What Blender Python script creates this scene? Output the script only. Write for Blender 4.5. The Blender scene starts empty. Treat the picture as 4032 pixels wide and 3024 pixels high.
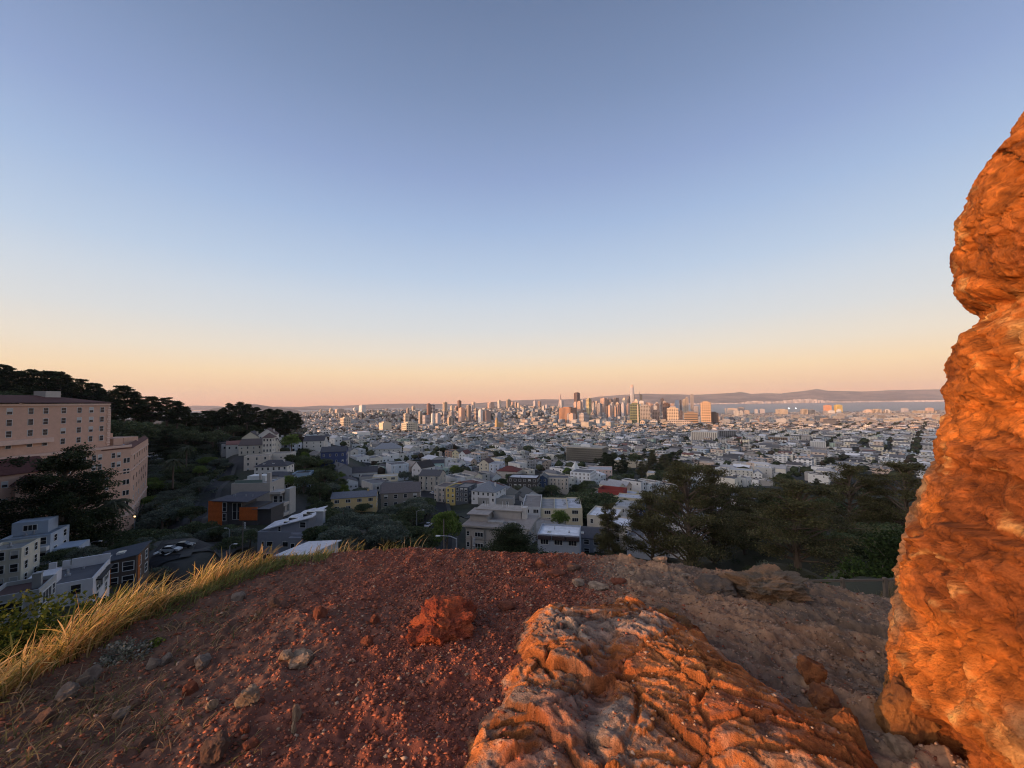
import bpy, math, random
import numpy as np
from mathutils import Vector, Matrix, Euler
R = math.radians
SC = bpy.context.scene
COL = SC.collection
# ------------------------------------------------------------------ camera
HAZE = 3.3e-5
F = 1550.0                      # focal length in pixels of the 4032 px wide photograph
PITCH, ROLL = 2.66, -0.77
cam_data = bpy.data.cameras.new('camera')
cam = bpy.data.objects.new('camera', cam_data); COL.objects.link(cam)
cam_data.sensor_width = 36.0
cam_data.lens = 36.0 * F / 4032.0
cam_data.clip_start, cam_data.clip_end = 0.05, 90000.0
CM = Euler((R(90 + PITCH), 0, 0)).to_matrix() @ Matrix.Rotation(R(ROLL), 3, 'Z')
cam.matrix_world = CM.to_4x4()
SC.camera = cam
SC.view_settings.view_transform = 'Standard'
SC.view_settings.look = 'None'
SC.view_settings.exposure = 0.0
SC.view_settings.gamma = 1.0
try:
    SC.cycles.use_denoising = True
    SC.cycles.denoiser = 'OPENIMAGEDENOISE'
    SC.cycles.denoising_input_passes = 'RGB_ALBEDO_NORMAL'
    SC.cycles.denoising_prefilter = 'ACCURATE'
    SC.cycles.filter_width = 1.1
    SC.cycles.sample_clamp_indirect = 3.0
    SC.cycles.max_bounces = 4
    SC.cycles.diffuse_bounces = 2
    SC.cycles.glossy_bounces = 2
    SC.cycles.transmission_bounces = 3
    SC.cycles.volume_bounces = 0
    SC.cycles.caustics_reflective = False
    SC.cycles.caustics_refractive = False
except Exception:
    pass
# ------------------------------------------------------------------ sun and sky
SUN_AZ, SUN_EL = -117.0, 4.4    # degrees: azimuth from +Y towards +X, elevation
sdir = Vector((math.sin(R(SUN_AZ)) * math.cos(R(SUN_EL)), math.cos(R(SUN_AZ)) * math.cos(R(SUN_EL)), math.sin(R(SUN_EL))))
sun_data = bpy.data.lights.new('sun', 'SUN')
sun_data.energy = 5.0
sun_data.angle = R(0.5)
sun_data.color = (1.0, 0.44, 0.15)
sun = bpy.data.objects.new('sun', sun_data); COL.objects.link(sun)
sun.rotation_euler = sdir.to_track_quat('Z', 'Y').to_euler()

world = bpy.data.worlds.new('World'); SC.world = world
world.use_nodes = True
wt = world.node_tree; wt.nodes.clear()
def N(tree, kind, **kw):
    n = tree.nodes.new(kind)
    for k, v in kw.items():
        setattr(n, k, v)
    return n
def s2l(c):
    return tuple(((x / 255.0) / 12.92 if x / 255.0 <= 0.04045 else ((x / 255.0 + 0.055) / 1.055) ** 2.4) for x in c[:3])
def ramp(tree, stops, interp='LINEAR'):
    r = N(tree, 'ShaderNodeValToRGB'); r.color_ramp.interpolation = interp
    e = r.color_ramp.elements
    while len(e) < len(stops): e.new(0.5)
    for el, (p, c) in zip(e, stops):
        el.position = p; el.color = tuple(c[:3]) + (1.0,)
    return r
GLOW = (5.4, 4.4, 3.7)        # extra radiance of the bright western sky
sky = N(wt, 'ShaderNodeTexSky', sky_type='NISHITA', sun_disc=False)
sky.sun_elevation = R(SUN_EL); sky.sun_rotation = R(SUN_AZ)
sky.altitude = 150; sky.air_density = 1.0; sky.dust_density = 1.5; sky.ozone_density = 2.0
out = N(wt, 'ShaderNodeOutputWorld'); bg = N(wt, 'ShaderNodeBackground')
tcw = N(wt, 'ShaderNodeTexCoord')
sep = N(wt, 'ShaderNodeSeparateXYZ')
wt.links.new(tcw.outputs['Generated'], sep.inputs[0])
SKY = [(0.0, (254, 188, 150)), (0.028, (255, 209, 164)), (0.073, (253, 224, 181)), (0.119, (238, 227, 208)), (0.181, (218, 222, 223)),
       (0.243, (204, 216, 228)), (0.302, (186, 206, 229)), (0.41, (161, 186, 221)), (0.504, (142, 165, 206)), (0.620, (121, 144, 182)),
       (0.724, (104, 126, 162)), (1.0, (84, 104, 142))]
rp = ramp(wt, [(p, s2l(c)) for p, c in SKY])
wt.links.new(sep.outputs['Z'], rp.inputs[0])
# brighter, warmer air around the low sun (behind the camera's left shoulder)
dt = N(wt, 'ShaderNodeVectorMath', operation='DOT_PRODUCT'); dt.inputs[1].default_value = sdir
wt.links.new(tcw.outputs['Generated'], dt.inputs[0])
mx = N(wt, 'ShaderNodeMath', operation='MAXIMUM'); mx.inputs[1].default_value = 0.0
pw = N(wt, 'ShaderNodeMath', operation='POWER'); pw.inputs[1].default_value = 8.0
wt.links.new(dt.outputs['Value'], mx.inputs[0]); wt.links.new(mx.outputs[0], pw.inputs[0])
glow = N(wt, 'ShaderNodeVectorMath', operation='SCALE'); glow.inputs[0].default_value = GLOW
wt.links.new(pw.outputs[0], glow.inputs['Scale'])
skm = N(wt, 'ShaderNodeVectorMath', operation='SCALE'); skm.inputs['Scale'].default_value = 0.006
wt.links.new(sky.outputs[0], skm.inputs[0])
a1 = N(wt, 'ShaderNodeVectorMath', operation='ADD'); a2 = N(wt, 'ShaderNodeVectorMath', operation='ADD')
wt.links.new(rp.outputs[0], a1.inputs[0]); wt.links.new(glow.outputs[0], a1.inputs[1])
wt.links.new(a1.outputs[0], a2.inputs[0]); wt.links.new(skm.outputs[0], a2.inputs[1])
bg.inputs['Strength'].default_value = 1.0
wt.links.new(a2.outputs[0], bg.inputs['Color'])
wt.links.new(bg.outputs[0], out.inputs['Surface'])
# ------------------------------------------------------------------ projection helpers
def ray(u, v):
    d = CM @ Vector(((u - 2016.0) / F, -(v - 1512.0) / F, -1.0))
    return d
def P(u, v, D):
    """world point seen at photograph pixel (u, v) at forward depth D metres"""
    d = ray(u, v); return d * (D / d.y)
CMi = CM.transposed()
def proj(x, y, z):
    c = CMi @ Vector((x, y, z))
    if c.z >= -1e-3: return (-9999, -9999)
    return (2016 + F * c.x / -c.z, 1512 - F * c.y / -c.z)
# ------------------------------------------------------------------ numpy noise
def _h(ix, iy, iz, seed):
    n = (ix.astype(np.int64) * 374761393 + iy.astype(np.int64) * 668265263 + iz.astype(np.int64) * 2147483647 + seed * 1442695041) & 0xFFFFFFFF
    n = ((n ^ (n >> 13)) * 1274126177) & 0xFFFFFFFF
    n = ((n ^ (n >> 16)) * 2246822519) & 0xFFFFFFFF
    return ((n ^ (n >> 15)) & 0xFFFFFF) / float(0xFFFFFF)
def vnoise(x, y, z=None, seed=0):
    x = np.asarray(x, float); y = np.asarray(y, float)
    z = np.zeros_like(x) if z is None else np.asarray(z, float)
    x0, y0, z0 = np.floor(x), np.floor(y), np.floor(z)
    fx, fy, fz = x - x0, y - y0, z - z0
    fx = fx * fx * fx * (fx * (fx * 6 - 15) + 10); fy = fy * fy * fy * (fy * (fy * 6 - 15) + 10); fz = fz * fz * fz * (fz * (fz * 6 - 15) + 10)
    r = 0
    for dx in (0, 1):
        for dy in (0, 1):
            for dz in (0, 1):
                w = (fx if dx else 1 - fx) * (fy if dy else 1 - fy) * (fz if dz else 1 - fz)
                r = r + w * _h(x0 + dx, y0 + dy, z0 + dz, seed)
    return r * 2 - 1
def fbm(x, y, z=None, oct=5, seed=0, gain=0.5, lac=2.03):
    a, r, s = 1.0, 0, 0
    for o in range(oct):
        r = r + a * vnoise(x, y, z, seed + o * 17); s += a
        x = x * lac + 3.1; y = y * lac - 1.7; z = None if z is None else z * lac + 5.3
        a *= gain
    return r / s
def ridged(x, y, z=None, oct=5, seed=0, gain=0.5, lac=2.1):
    a, r, s = 1.0, 0, 0
    for o in range(oct):
        n = 1 - np.abs(vnoise(x, y, z, seed + o * 13)); r = r + a * n * n; s += a
        x = x * lac + 3.1; y = y * lac - 1.7; z = None if z is None else z * lac + 5.3
        a *= gain
    return r / s
def voro(x, y, seed=0):
    """distance to nearest and second nearest feature point, id"""
    x0, y0 = np.floor(x), np.floor(y)
    d1 = np.full_like(x, 9.0); d2 = np.full_like(x, 9.0); idv = np.zeros_like(x)
    for i in (-1, 0, 1):
        for j in (-1, 0, 1):
            cx, cy = x0 + i, y0 + j
            px = cx + _h(cx, cy, cx * 0, seed); py = cy + _h(cx, cy, cx * 0, seed + 7)
            d = np.hypot(px - x, py - y)
            hid = _h(cx, cy, cx * 0, seed + 3)
            c = d < d1
            d2 = np.where(c, d1, np.minimum(d2, d)); idv = np.where(c, hid, idv); d1 = np.where(c, d, d1)
    return d1, d2, idv
def blocks(s, t, seed=0):
    """angular fracture blocks: returns (random level, random tilt height, crack closeness 0..1)"""
    x0, y0 = np.floor(s), np.floor(t)
    d1 = np.full_like(s, 9.0); d2 = np.full_like(s, 9.0); lv = np.zeros_like(s); tl = np.zeros_like(s)
    for i in (-1, 0, 1):
        for j in (-1, 0, 1):
            cx, cy = x0 + i, y0 + j; zz = cx * 0
            px = cx + _h(cx, cy, zz, seed); py = cy + _h(cx, cy, zz, seed + 7)
            dx, dy = s - px, t - py; d = np.abs(dx) * 0.6 + np.abs(dy) * 0.6 + 0.55 * np.hypot(dx, dy)
            c = d < d1
            d2 = np.where(c, d1, np.minimum(d2, d))
            lv = np.where(c, _h(cx, cy, zz, seed + 3), lv)
            tl = np.where(c, dx * (_h(cx, cy, zz, seed + 4) * 2 - 1) + dy * (_h(cx, cy, zz, seed + 5) * 2 - 1), tl)
            d1 = np.where(c, d, d1)
    return lv - 0.5, tl, np.clip(1 - (d2 - d1) / 0.06, 0, 1)
def sstep(a, b, x):
    t = np.clip((x - a) / (b - a), 0, 1); return t * t * (3 - 2 * t)
# ------------------------------------------------------------------ materials
MATS = {}
def mat(name, col, rough=0.85, var=0.12, scale=3.0, bump=0.0, bscale=None, spec=0.25, metal=0.0, src=None, second=None, dist=0.02, coord='Object', stripes=None, trans=0.0):
    """procedural Principled material; src 'obj' takes the object's colour, 'attr' the Col attribute"""
    if name in MATS: return MATS[name]
    m = bpy.data.materials.new(name); m.use_nodes = True
    t = m.node_tree; b = t.nodes['Principled BSDF']; L = t.links.new
    tc = N(t, 'ShaderNodeTexCoord')
    nz = N(t, 'ShaderNodeTexNoise'); nz.inputs['Scale'].default_value = scale; nz.inputs['Detail'].default_value = 5
    nz.inputs['Roughness'].default_value = 0.65
    L(tc.outputs[coord], nz.inputs['Vector'])
    if src == 'obj':
        oi = N(t, 'ShaderNodeObjectInfo'); base = oi.outputs['Color']
    elif src == 'attr':
        at = N(t, 'ShaderNodeAttribute'); at.attribute_name = 'Col'; base = at.outputs['Color']
    else:
        rg = N(t, 'ShaderNodeRGB'); rg.outputs[0].default_value = tuple(col[:3]) + (1,); base = rg.outputs[0]
    if second is not None:
        mx = N(t, 'ShaderNodeMixRGB'); mx.inputs[2].default_value = tuple(second[:3]) + (1,)
        cr = ramp(t, [(0.42, (0, 0, 0)), (0.6, (1, 1, 1))]); L(nz.outputs['Fac'], cr.inputs[0]); L(cr.outputs[0], mx.inputs[0])
        L(base, mx.inputs[1]); base = mx.outputs[0]
    if stripes:
        # dark glazing between spandrels: (storey height, share of glass, bay width, share of glass, glass colour)
        sh, gs, bw, bs, gc = stripes
        sp = N(t, 'ShaderNodeSeparateXYZ'); L(tc.outputs['Object'], sp.inputs[0])
        def band(sock, per, share):
            a = N(t, 'ShaderNodeMath', operation='DIVIDE'); a.inputs[1].default_value = per; L(sock, a.inputs[0])
            f = N(t, 'ShaderNodeMath', operation='FRACT'); L(a.outputs[0], f.inputs[0])
            g = N(t, 'ShaderNodeMath', operation='LESS_THAN'); g.inputs[1].default_value = share; L(f.outputs[0], g.inputs[0])
            return g.outputs[0]
        ad = N(t, 'ShaderNodeMath', operation='ADD'); L(sp.outputs['X'], ad.inputs[0]); L(sp.outputs['Y'], ad.inputs[1])
        k = N(t, 'ShaderNodeMath', operation='MULTIPLY'); L(band(sp.outputs['Z'], sh, gs), k.inputs[0]); L(band(ad.outputs[0], bw, bs), k.inputs[1])
        mx = N(t, 'ShaderNodeMixRGB'); mx.inputs[2].default_value = tuple(gc[:3]) + (1,)
        L(k.outputs[0], mx.inputs[0]); L(base, mx.inputs[1]); base = mx.outputs[0]
        rr = N(t, 'ShaderNodeMapRange'); rr.inputs['To Min'].default_value = rough; rr.inputs['To Max'].default_value = 0.25
        L(k.outputs[0], rr.inputs['Value']); L(rr.outputs[0], b.inputs['Roughness'])
    if var:
        mr = N(t, 'ShaderNodeMapRange'); mr.inputs['From Min'].default_value = 0.25; mr.inputs['From Max'].default_value = 0.75
        mr.inputs['To Min'].default_value = 1 - var; mr.inputs['To Max'].default_value = 1 + var
        L(nz.outputs['Fac'], mr.inputs['Value'])
        vm = N(t, 'ShaderNodeVectorMath', operation='SCALE'); L(base, vm.inputs[0]); L(mr.outputs[0], vm.inputs['Scale']); base = vm.outputs[0]
    L(base, b.inputs['Base Color'])
    if not stripes: b.inputs['Roughness'].default_value = rough
    b.inputs['Metallic'].default_value = metal
    b.inputs['Specular IOR Level'].default_value = spec
    if trans:
        tl = N(t, 'ShaderNodeBsdfTranslucent'); L(base, tl.inputs['Color'])
        ms = N(t, 'ShaderNodeMixShader'); ms.inputs[0].default_value = trans
        L(b.outputs[0], ms.inputs[1]); L(tl.outputs[0], ms.inputs[2])
        L(ms.outputs[0], t.nodes['Material Output'].inputs['Surface'])
    if bump:
        n2 = N(t, 'ShaderNodeTexNoise'); n2.inputs['Scale'].default_value = bscale or scale * 4; n2.inputs['Detail'].default_value = 8
        n2.inputs['Roughness'].default_value = 0.7
        L(tc.outputs[coord], n2.inputs['Vector'])
        bp = N(t, 'ShaderNodeBump'); bp.inputs['Strength'].default_value = bump; bp.inputs['Distance'].default_value = dist
        L(n2.outputs['Fac'], bp.inputs['Height']); L(bp.outputs[0], b.inputs['Normal'])
    MATS[name] = m; return m
# ------------------------------------------------------------------ mesh helpers
class MB:
    def __init__(s): s.v = []; s.f = []; s.m = []; s.c = []
    def add(s, vs, fs, mi=0, col=None):
        o = len(s.v); s.v.extend([tuple(p) for p in vs]); s.f.extend([tuple(i + o for i in f) for f in fs]); s.m.extend([mi] * len(fs)); s.c.extend([col] * len(fs))
    def box(s, x0, x1, y0, y1, z0, z1, mi=0, col=None, top=None, bottom=False):
        vs = [(x0, y0, z0), (x1, y0, z0), (x1, y1, z0), (x0, y1, z0), (x0, y0, z1), (x1, y0, z1), (x1, y1, z1), (x0, y1, z1)]
        fs = [(0, 1, 5, 4), (1, 2, 6, 5), (2, 3, 7, 6), (3, 0, 4, 7)]
        if bottom: fs.append((3, 2, 1, 0))
        s.add(vs, fs, mi, col); o = len(s.v) - 8
        s.f.append((o + 4, o + 5, o + 6, o + 7)); s.m.append(mi if top is None else top); s.c.append(col)
    def prism(s, pts, z0, z1, mi=0, cap=True):
        n = len(pts)
        s.add([(x, y, z0) for x, y in pts] + [(x, y, z1) for x, y in pts], [(i, (i + 1) % n, (i + 1) % n + n, i + n) for i in range(n)] + ([tuple(range(n, 2 * n))] if cap else []), mi)
    def tube(s, pts, rad, n=7, mi=0, cap=True):
        rings = []
        for i, p in enumerate(pts):
            p = Vector(p); a = Vector(pts[max(i - 1, 0)]); b = Vector(pts[min(i + 1, len(pts) - 1)])
            t = (b - a).normalized() if (b - a).length > 1e-9 else Vector((0, 0, 1))
            u = t.cross(Vector((0.31, 0.87, 0.37))).normalized(); w = t.cross(u)
            r = rad[i] if hasattr(rad, '__len__') else rad
            rings.append([p + (u * math.cos(2 * math.pi * k / n) + w * math.sin(2 * math.pi * k / n)) * r for k in range(n)])
        vs = [q for rg in rings for q in rg]
        fs = [(i * n + k, i * n + (k + 1) % n, (i + 1) * n + (k + 1) % n, (i + 1) * n + k) for i in range(len(pts) - 1) for k in range(n)]
        if cap: fs += [tuple(range(n - 1, -1, -1)), tuple((len(pts) - 1) * n + k for k in range(n))]
        s.add(vs, fs, mi)
    def mesh(s, name, mats):
        me = bpy.data.meshes.new(name); me.from_pydata(s.v, [], s.f)
        for m in mats: me.materials.append(m)
        if len(mats) > 1: me.polygons.foreach_set('material_index', s.m)
        if any(c is not None for c in s.c):
            at = me.color_attributes.new('Col', 'FLOAT_COLOR', 'CORNER')
            arr = np.repeat(np.array([(c or (0.5, 0.5, 0.5)) for c in s.c], float), [len(f) for f in s.f], axis=0)
            at.data.foreach_set('color', np.hstack([arr, np.ones((len(arr), 1))]).ravel())
        me.update(); return me
    def obj(s, name, mats, parent=None, loc=(0, 0, 0), rz=0.0, color=None):
        return link(name, s.mesh(name, mats if isinstance(mats, (list, tuple)) else [mats]), parent, loc, rz, color)
def link(name, me, parent=None, loc=(0, 0, 0), rz=0.0, color=None):
    o = bpy.data.objects.new(name, me); COL.objects.link(o); o.location = loc; o.rotation_euler = (0, 0, rz)
    if parent is not None: o.parent = parent
    if color is not None: o.color = tuple(color[:3]) + (1,)
    return o
def grid_mesh(name, X, Y, Z, m, col=None, smooth=True):
    ny, nx = X.shape
    me = bpy.data.meshes.new(name)
    co = np.stack([X, Y, Z], -1).reshape(-1, 3).astype(np.float32)
    idx = np.arange(nx * ny).reshape(ny, nx)
    q = np.stack([idx[:-1, :-1], idx[:-1, 1:], idx[1:, 1:], idx[1:, :-1]], -1).reshape(-1, 4)
    fast_mesh(me, co, q, smooth)
    if m: me.materials.append(m)
    if col is not None: vcol(me, col.reshape(-1, 3))
    return me
def fast_mesh(me, co, q, smooth=False):
    k = q.shape[1]
    me.vertices.add(len(co)); me.vertices.foreach_set('co', np.asarray(co, np.float32).ravel())
    me.loops.add(q.size); me.loops.foreach_set('vertex_index', q.ravel().astype(np.int32))
    me.polygons.add(len(q)); me.polygons.foreach_set('loop_start', np.arange(0, q.size, k, dtype=np.int32))
    me.polygons.foreach_set('loop_total', np.full(len(q), k, np.int32))
    if smooth: me.polygons.foreach_set('use_smooth', np.ones(len(q), bool))
    me.update(calc_edges=True)
def vcol(me, col):
    at = me.color_attributes.new('Col', 'FLOAT_COLOR', 'POINT')
    at.data.foreach_set('color', np.hstack([col, np.ones((len(col), 1))]).astype(np.float32).ravel())
def tag(o, label=None, cat=None, group=None, kind=None):
    if label: o['label'] = label
    if cat: o['category'] = cat
    if group: o['group'] = group
    if kind: o['kind'] = kind
    return o
def thing(name, label, cat, loc=(0, 0, 0), rz=0.0, group=None):
    o = bpy.data.objects.new(name, None); COL.objects.link(o); o.location = loc; o.rotation_euler = (0, 0, rz); o.empty_display_size = 0.3
    return tag(o, label, cat, group)
# ------------------------------------------------------------------ the macro terrain
ANCH = []                       # (ln r, azimuth deg * weight, z)
def an(u, v, D):
    p = P(u, v, D); ANCH.append((p.x, p.y, p.z))
for a in [(60,2430,60),(300,2420,62),(150,2260,85),(470,2300,80),(520,2110,165),(300,2150,130),(585,1975,215),(880,2065,150),(1000,2020,175),(1120,2212,120),(1010,2214,114),(1230,2222,114),(1120,2235,106),
          (1180,1925,210),(1060,1880,235),(1030,1850,250),(990,1790,280),(1310,1828,300),(1390,2015,200),(1570,2000,215),(1370,1932,260),
          (1510,1915,270),(1440,1882,300),(1570,1882,330),(1690,1932,280),(1750,1978,240),(1900,1972,235),(1520,1795,420),(1900,2190,140),
          (2150,2085,185),(2180,2195,125),(2350,2160,138),(2430,1992,260),(2290,1915,330),(2380,1892,370),(2060,1942,290),(2280,1826,600),
          (2500,2055,190),(2770,1740,1100),(2590,1897,400),(2950,1900,420),(3230,1773,950),(3560,1850,560),(700,2190,100),(760,2010,190),(860,1900,230),
          (3110,2262,36),(2750,2300,45),(3400,2300,24),(3300,2180,60),(3500,2020,180),(3000,2000,200),(650,1900,240),(800,1850,260),(720,1760,300),
          (3500,2150,80),(1650,2080,160),(1400,2130,120),(1500,2090,150),(2700,1780,750),(3000,1800,650),(1650,1800,420),(1900,1830,430),
          (2050,1800,560),(1200,1800,340),(3400,1790,800),(3700,1850,500)]: an(*a)
def ank(k, D, z): ANCH.append((k * D, D, z))
for k in (-0.55, -0.25, 0.0, 0.3, 0.6, 0.9, 1.3):
    ank(k, 900, -100 if k > -0.2 else -92); ank(k, 1500, -116 if k > -0.3 else -104); ank(k, 2400, -134 if k > -0.3 else -104)
for k in (0.25, 0.4, 0.6, 0.9, 1.3): ank(k, 3300, -148); ank(k, 4100, -153)
for k, D, z in [(-0.5,3000,-78),(-0.42,3300,-64),(-0.3,3200,-62),(-0.2,3300,-72),(-0.1,3300,-70),(0.0,3500,-62),(0.08,3600,-66),(0.15,3700,-90),
                (-0.5,4600,-130),(-0.3,4600,-110),(-0.1,4800,-90),(0.1,5000,-110),(-0.3,1900,-118),(-0.1,2000,-124),(-0.5,1900,-112),(-0.62,1500,-90)]: ank(k, D, z)
for k in (-0.95, -0.75, -0.55, -0.35, -0.15, 0.1): ank(k, 66, -35.5); ank(k, 88, -42.0)
# the wooded hill on the left
for k, D, z in [(-1.45,240,8),(-1.2,262,2),(-1.04,285,-17),(-0.9,315,-24),(-0.78,345,-27),(-0.62,385,-32),(-0.52,430,-42),(-1.2,210,-30),(-1.0,225,-38),(-0.45,520,-66),
                (-1.3,130,-55),(-1.3,90,-42),(-0.9,600,-50),(-1.2,600,-30),(-1.0,1200,-70)]: ank(k, D, z)
for k in (-1.3, -0.9, -0.5, 0, 0.4, 0.75): ank(k, 24, -15.0); ank(k, 45, -27.0)
for k, D, z in [(1.05, 18, -8.6), (0.9, 18, -8.6), (1.2, 40, -16), (1.3, 100, -42)]: ank(k, D, z)
A = np.array(ANCH); Ar = np.log(np.hypot(A[:, 0], A[:, 1])); Aa = np.degrees(np.arctan2(A[:, 0], A[:, 1])) / 14.0; Az = A[:, 2]
for a0 in list(range(-180, -60, 20)) + list(range(70, 180, 20)):
    for r, z in ((20, -13), (60, -26), (200, -50), (700, -90), (2500, -150)):
        Ar = np.append(Ar, math.log(r)); Aa = np.append(Aa, a0 / 14.0); Az = np.append(Az, z)
def T(x, y):
    x = np.atleast_1d(np.asarray(x, float)); y = np.atleast_1d(np.asarray(y, float))
    shp = x.shape; x = x.ravel(); y = y.ravel(); res = np.empty(len(x))
    for i in range(0, len(x), 20000):
        xs, ys = x[i:i + 20000], y[i:i + 20000]
        r = np.hypot(xs, ys) + 1e-6; lr = np.log(r); az = np.degrees(np.arctan2(xs, ys)) / 14.0
        d2 = ((lr[:, None] - Ar[None]) * 2.6) ** 2 + (az[:, None] - Aa[None]) ** 2 + 0.012
        w = d2 ** -2.9
        res[i:i + 20000] = (w * Az[None]).sum(1) / w.sum(1)
    # unseen hills added beside the viewpoint, shaped to keep the sun off the valley
    r = np.hypot(x, y) + 1e-6; azd = np.degrees(np.arctan2(x, y))
    H = np.interp(r, [40, 60, 85, 130, 200, 350, 600, 900, 1200, 1500, 1900, 2400], [0.5, 2.5, 4.0, 11, 30, 50, 58, 46, 22, -10, -50, -110])
    w = sstep(-54.5, -60, azd) * (1 - sstep(-100, -106, azd)) * sstep(24, 36, r) * (r < 2600)
    res = np.where(H > res, res + (H - res) * w, res)
    # shore
    wet = sstep(4180, 4260, y) * sstep(0.36, 0.40, x / np.maximum(y, 1))
    res = res - wet * 12
    return res.reshape(shp)
def Ts(x, y): return float(T(x, y)[0])
def hit(u, v, dmin=18, dmax=5200):
    """walk the view ray of pixel (u, v) down to the terrain"""
    d = ray(u, v); d = d / d.y
    Ds = np.exp(np.linspace(math.log(dmin), math.log(dmax), 700))
    zz = d.z * Ds; g = T(d.x * Ds, Ds)
    i = np.argmax(zz < g)
    if not (zz < g).any(): return None
    D = Ds[i]; return (d.x * D, D, Ts(d.x * D, D))
rr = np.concatenate([np.linspace(9, 60, 40), np.exp(np.linspace(math.log(62), math.log(5600), 230))])
aa = np.radians(np.concatenate([np.linspace(-180, -58, 60)[:-1], np.linspace(-58, 58, 330), np.linspace(58, 180, 30)[1:]]))
RR, AA = np.meshgrid(rr, aa, indexing='ij')
lim_ = np.where(np.cos(AA) < -0.06, 440.0 / np.maximum(-np.cos(AA), 1e-3), 5600.0); RR = np.minimum(RR, lim_ + RR * 1e-3 * 0)
TX, TY = RR * np.sin(AA), RR * np.cos(AA)
TZ = T(TX, TY) + fbm(TX / 30, TY / 30, oct=4, seed=4) * np.clip(RR / 120, 0, 1) * 1.2
g1 = np.clip(fbm(TX / 45, TY / 45, oct=4, seed=9) * 2.2 + 0.55, 0, 1)[..., None]
tcol = np.array([0.028, 0.034, 0.018]) * g1 + np.array([0.042, 0.041, 0.041]) * (1 - g1)
near = sstep(150, 60, RR)[..., None]
tcol = tcol * (1 - near) + np.array([0.05, 0.048, 0.026]) * near
terr = link('terrain', grid_mesh('terrain', TX, TY, TZ, mat('earth_and_scrub', None, src='attr', var=0.35, scale=0.15, bump=0.5, bscale=0.6, dist=0.5), tcol))
tag(terr, kind='structure')
# bay water and the far shore
me = bpy.data.meshes.new('bay_water')
n = 48; ring = [(math.sin(math.pi * (i / n - 0.5)) * 18300, math.cos(math.pi * (i / n - 0.5)) * 18300, -157.0) for i in range(n + 1)]
me.from_pydata(ring + [(0, -300, -157.0)], [], [(i + 1, i, n + 1) for i in range(n)]); me.materials.append(mat('bay_water', (0.035, 0.065, 0.09), rough=0.35, spec=0.5, var=0.15, scale=0.004, bump=0.25, bscale=0.05, dist=1.0))
tag(link('water', me), kind='structure')
def ridge(name, pts, D, depth, base, colr, seed, amp=0.05, back=True):
    """a hill range: skyline pixels pts at depth D, rising from base height"""
    us = np.arange(pts[0][0], pts[-1][0], 5.0); vs = np.interp(us, [p[0] for p in pts], [p[1] for p in pts])
    S = np.array([list(P(u, v, D)) for u, v in zip(us, vs)])
    rows = []; ts = np.concatenate([np.linspace(0, 1, 26), [1.25, 1.6]])
    for t in ts:
        Y = D - depth * (1 - t); k = S[:, 0] / S[:, 1]
        prof = np.clip(t, 0, 1) ** 1.35 if t <= 1 else max(0, 1 - (t - 1) * 1.6)
        nz = fbm(S[:, 0] / 900 + seed, np.full_like(us, t * depth / 900), oct=5, seed=seed)
        nr = ridged(S[:, 0] / 1600 + t * 1.2, np.full_like(us, t * depth / 2600), oct=4, seed=seed + 5) - 0.5
        hgt = (S[:, 2] - base)
        z = base + hgt * prof * (1 + (0.6 * nr + 0.3 * nz) * (1 - t if t < 1 else 0) * 1.2) + 0.012 * hgt * nz
        rows.append(np.stack([k * Y, np.full_like(us, Y), z], -1))
    G = np.stack(rows, 0)
    g = np.clip(fbm(G[..., 0] / 700, G[..., 1] / 700, G[..., 2] / 90, oct=5, seed=seed + 2) * 2 + 0.5, 0, 1)[..., None]
    c = np.array(colr[0]) * g + np.array(colr[1]) * (1 - g)
    o = link(name, grid_mesh(name, G[..., 0], G[..., 1], G[..., 2], mat('far_hill', None, src='attr', var=0.3, scale=0.003), c))
    tag(o, kind='structure'); return G
EB = [(1500,1606),(1700,1603),(1800,1596),(1850,1590),(1900,1586),(2000,1578),(2071,1575),(2135,1572),(2200,1573),(2293,1570),(2330,1566),(2356,1562),(2420,1557),(2470,1554),(2514,1551),
      (2545,1550),(2610,1552),(2671,1552),(2720,1555),(2766,1553),(2850,1549),(2893,1546),(2915,1543),(2935,1546),(2956,1551),(3020,1548),(3080,1550),(3150,1545),(3210,1541),
      (3271,1539),(3340,1540),(3398,1542),(3460,1540),(3525,1538),(3683,1536),(3800,1536),(4100,1532),(4400,1530)]
EBG = ridge('hills', EB, 15500, 2300, -160, ((0.11, 0.105, 0.09), (0.30, 0.23, 0.17)), 3)
ridge('hills', [(3080,1548),(3150,1541),(3185,1537),(3215,1531.5),(3240,1535),(3270,1540),(3330,1543),(3420,1541),(3500,1536.5),(3580,1535),(3700,1533),(3900,1530),(4200,1530)], 17600, 1400, -160, ((0.10, 0.10, 0.09), (0.14, 0.13, 0.11)), 21)
ridge('hills', [(300,1640),(560,1626),(700,1605),(760,1597),(850,1598),(900,1604),(1000,1607),(1090,1601),(1180,1602),(1260,1597),(1340,1598),(1420,1594),(1500,1591),(1600,1589),(1700,1590),(1800,1591),(1950,1588),(2100,1590)], 17600, 1400, -160, ((0.10, 0.10, 0.09), (0.14, 0.13, 0.11)), 31)
ridge('hills', [(560,1640),(720,1632),(800,1620),(840,1608),(880,1603),(940,1593),(985,1591),(1010,1592),(1060,1600),(1110,1606),(1160,1612),(1185,1620),(1260,1636)], 9800, 1500, -158, ((0.05, 0.055, 0.04), (0.12, 0.10, 0.075)), 12)
ridge('hills', [(1080,1625),(1130,1612),(1170,1605),(1190,1607),(1260,1609),(1340,1612),(1450,1607),(1560,1608),(1680,1604),(1760,1606),(1850,1605),(2000,1603)], 14000, 2000, -158, ((0.05, 0.055, 0.04), (0.12, 0.10, 0.075)), 14)
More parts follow.
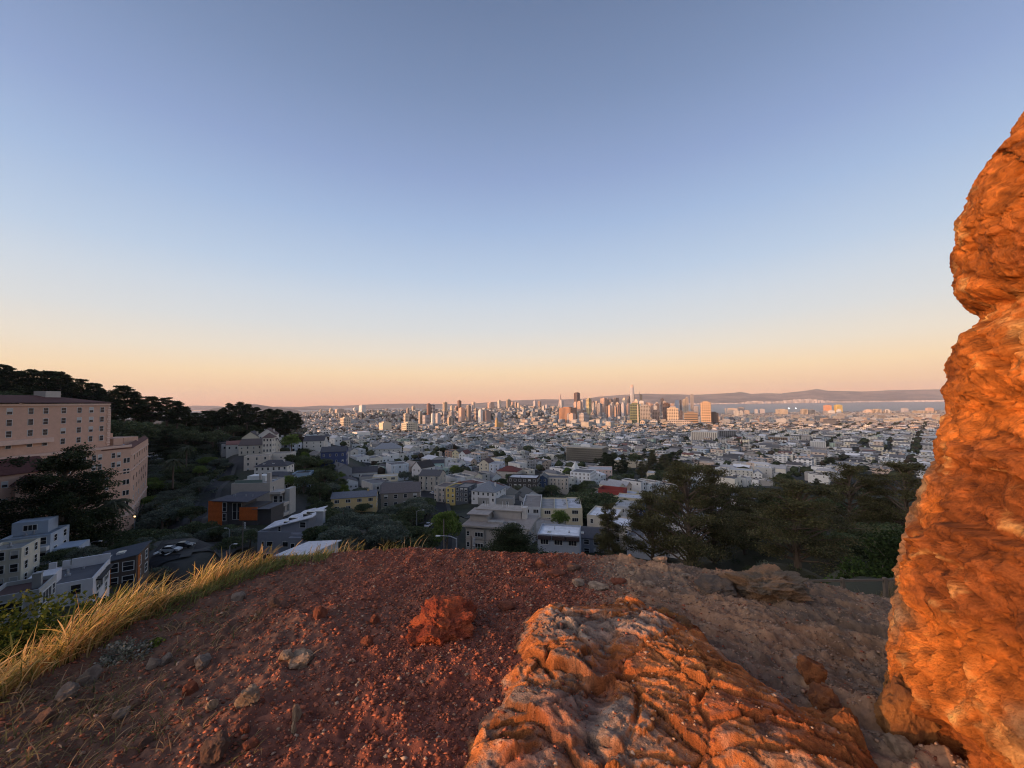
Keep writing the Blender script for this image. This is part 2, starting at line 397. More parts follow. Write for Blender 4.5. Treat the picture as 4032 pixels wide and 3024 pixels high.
# ------------------------------------------------------------------ the hilltop in the foreground
CR = [(-900,3300,-1.62),(-300,2900,-1.64),(0,2745,-1.66),(150,2650,-1.66),(300,2575,-1.66),(450,2480,-1.67),(600,2400,-1.67),(750,2330,-1.68),(900,2272,-1.69),(1030,2228,-1.70),(1150,2198,-1.70),
      (1300,2178,-1.71),(1450,2163,-1.71),(1600,2153,-1.72),(1800,2163,-1.73),(2000,2172,-1.74),(2250,2180,-1.79),(2500,2198,-1.86),(2700,2225,-1.92),(2850,2250,-1.99),(3000,2272,-2.06),
      (3150,2292,-2.14),(3300,2318,-2.24),(3500,2350,-2.38),(3800,2400,-2.6),(4400,2500,-3.0)]
CX, CY, CZ = [], [], []
for u, v, z in CR:
    d = ray(u, v); t = z / d.z; CX.append(d.x * t); CY.append(d.y * t); CZ.append(z)
CX.append(9.0); CY.append(4.0); CZ.append(-3.4); CX.insert(0, -4.5); CY.insert(0, -3.0); CZ.insert(0, -1.7)
CX, CY, CZ = map(np.array, (CX, CY, CZ))
def crest(x, y):
    """signed distance to the crest line (positive beyond it) and the crest height there"""
    best = np.full(x.shape, 1e9); sg = np.zeros(x.shape); zc = np.zeros(x.shape)
    for i in range(len(CX) - 1):
        ax, ay, bx, by = CX[i], CY[i], CX[i + 1], CY[i + 1]
        dx, dy = bx - ax, by - ay; L2 = dx * dx + dy * dy
        t = np.clip(((x - ax) * dx + (y - ay) * dy) / L2, 0, 1)
        d = np.hypot(x - ax - t * dx, y - ay - t * dy)
        c = d < best
        s = (dx * (y - ay) - dy * (x - ax))
        sg = np.where(c, np.sign(s), sg); zc = np.where(c, CZ[i] + (CZ[i + 1] - CZ[i]) * t, zc); best = np.where(c, d, best)
    return best * sg, zc
def G0(x, y):
    """smooth hilltop height without stones"""
    d, zc = crest(x, y)
    inner = -1.60 - 0.15 * np.maximum(x - 0.9, 0) * sstep(1.9, 2.7, y) - 0.02 * np.maximum(-x - 1, 0)
    wi = sstep(-2.2, -0.1, d)
    z = inner * (1 - wi) + zc * wi
    s = np.maximum(d + 0.18, 0)
    drop = 0.85 * (np.sqrt(s * s + 0.12) - 0.346)
    zd = z - drop
    # a terrace with a path lies below the crest on the right
    k = x / np.maximum(y, 0.5)
    ter = -6.9 - 0.12 * (y - 11) + 0.02 * x
    wt_ = sstep(0.66, 0.98, k) * (y > 3) * (1 - sstep(17, 24, y))
    zt = np.maximum(zd, ter)
    return zd * (1 - wt_) + zt * wt_, d
# outline of the ochre slab of rock, in ground coordinates
def gp(u, v, z=-1.6):
    d = ray(u, v); t = z / d.z; return (d.x * t, d.y * t)
SLAB = [gp(*p) for p in [(1640,3300),(1840,3030),(1845,2930),(1900,2850),(1985,2750),(2015,2650),(2045,2540),(2080,2450),(2140,2385),(2200,2365),(2260,2378),(2330,2405),(2420,2378),(2520,2380),(2600,2410),
         (2720,2440),(2800,2500),(2870,2580),(2950,2680),(3060,2740),(3160,2800),(3280,2850),(3400,2930),(3500,3040),(3700,3300)]]
def poly_sd(x, y, poly):
    best = np.full(x.shape, 1e9); inside = np.zeros(x.shape, bool); n = len(poly)
    for i in range(n):
        ax, ay = poly[i]; bx, by = poly[(i + 1) % n]; dx, dy = bx - ax, by - ay
        t = np.clip(((x - ax) * dx + (y - ay) * dy) / (dx * dx + dy * dy + 1e-12), 0, 1)
        best = np.minimum(best, np.hypot(x - ax - t * dx, y - ay - t * dy))
        c = ((ay > y) != (by > y)) & (x < dx * (y - ay) / (dy + 1e-12) + ax)
        inside ^= c
    return np.where(inside, best, -best)
def terrace(h, step, sharp=0.78):
    q = h / step; f = q - np.floor(q)
    f2 = np.where(f < sharp, f * 0.25 / sharp, 0.25 + (f - sharp) / (1 - sharp) * 0.75)
    return (np.floor(q) + f2) * step
def Gz(x, y):
    z, d = G0(x, y)
    lum = fbm(x * 1.3, y * 1.3, oct=4, seed=40) * 0.05
    red = sstep(1.0, 0.2, x - 0.12 * (y - 2))          # loose red soil left, harder grey bedrock right
    rough = (fbm(x * 9, y * 9, oct=4, seed=41) * 0.024 + ridged(x * 4, y * 4, oct=3, seed=46) * 0.035 + fbm(x * 34, y * 34, oct=2, seed=39) * 0.010)
    d1, d2, iv = voro(x * 16, y * 16, 5)
    peb = np.where(iv > 0.6, np.maximum(0, 0.42 - d1), 0) * 0.030
    d1b, d2b, ivb = voro(x * 38, y * 38, 8)
    peb2 = np.maximum(0, 0.5 - d1b) * 0.016 * ivb
    # bedrock grain on the right: low ribs running away to the lower right
    uu = x * 0.55 + y * 0.83 + fbm(x * 1.5, y * 1.5, oct=3, seed=43) * 0.25
    ribs = terrace(fbm(x * 2.2 - y * 0.4, uu * 7, oct=4, seed=44) * 0.10, 0.022, 0.6)
    wr = fbm(x * 2, y * 2, oct=3, seed=47)
    sa, ta = x * 0.86 - y * 0.5 + wr * 0.2, x * 0.5 + y * 0.86 + wr * 0.15
    l1, t1, c1 = blocks(sa * 3.0, ta * 9.0, 48); l2, t2, c2 = blocks(sa * 9, ta * 26, 49)
    ribs = ribs + l1 * 0.026 + t1 * 0.024 + l2 * 0.012 + t2 * 0.014 - c1 * 0.006
    far = sstep(2.5, 0.5, d)
    lum = lum * sstep(0.3, -1.3, d)
    return z + lum + (rough + peb * (0.35 + 0.65 * red) + peb2) * far + ribs * (1 - red) * far * 0.9, d, red
fx = np.arange(-3.9, 4.35, 0.0105); fy = np.arange(1.35, 5.35, 0.0105)
xs = np.concatenate([np.linspace(-15, -3.95, 70), fx, np.linspace(4.4, 24, 110)]); ys = np.concatenate([np.linspace(-12, 1.3, 70), fy, np.linspace(5.4, 24, 120)])
X, Y = np.meshgrid(xs, ys)
Z, Dc, RED = Gz(X, Y)
cn = fbm(X * 2.0, Y * 2.0, oct=5, seed=50)[..., None]; cf = fbm(X * 14, Y * 14, oct=4, seed=51)[..., None]
soil_r = np.array([0.19, 0.070, 0.048]); soil_b = np.array([0.13, 0.085, 0.058]); grey = np.array([0.225, 0.16, 0.115]); tan = np.array([0.36, 0.225, 0.135])
leftw = sstep(-0.6, -2.2, X + 0.25 * (Y - 2))[..., None]
c = soil_r * (1 - leftw * 0.75) + soil_b * leftw * 0.75
redw = np.clip(RED[..., None] + cn * 0.5, 0, 1)
rk = grey + (tan - grey) * np.clip(0.45 + cn * 1.6 + cf * 0.8, 0, 1)
c = c * redw + rk * (1 - redw)
c = c * (1 + 0.25 * cf + 0.12 * cn)
out_ = sstep(0.1, 1.2, Dc)[..., None]
c = c * (1 - out_) + np.array([0.13, 0.090, 0.055]) * out_
c = np.clip(c, 0.01, 0.9)
hill_g = link('hilltop_ground', grid_mesh('hilltop_ground', X, Y, Z, mat('dry_soil', None, src='attr', var=0.22, scale=40, bump=0.6, bscale=160, dist=0.008, rough=0.95, spec=0.1), c, False))
tag(hill_g, kind='structure')
def gz(x, y): return float(Gz(np.array([x]), np.array([y]))[0][0])
# ------------------------------------------------------------------ ochre slab
sx = np.arange(-0.75, 2.6, 0.0075); sy = np.arange(1.05, 3.25, 0.0075)
X, Y = np.meshgrid(sx, sy)
sd = poly_sd(X, Y, SLAB) + fbm(X * 6, Y * 6, oct=4, seed=60) * 0.07
g0 = G0(X, Y)[0]
w1 = fbm(X * 1.4, Y * 1.4, oct=4, seed=61)
# strata dip to the right; worn ledges step down to the left and to the viewer
st = (X * 0.62 - Y * 0.50) + 0.22 * w1 + 0.06 * fbm(X * 7, Y * 7, oct=4, seed=62)
rise = np.clip((X + 0.55) * 0.06, 0, 0.09) - 0.10 * sstep(0.9, 2.0, X)
led = terrace(st * 0.42, 0.06, 0.80) - st * 0.42
led2 = terrace(st * 0.42 + 0.35 * fbm(X * 3, Y * 8, oct=3, seed=68) * 0.1, 0.021, 0.7) - st * 0.42
fold = ridged(X * 1.6 + Y * 0.7, (Y * 0.9 + X * 0.35) * 3.6 + w1 * 2, oct=5, seed=63)
d1, d2, iv = voro(X * 2.6 + w1 * 0.5, Y * 3.6 + 0.3 * w1, 64)
crack = np.clip((d2 - d1) / 0.10, 0, 1)
hump = 0.13 * np.exp(-(((X - 0.98) / 0.34) ** 2 + ((Y - 2.0) / 0.22) ** 2)) + 0.12 * np.exp(-(((X - 0.75) / 0.2) ** 2 + ((Y - 2.62) / 0.2) ** 2)) \
     + 0.09 * np.exp(-(((X - 0.12) / 0.14) ** 2 + ((Y - 2.95) / 0.14) ** 2)) + 0.10 * np.exp(-(((X - 0.05) / 0.4) ** 2 + ((Y - 1.7) / 0.3) ** 2)) \
     + 0.10 * np.exp(-(((X - 1.55) / 0.3) ** 2 + ((Y - 1.75) / 0.2) ** 2))
edge = sstep(0.0, 0.10, sd) * 0.05 + sstep(0.05, 0.32, sd) * 0.03
sa, ta = X * 0.84 - Y * 0.54 + w1 * 0.22, X * 0.54 + Y * 0.84 + w1 * 0.18
l1, t1, c1 = blocks(sa * 1.5, ta * 3.4, 161); l2, t2, c2 = blocks(sa * 4.5 + 3, ta * 11, 162); l3, t3, c3 = blocks(sa * 15, ta * 36, 163)
fac = l1 * 0.050 + t1 * 0.035 + l2 * 0.024 + t2 * 0.016 + l3 * 0.012 + t3 * 0.008 - c1 * 0.016 - c2 * 0.006 + rise
Hs = fac * sstep(-0.02, 0.12, sd) + edge + hump * 0.25 * sstep(0, 0.25, sd) + led * 0.25 * sstep(0, 0.15, sd) + led2 * 0.3 * sstep(0, 0.1, sd) + (fold - 0.5) * 0.03 * sstep(0, 0.12, sd) \
     + fbm(X * 11, Y * 11, oct=5, seed=65) * 0.008 + fbm(X * 40, Y * 40, oct=3, seed=69) * 0.004 - (1 - crack) * 0.03 * sstep(0.02, 0.1, sd) + 0.03 * w1
gully = np.exp(-((X - 0.45 - 0.35 * (Y - 2.2)) / 0.09) ** 2) * sstep(2.9, 2.3, Y) * sstep(1.2, 1.7, Y) * 0.06
Hs = Hs - gully
Zs = np.where(sd > 0, g0 + Hs, g0 + Hs * 0.3 + sd * 2.2 - 0.04)
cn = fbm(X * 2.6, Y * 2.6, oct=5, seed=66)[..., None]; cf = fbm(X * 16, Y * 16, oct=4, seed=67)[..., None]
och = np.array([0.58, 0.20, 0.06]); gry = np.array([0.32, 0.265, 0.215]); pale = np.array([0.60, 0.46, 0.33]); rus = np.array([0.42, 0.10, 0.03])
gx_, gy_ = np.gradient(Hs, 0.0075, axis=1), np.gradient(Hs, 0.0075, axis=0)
steep = np.clip((np.hypot(gx_, gy_) - 0.35) * 1.4, 0, 1)[..., None]  # steep ledge faces turned orange: low sunlight put into the colour
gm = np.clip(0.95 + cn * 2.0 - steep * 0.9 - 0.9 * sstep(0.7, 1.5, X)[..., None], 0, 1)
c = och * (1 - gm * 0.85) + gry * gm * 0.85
pm = np.clip((fold[..., None] - 0.62) * 4 + cf * 0.8, 0, 1) * 0.6; c = c * (1 - pm) + pale * pm
rm = np.clip(fbm(X * 1.7 + 5, Y * 1.7, oct=3, seed=70)[..., None] * 3 - 0.5, 0, 1) * 0.6; c = c * (1 - rm) + rus * rm
c = c * (1 - 0.6 * np.clip(c1 + c2 * 0.6, 0, 1)[..., None]) * (1 + 0.5 * l2[..., None] + 0.5 * l3[..., None])
c = np.clip(c * (1 + 0.5 * cf), 0.02, 0.85)
gl = np.clip(1 - sd / 0.03, 0, 1)[..., None]
c = c * (1 - gl * 0.5) + np.array([0.2, 0.11, 0.07]) * gl * 0.5
M_rock = mat('ochre_rock', None, src='attr', var=0.25, scale=28, bump=1.0, bscale=70, dist=0.03, rough=0.85, spec=0.2)
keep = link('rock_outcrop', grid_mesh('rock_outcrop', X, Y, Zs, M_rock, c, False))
tag(keep, 'broad cracked slab of orange and grey rock lying in the foreground', 'rock')
# ------------------------------------------------------------------ tall rock on the right
EDGE = [(4330,200),(4180,330),(4110,400),(4045,470),(3990,510),(3965,560),(3925,620),(3868,680),(3830,720),(3800,765),(3772,830),(3745,900),(3733,960),(3728,1000),(3738,1060),(3733,1110),(3742,1170),(3785,1205),(3838,1227),
        (3850,1254),(3818,1291),(3755,1331),(3722,1380),(3700,1420),(3700,1480),(3685,1530),(3700,1560),(3711,1600),(3690,1650),(3672,1700),(3650,1745),(3656,1780),(3662,1806),(3626,1850),
        (3607,1920),(3588,1971),(3569,2028),(3540,2055),(3544,2085),(3531,2110),(3518,2167),(3514,2200),(3510,2268),(3515,2298),(3535,2310),(3522,2340),(3491,2375),(3480,2450),(3470,2540),(3478,2600),(3490,2640),
        (3462,2700),(3458,2800),(3452,2920),(3440,3040),(3430,3300)]
NR = 560; NP_ = 620
vv = np.linspace(200, 3300, NR); uu = np.interp(vv, [e[1] for e in EDGE], [e[0] for e in EDGE])
ph = np.radians(np.linspace(60, 300, NP_))               # angle round the rock, 0 = +x
XX = np.zeros((NR, NP_)); YY = XX.copy(); ZZ = XX.copy()
cy = 1.62; Ry = 0.95
for i in range(NR):
    d = ray(uu[i] + 26, vv[i] + 10); k = d.x / d.y
    Rx = 0.95; S = math.hypot(Rx, k * Ry)
    yt = cy + k * Ry * Ry / S; z = d.z / d.y * yt
    cx = k * cy + S
    XX[i] = cx + Rx * np.cos(ph); YY[i] = cy + Ry * np.sin(ph); ZZ[i] = z
nx_, ny_ = np.cos(ph)[None], np.sin(ph)[None]
wv = fbm(XX * 1.5, YY * 1.5, ZZ * 1.5, oct=4, seed=80)
# bulges must leave the left outline in place: fade them in away from it
tang = np.arctan2(Ry * 0.7, -0.7); fad = sstep(0.0, 0.5, ph[None] - np.radians(139)) * 0.95 + 0.05
strat = ridged(XX * 2.6, YY * 2.6 + 0.4 * wv, (ZZ - 0.38 * XX + 0.35 * wv + 0.2 * YY) * 4.2, oct=5, seed=81)
lump = fbm(XX * 1.3, YY * 1.3, ZZ * 1.1, oct=3, seed=82)
fine = fbm(XX * 9, YY * 9, ZZ * 14, oct=5, seed=83)
d1, d2, iv = voro((YY * 2.4 + wv * 0.7).ravel(), ((ZZ - 0.35 * XX) * 3.4 + wv * 0.5).ravel(), 84)
ck = np.clip((d2 - d1) / 0.12, 0, 1).reshape(XX.shape); ivr = iv.reshape(XX.shape)
stp = terrace((ZZ - 0.3 * XX + 0.3 * wv) * 0.5, 0.05, 0.75) - (ZZ - 0.3 * XX + 0.3 * wv) * 0.5
sa = (YY * 0.9 - XX * 0.2) * 0.88 + ZZ * 0.48 + wv * 0.12; ta = ZZ * 0.88 - (YY * 0.9 - XX * 0.2) * 0.48 + wv * 0.16
l1, t1, c1 = blocks(sa * 2.0, ta * 2.8, 181); l2, t2, c2 = blocks(sa * 6.0, ta * 8.6, 182); l3, t3, c3 = blocks(sa * 16.0, ta * 24.0, 183); l4, t4, c4 = blocks(sa * 38.0, ta * 52.0, 184)
cr1 = ridged(XX * 3.2 + 0.5 * wv, YY * 3.2, ZZ * 3.8, oct=6, seed=185, gain=0.6) - 0.5; cr2 = ridged(XX * 9 + wv, YY * 9, ZZ * 11, oct=4, seed=186, gain=0.6) - 0.5
fac = (l1 * 0.05 + t1 * 0.09 - c1 * 0.02) * fad + (l2 * 0.016 + t2 * 0.030 - c2 * 0.016) * (0.3 + 0.7 * fad) + (l3 * 0.007 + t3 * 0.012 - c3 * 0.004 + t4 * 0.006 + l4 * 0.003) * (0.4 + 0.6 * fad)
fac = fac - np.maximum(cr1, -0.1) * 0.12 * (0.25 + 0.75 * fad) - cr2 * 0.035
disp = fac + fad * (lump * 0.11 + (ivr - 0.5) * 0.05 - stp * 0.25) + (strat - 0.55) * 0.030 * (0.35 + fad) + fine * 0.018 + fbm(XX * 30, YY * 30, ZZ * 40, oct=3, seed=85) * 0.007
XX = XX + nx_ * disp; YY = YY + ny_ * disp; ZZ = ZZ + fine * 0.01
cn = fbm(XX * 2.2, YY * 2.2, ZZ * 2.6, oct=5, seed=86)[..., None]; cf = fbm(XX * 17, YY * 17, ZZ * 21, oct=5, seed=87)[..., None]
och = np.array([0.58, 0.19, 0.036]); brn = np.array([0.22, 0.07, 0.022]); pale = np.array([0.66, 0.40, 0.15]); gry = np.array([0.27, 0.21, 0.13])
bm = np.clip(0.30 + cn * 2.6 + cf * 0.9, 0, 1) * 0.85
c = och * (1 - bm) + brn * bm
pm = np.clip((strat[..., None] - 0.66) * 5 + cf * 1.2, 0, 1) * 0.65; c = c * (1 - pm) + pale * pm
gm = np.clip(fbm(XX * 1.6, YY * 1.6, ZZ * 1.6 + 9, oct=4, seed=88)[..., None] * 4 - 0.5, 0, 1) * 0.7; c = c * (1 - gm) + gry * gm
c = c * (1 - 0.6 * np.clip(c1 * 0.7 + c2 * 0.8 + c3 * 0.5, 0, 1)[..., None]) * (1 + 0.4 * l2[..., None] + 0.5 * l3[..., None] + 0.4 * l4[..., None])
c = np.clip(c * (1 + 0.6 * cf), 0.015, 0.85)
rockp = link('rock_pinnacle', grid_mesh('rock_pinnacle', XX[::-1], YY[::-1], ZZ[::-1], M_rock, c[::-1], False))
tag(rockp, 'towering sunlit orange rock rising along the right edge', 'rock')
# ------------------------------------------------------------------ free standing stones and small outcrops
def stone_mesh(seed, sub=3, flat=0.6, rough=0.28, cols=((0.36, 0.22, 0.14), (0.22, 0.17, 0.13)), m=None, freq=1.6):
    import bmesh
    bm = bmesh.new(); bmesh.ops.create_icosphere(bm, subdivisions=sub, radius=1.0)
    v = np.array([p.co[:] for p in bm.verts]); rng = np.random.RandomState(seed)
    for _ in range(9):                                      # chop facets
        nrm = rng.normal(size=3); nrm /= np.linalg.norm(nrm); h = 0.55 + 0.35 * rng.rand()
        s = v @ nrm; v = v - np.maximum(s - h, 0)[:, None] * nrm
    n = fbm(v[:, 0] * freq + seed, v[:, 1] * freq, v[:, 2] * freq, oct=5, seed=seed)
    rg = ridged(v[:, 0] * 1.4 + seed, v[:, 1] * 1.4, v[:, 2] * 4, oct=4, seed=seed + 3) - 0.5
    hf = fbm(v[:, 0] * freq * 5 + seed, v[:, 1] * freq * 5, v[:, 2] * freq * 7, oct=3, seed=seed + 5)
    v = v * (1 + rough * n + rough * 0.5 * rg + 0.13 * hf)[:, None]; v[:, 2] *= flat
    for p, q in zip(bm.verts, v): p.co = q
    me = bpy.data.meshes.new('stone'); bm.to_mesh(me); bm.free(); me.materials.append(m or M_rock)
    g = np.clip(0.5 + fbm(v[:, 0] * 3, v[:, 1] * 3, v[:, 2] * 3, oct=4, seed=seed + 9) * 2, 0, 1)[:, None]
    vcol(me, np.array(cols[0]) * g + np.array(cols[1]) * (1 - g)); return me
def put_stone(name, label, u, v, wpx, hpx, me, deepen=0.35, rz=0.0, yfac=0.8, cat='rock', group=None, z=None):
    x, y = gp(u, v)
    for _ in range(4):
        zz = float(G0(np.array([x]), np.array([y]))[0][0]); x, y = gp(u, v, zz)
    zz = gz(x, y); w = wpx * y / F / 2; h = hpx * y / F / 2 * 1.1
    o = link(name, me, None, (x, y + w * yfac * 0.5, zz + h * (1 - deepen) * 0.6), rz)
    o.scale = (w, w * yfac, h / 0.6); return tag(o, label, cat, group)
RC = ((0.42, 0.10, 0.045), (0.26, 0.07, 0.04))
put_stone('rock_outcrop', 'lumpy red rock mound rising from the red soil in the centre', 1735, 2530, 320, 135, stone_mesh(3, 6, 0.6, 0.34, ((0.52, 0.13, 0.05), (0.32, 0.07, 0.035)), freq=2.4), rz=0.9, yfac=0.95, deepen=0.6)
put_stone('rock_outcrop', 'low crumbled red rock at the left foot of the red mound', 1650, 2525, 120, 60, stone_mesh(4, 5, 0.6, 0.35, RC), rz=0.8)
put_stone('rock_outcrop', 'weathered grey and tan boulder ridge behind the ochre slab near the crest', 3060, 2390, 340, 90, stone_mesh(7, 6, 0.6, 0.42, ((0.42, 0.24, 0.13), (0.22, 0.17, 0.12)), freq=2.8), rz=0.2, yfac=0.7)
put_stone('rock_outcrop', 'low rough brown rock left of the grey boulder ridge', 2830, 2350, 190, 55, stone_mesh(8, 5, 0.6, 0.33, ((0.30, 0.20, 0.13), (0.18, 0.14, 0.11))), rz=1.1)
put_stone('rock_outcrop', 'jagged orange knob standing at the far corner of the ochre slab', 2650, 2510, 170, 130, stone_mesh(9, 5, 0.6, 0.35, ((0.5, 0.22, 0.07), (0.3, 0.18, 0.1))), rz=0.4)
put_stone('boulder', 'pointed tan rock crowning the top edge of the ochre slab', 2500, 2440, 150, 95, stone_mesh(10, 5, 0.6, 0.35, ((0.5, 0.28, 0.12), (0.34, 0.27, 0.2))), rz=1.9)
put_stone('boulder', 'smooth orange block resting at the foot of the tall rock', 3370, 2985, 190, 180, stone_mesh(12, 5, 0.6, 0.22, ((0.56, 0.21, 0.07), (0.42, 0.15, 0.05))), rz=0.5, deepen=0.2)
put_stone('boulder', 'upper of two angular orange stones left of the tall rock', 3220, 2720, 135, 115, stone_mesh(13, 5, 0.6, 0.32, ((0.58, 0.22, 0.08), (0.36, 0.15, 0.07))), rz=0.2, deepen=0.1)
put_stone('boulder', 'lower of two angular orange stones left of the tall rock', 3270, 2800, 150, 100, stone_mesh(14, 5, 0.6, 0.32, ((0.58, 0.22, 0.08), (0.34, 0.14, 0.07))), rz=1.0, deepen=0.1)
put_stone('boulder', 'orange stone with a flat cap at the root of the tall rock', 3640, 2960, 300, 260, stone_mesh(15, 5, 0.6, 0.3, ((0.5, 0.22, 0.07), (0.3, 0.13, 0.05))), rz=0.6)
TAN = ((0.60, 0.44, 0.31), (0.35, 0.25, 0.18)); BR = ((0.25, 0.14, 0.10), (0.17, 0.11, 0.08)); RD = ((0.40, 0.14, 0.08), (0.28, 0.10, 0.06)); GR = ((0.36, 0.30, 0.25), (0.24, 0.19, 0.16))
ST = [(965,2815,95,75,TAN,'knobbly pale tan rock on the red soil, largest of the pale stones'),(1160,2840,42,75,TAN,'upright pale sliver of stone right of the knobbly tan rock'),(1155,2880,24,60,TAN,'thin pale shard below the upright pale sliver'),
      (830,2815,45,40,TAN,'small pale stone left of the knobbly tan rock'),(1175,2630,110,45,TAN,'long low pale rock among the gravel above the upright sliver'),(1120,2625,60,40,TAN,'pale stone touching the left end of the long low pale rock'),
      (1255,2460,60,65,RD,'leaning reddish wedge stone left of the red mound'),(1440,2545,48,48,RD,'red cube-like stone below and left of the red mound'),(1475,2460,40,45,RD,'red wedge stone close to the left of the red mound'),
      (790,2630,70,50,GR,'slanted grey-brown stone below the silvery shrub'),(735,2745,55,60,RD,'pinkish leaning stone in the dark soil on the left'),(640,2620,55,38,GR,'rounded brown stone under the silvery shrub'),
      (590,2635,60,40,GR,'flat brown stone left of the rounded brown stone'),(340,2700,70,70,GR,'grey pointed rock in the dry weeds at lower left'),(250,2770,90,55,GR,'long pale grey rock below the grey pointed rock'),
      (460,2830,70,35,GR,'flat grey stone in the brown soil at lower left'),(520,2790,50,32,BR,'small brown stone above the flat grey stone'),(960,2900,46,40,RD,'reddish stone below the knobbly tan rock'),
      (560,2950,50,36,BR,'rust brown stone near the lower left corner'),(160,2870,80,60,BR,'dark brown rock half buried near the left edge'),(980,2960,60,50,RD,'red stone at the bottom edge left of the centre'),
      (830,3000,110,80,BR,'broad brown rock cut by the bottom edge'),(1080,2420,45,35,BR,'brown stone up the slope beside the dry weeds'),(930,2370,60,30,GR,'pale flat stone close under the grass fringe'),
      (1480,2905,30,26,RD,'small red pebble stone alone on the gravel'),(2480,2270,70,26,TAN,'flat sunlit orange stone near the crest'),(2610,2240,60,28,TAN,'thin sunlit stone near the crest, right of the flat one'),
      (2260,2255,60,30,BR,'brown slab stone on the crest'),(2130,2230,70,30,RD,'reddish lump on the crest in the middle'),(1990,2400,70,35,RD,'flat red stone beside the top of the ochre slab'),
      (2060,2300,60,26,RD,'low red rib of rock between the red mound and the crest'),(1830,2270,60,24,RD,'thin red stone below the crest, left of the red rib'),(2700,2290,60,26,TAN,'small sunlit tan stone left of the low brown rock'),(2360,2330,90,30,TAN,'long sunlit tan stone below the crest, right of the centre'),(2440,2310,60,26,RD,'small reddish stone right of the long sunlit tan stone'),
      (2280,2310,60,26,TAN,'small tan stone left of the long sunlit tan stone'),(2190,2280,70,26,RD,'reddish stone below the brown slab stone on the crest'),(2560,2330,60,24,TAN,'tan stone alone on the grey ground behind the ochre slab'),(3560,3010,90,70,TAN,'pale orange rock in the bottom right corner')]
for i, (u, v, w, h, cl, lb) in enumerate(ST):
    put_stone('stone', lb, u, v, w, h, stone_mesh(100 + i, 4, 0.6, 0.28, cl), rz=i * 1.3, group='loose stones on the hilltop', cat='stone', deepen=0.25)
# gravel: thousands of little angular stones, nobody could count them
rng = np.random.RandomState(5)
n = 120000
k = rng.uniform(-1.35, 1.15, n); yy = 1.3 + 3.9 * rng.rand(n) ** 0.8
xx = k * yy
keepm = (poly_sd(xx, yy, SLAB) < 0.0) | (rng.rand(n) < 0.10)
dd = crest(xx, yy)[0]; redn = sstep(1.6, 0.1, xx)
keepm &= (dd < 0.25) & (rng.rand(n) < (0.30 + 0.7 * redn * sstep(-2.2, -0.1, xx))) 
xx, yy = xx[keepm], yy[keepm]; n = len(xx)
zz, _, rd = Gz(xx, yy)
inslab = poly_sd(xx, yy, SLAB) > 0
ix = np.clip(((xx - sx[0]) / 0.0075).astype(int), 0, len(sx) - 1); iy = np.clip(((yy - sy[0]) / 0.0075).astype(int), 0, len(sy) - 1)
zz = np.where(inslab, Zs[iy, ix], zz)
sz = 0.0026 + 0.010 * rng.rand(n) ** 5.5 + 0.0008 * yy
base = np.array([(1, 0, 0), (0, 1, 0), (-1, 0, 0), (0, -1, 0), (0, 0, 0.8), (0, 0, -0.8)], float)
tris = np.array([(0, 1, 4), (1, 2, 4), (2, 3, 4), (3, 0, 4), (1, 0, 5), (2, 1, 5), (3, 2, 5), (0, 3, 5)])
V = base[None] * (0.65 + 0.7 * rng.rand(n, 6, 1)) + rng.normal(0, 0.18, (n, 6, 3))
an_ = rng.rand(n) * 6.28; ca, sa = np.cos(an_)[:, None], np.sin(an_)[:, None]
V = np.stack([V[..., 0] * ca - V[..., 1] * sa, V[..., 0] * sa + V[..., 1] * ca, V[..., 2]], -1) * sz[:, None, None] * np.array([1.2, 0.9, 0.85])
V += np.stack([xx, yy, zz + sz * 0.35], -1)[:, None]
me = bpy.data.meshes.new('gravel'); fast_mesh(me, V.reshape(-1, 3), (tris[None] + (np.arange(n) * 6)[:, None, None]).reshape(-1, 3))
me.materials.append(mat('gravel_stone', None, src='attr', var=0.2, scale=60, rough=0.9, spec=0.15))
pr = rng.rand(n)[:, None]; sr = (rd * 0.8 + 0.1)[:, None]
gc = np.where(rng.rand(n)[:, None] < sr, np.array([0.29, 0.098, 0.056]), np.array([0.30, 0.20, 0.14])) * (0.55 + 0.9 * pr)
gc = np.where(rng.rand(n)[:, None] < 0.012, np.array([0.40, 0.28, 0.20]), gc)
vcol(me, np.repeat(gc, 6, axis=0))
tag(link('gravel', me), 'loose reddish gravel strewn over the hilltop soil', 'gravel', kind='stuff')
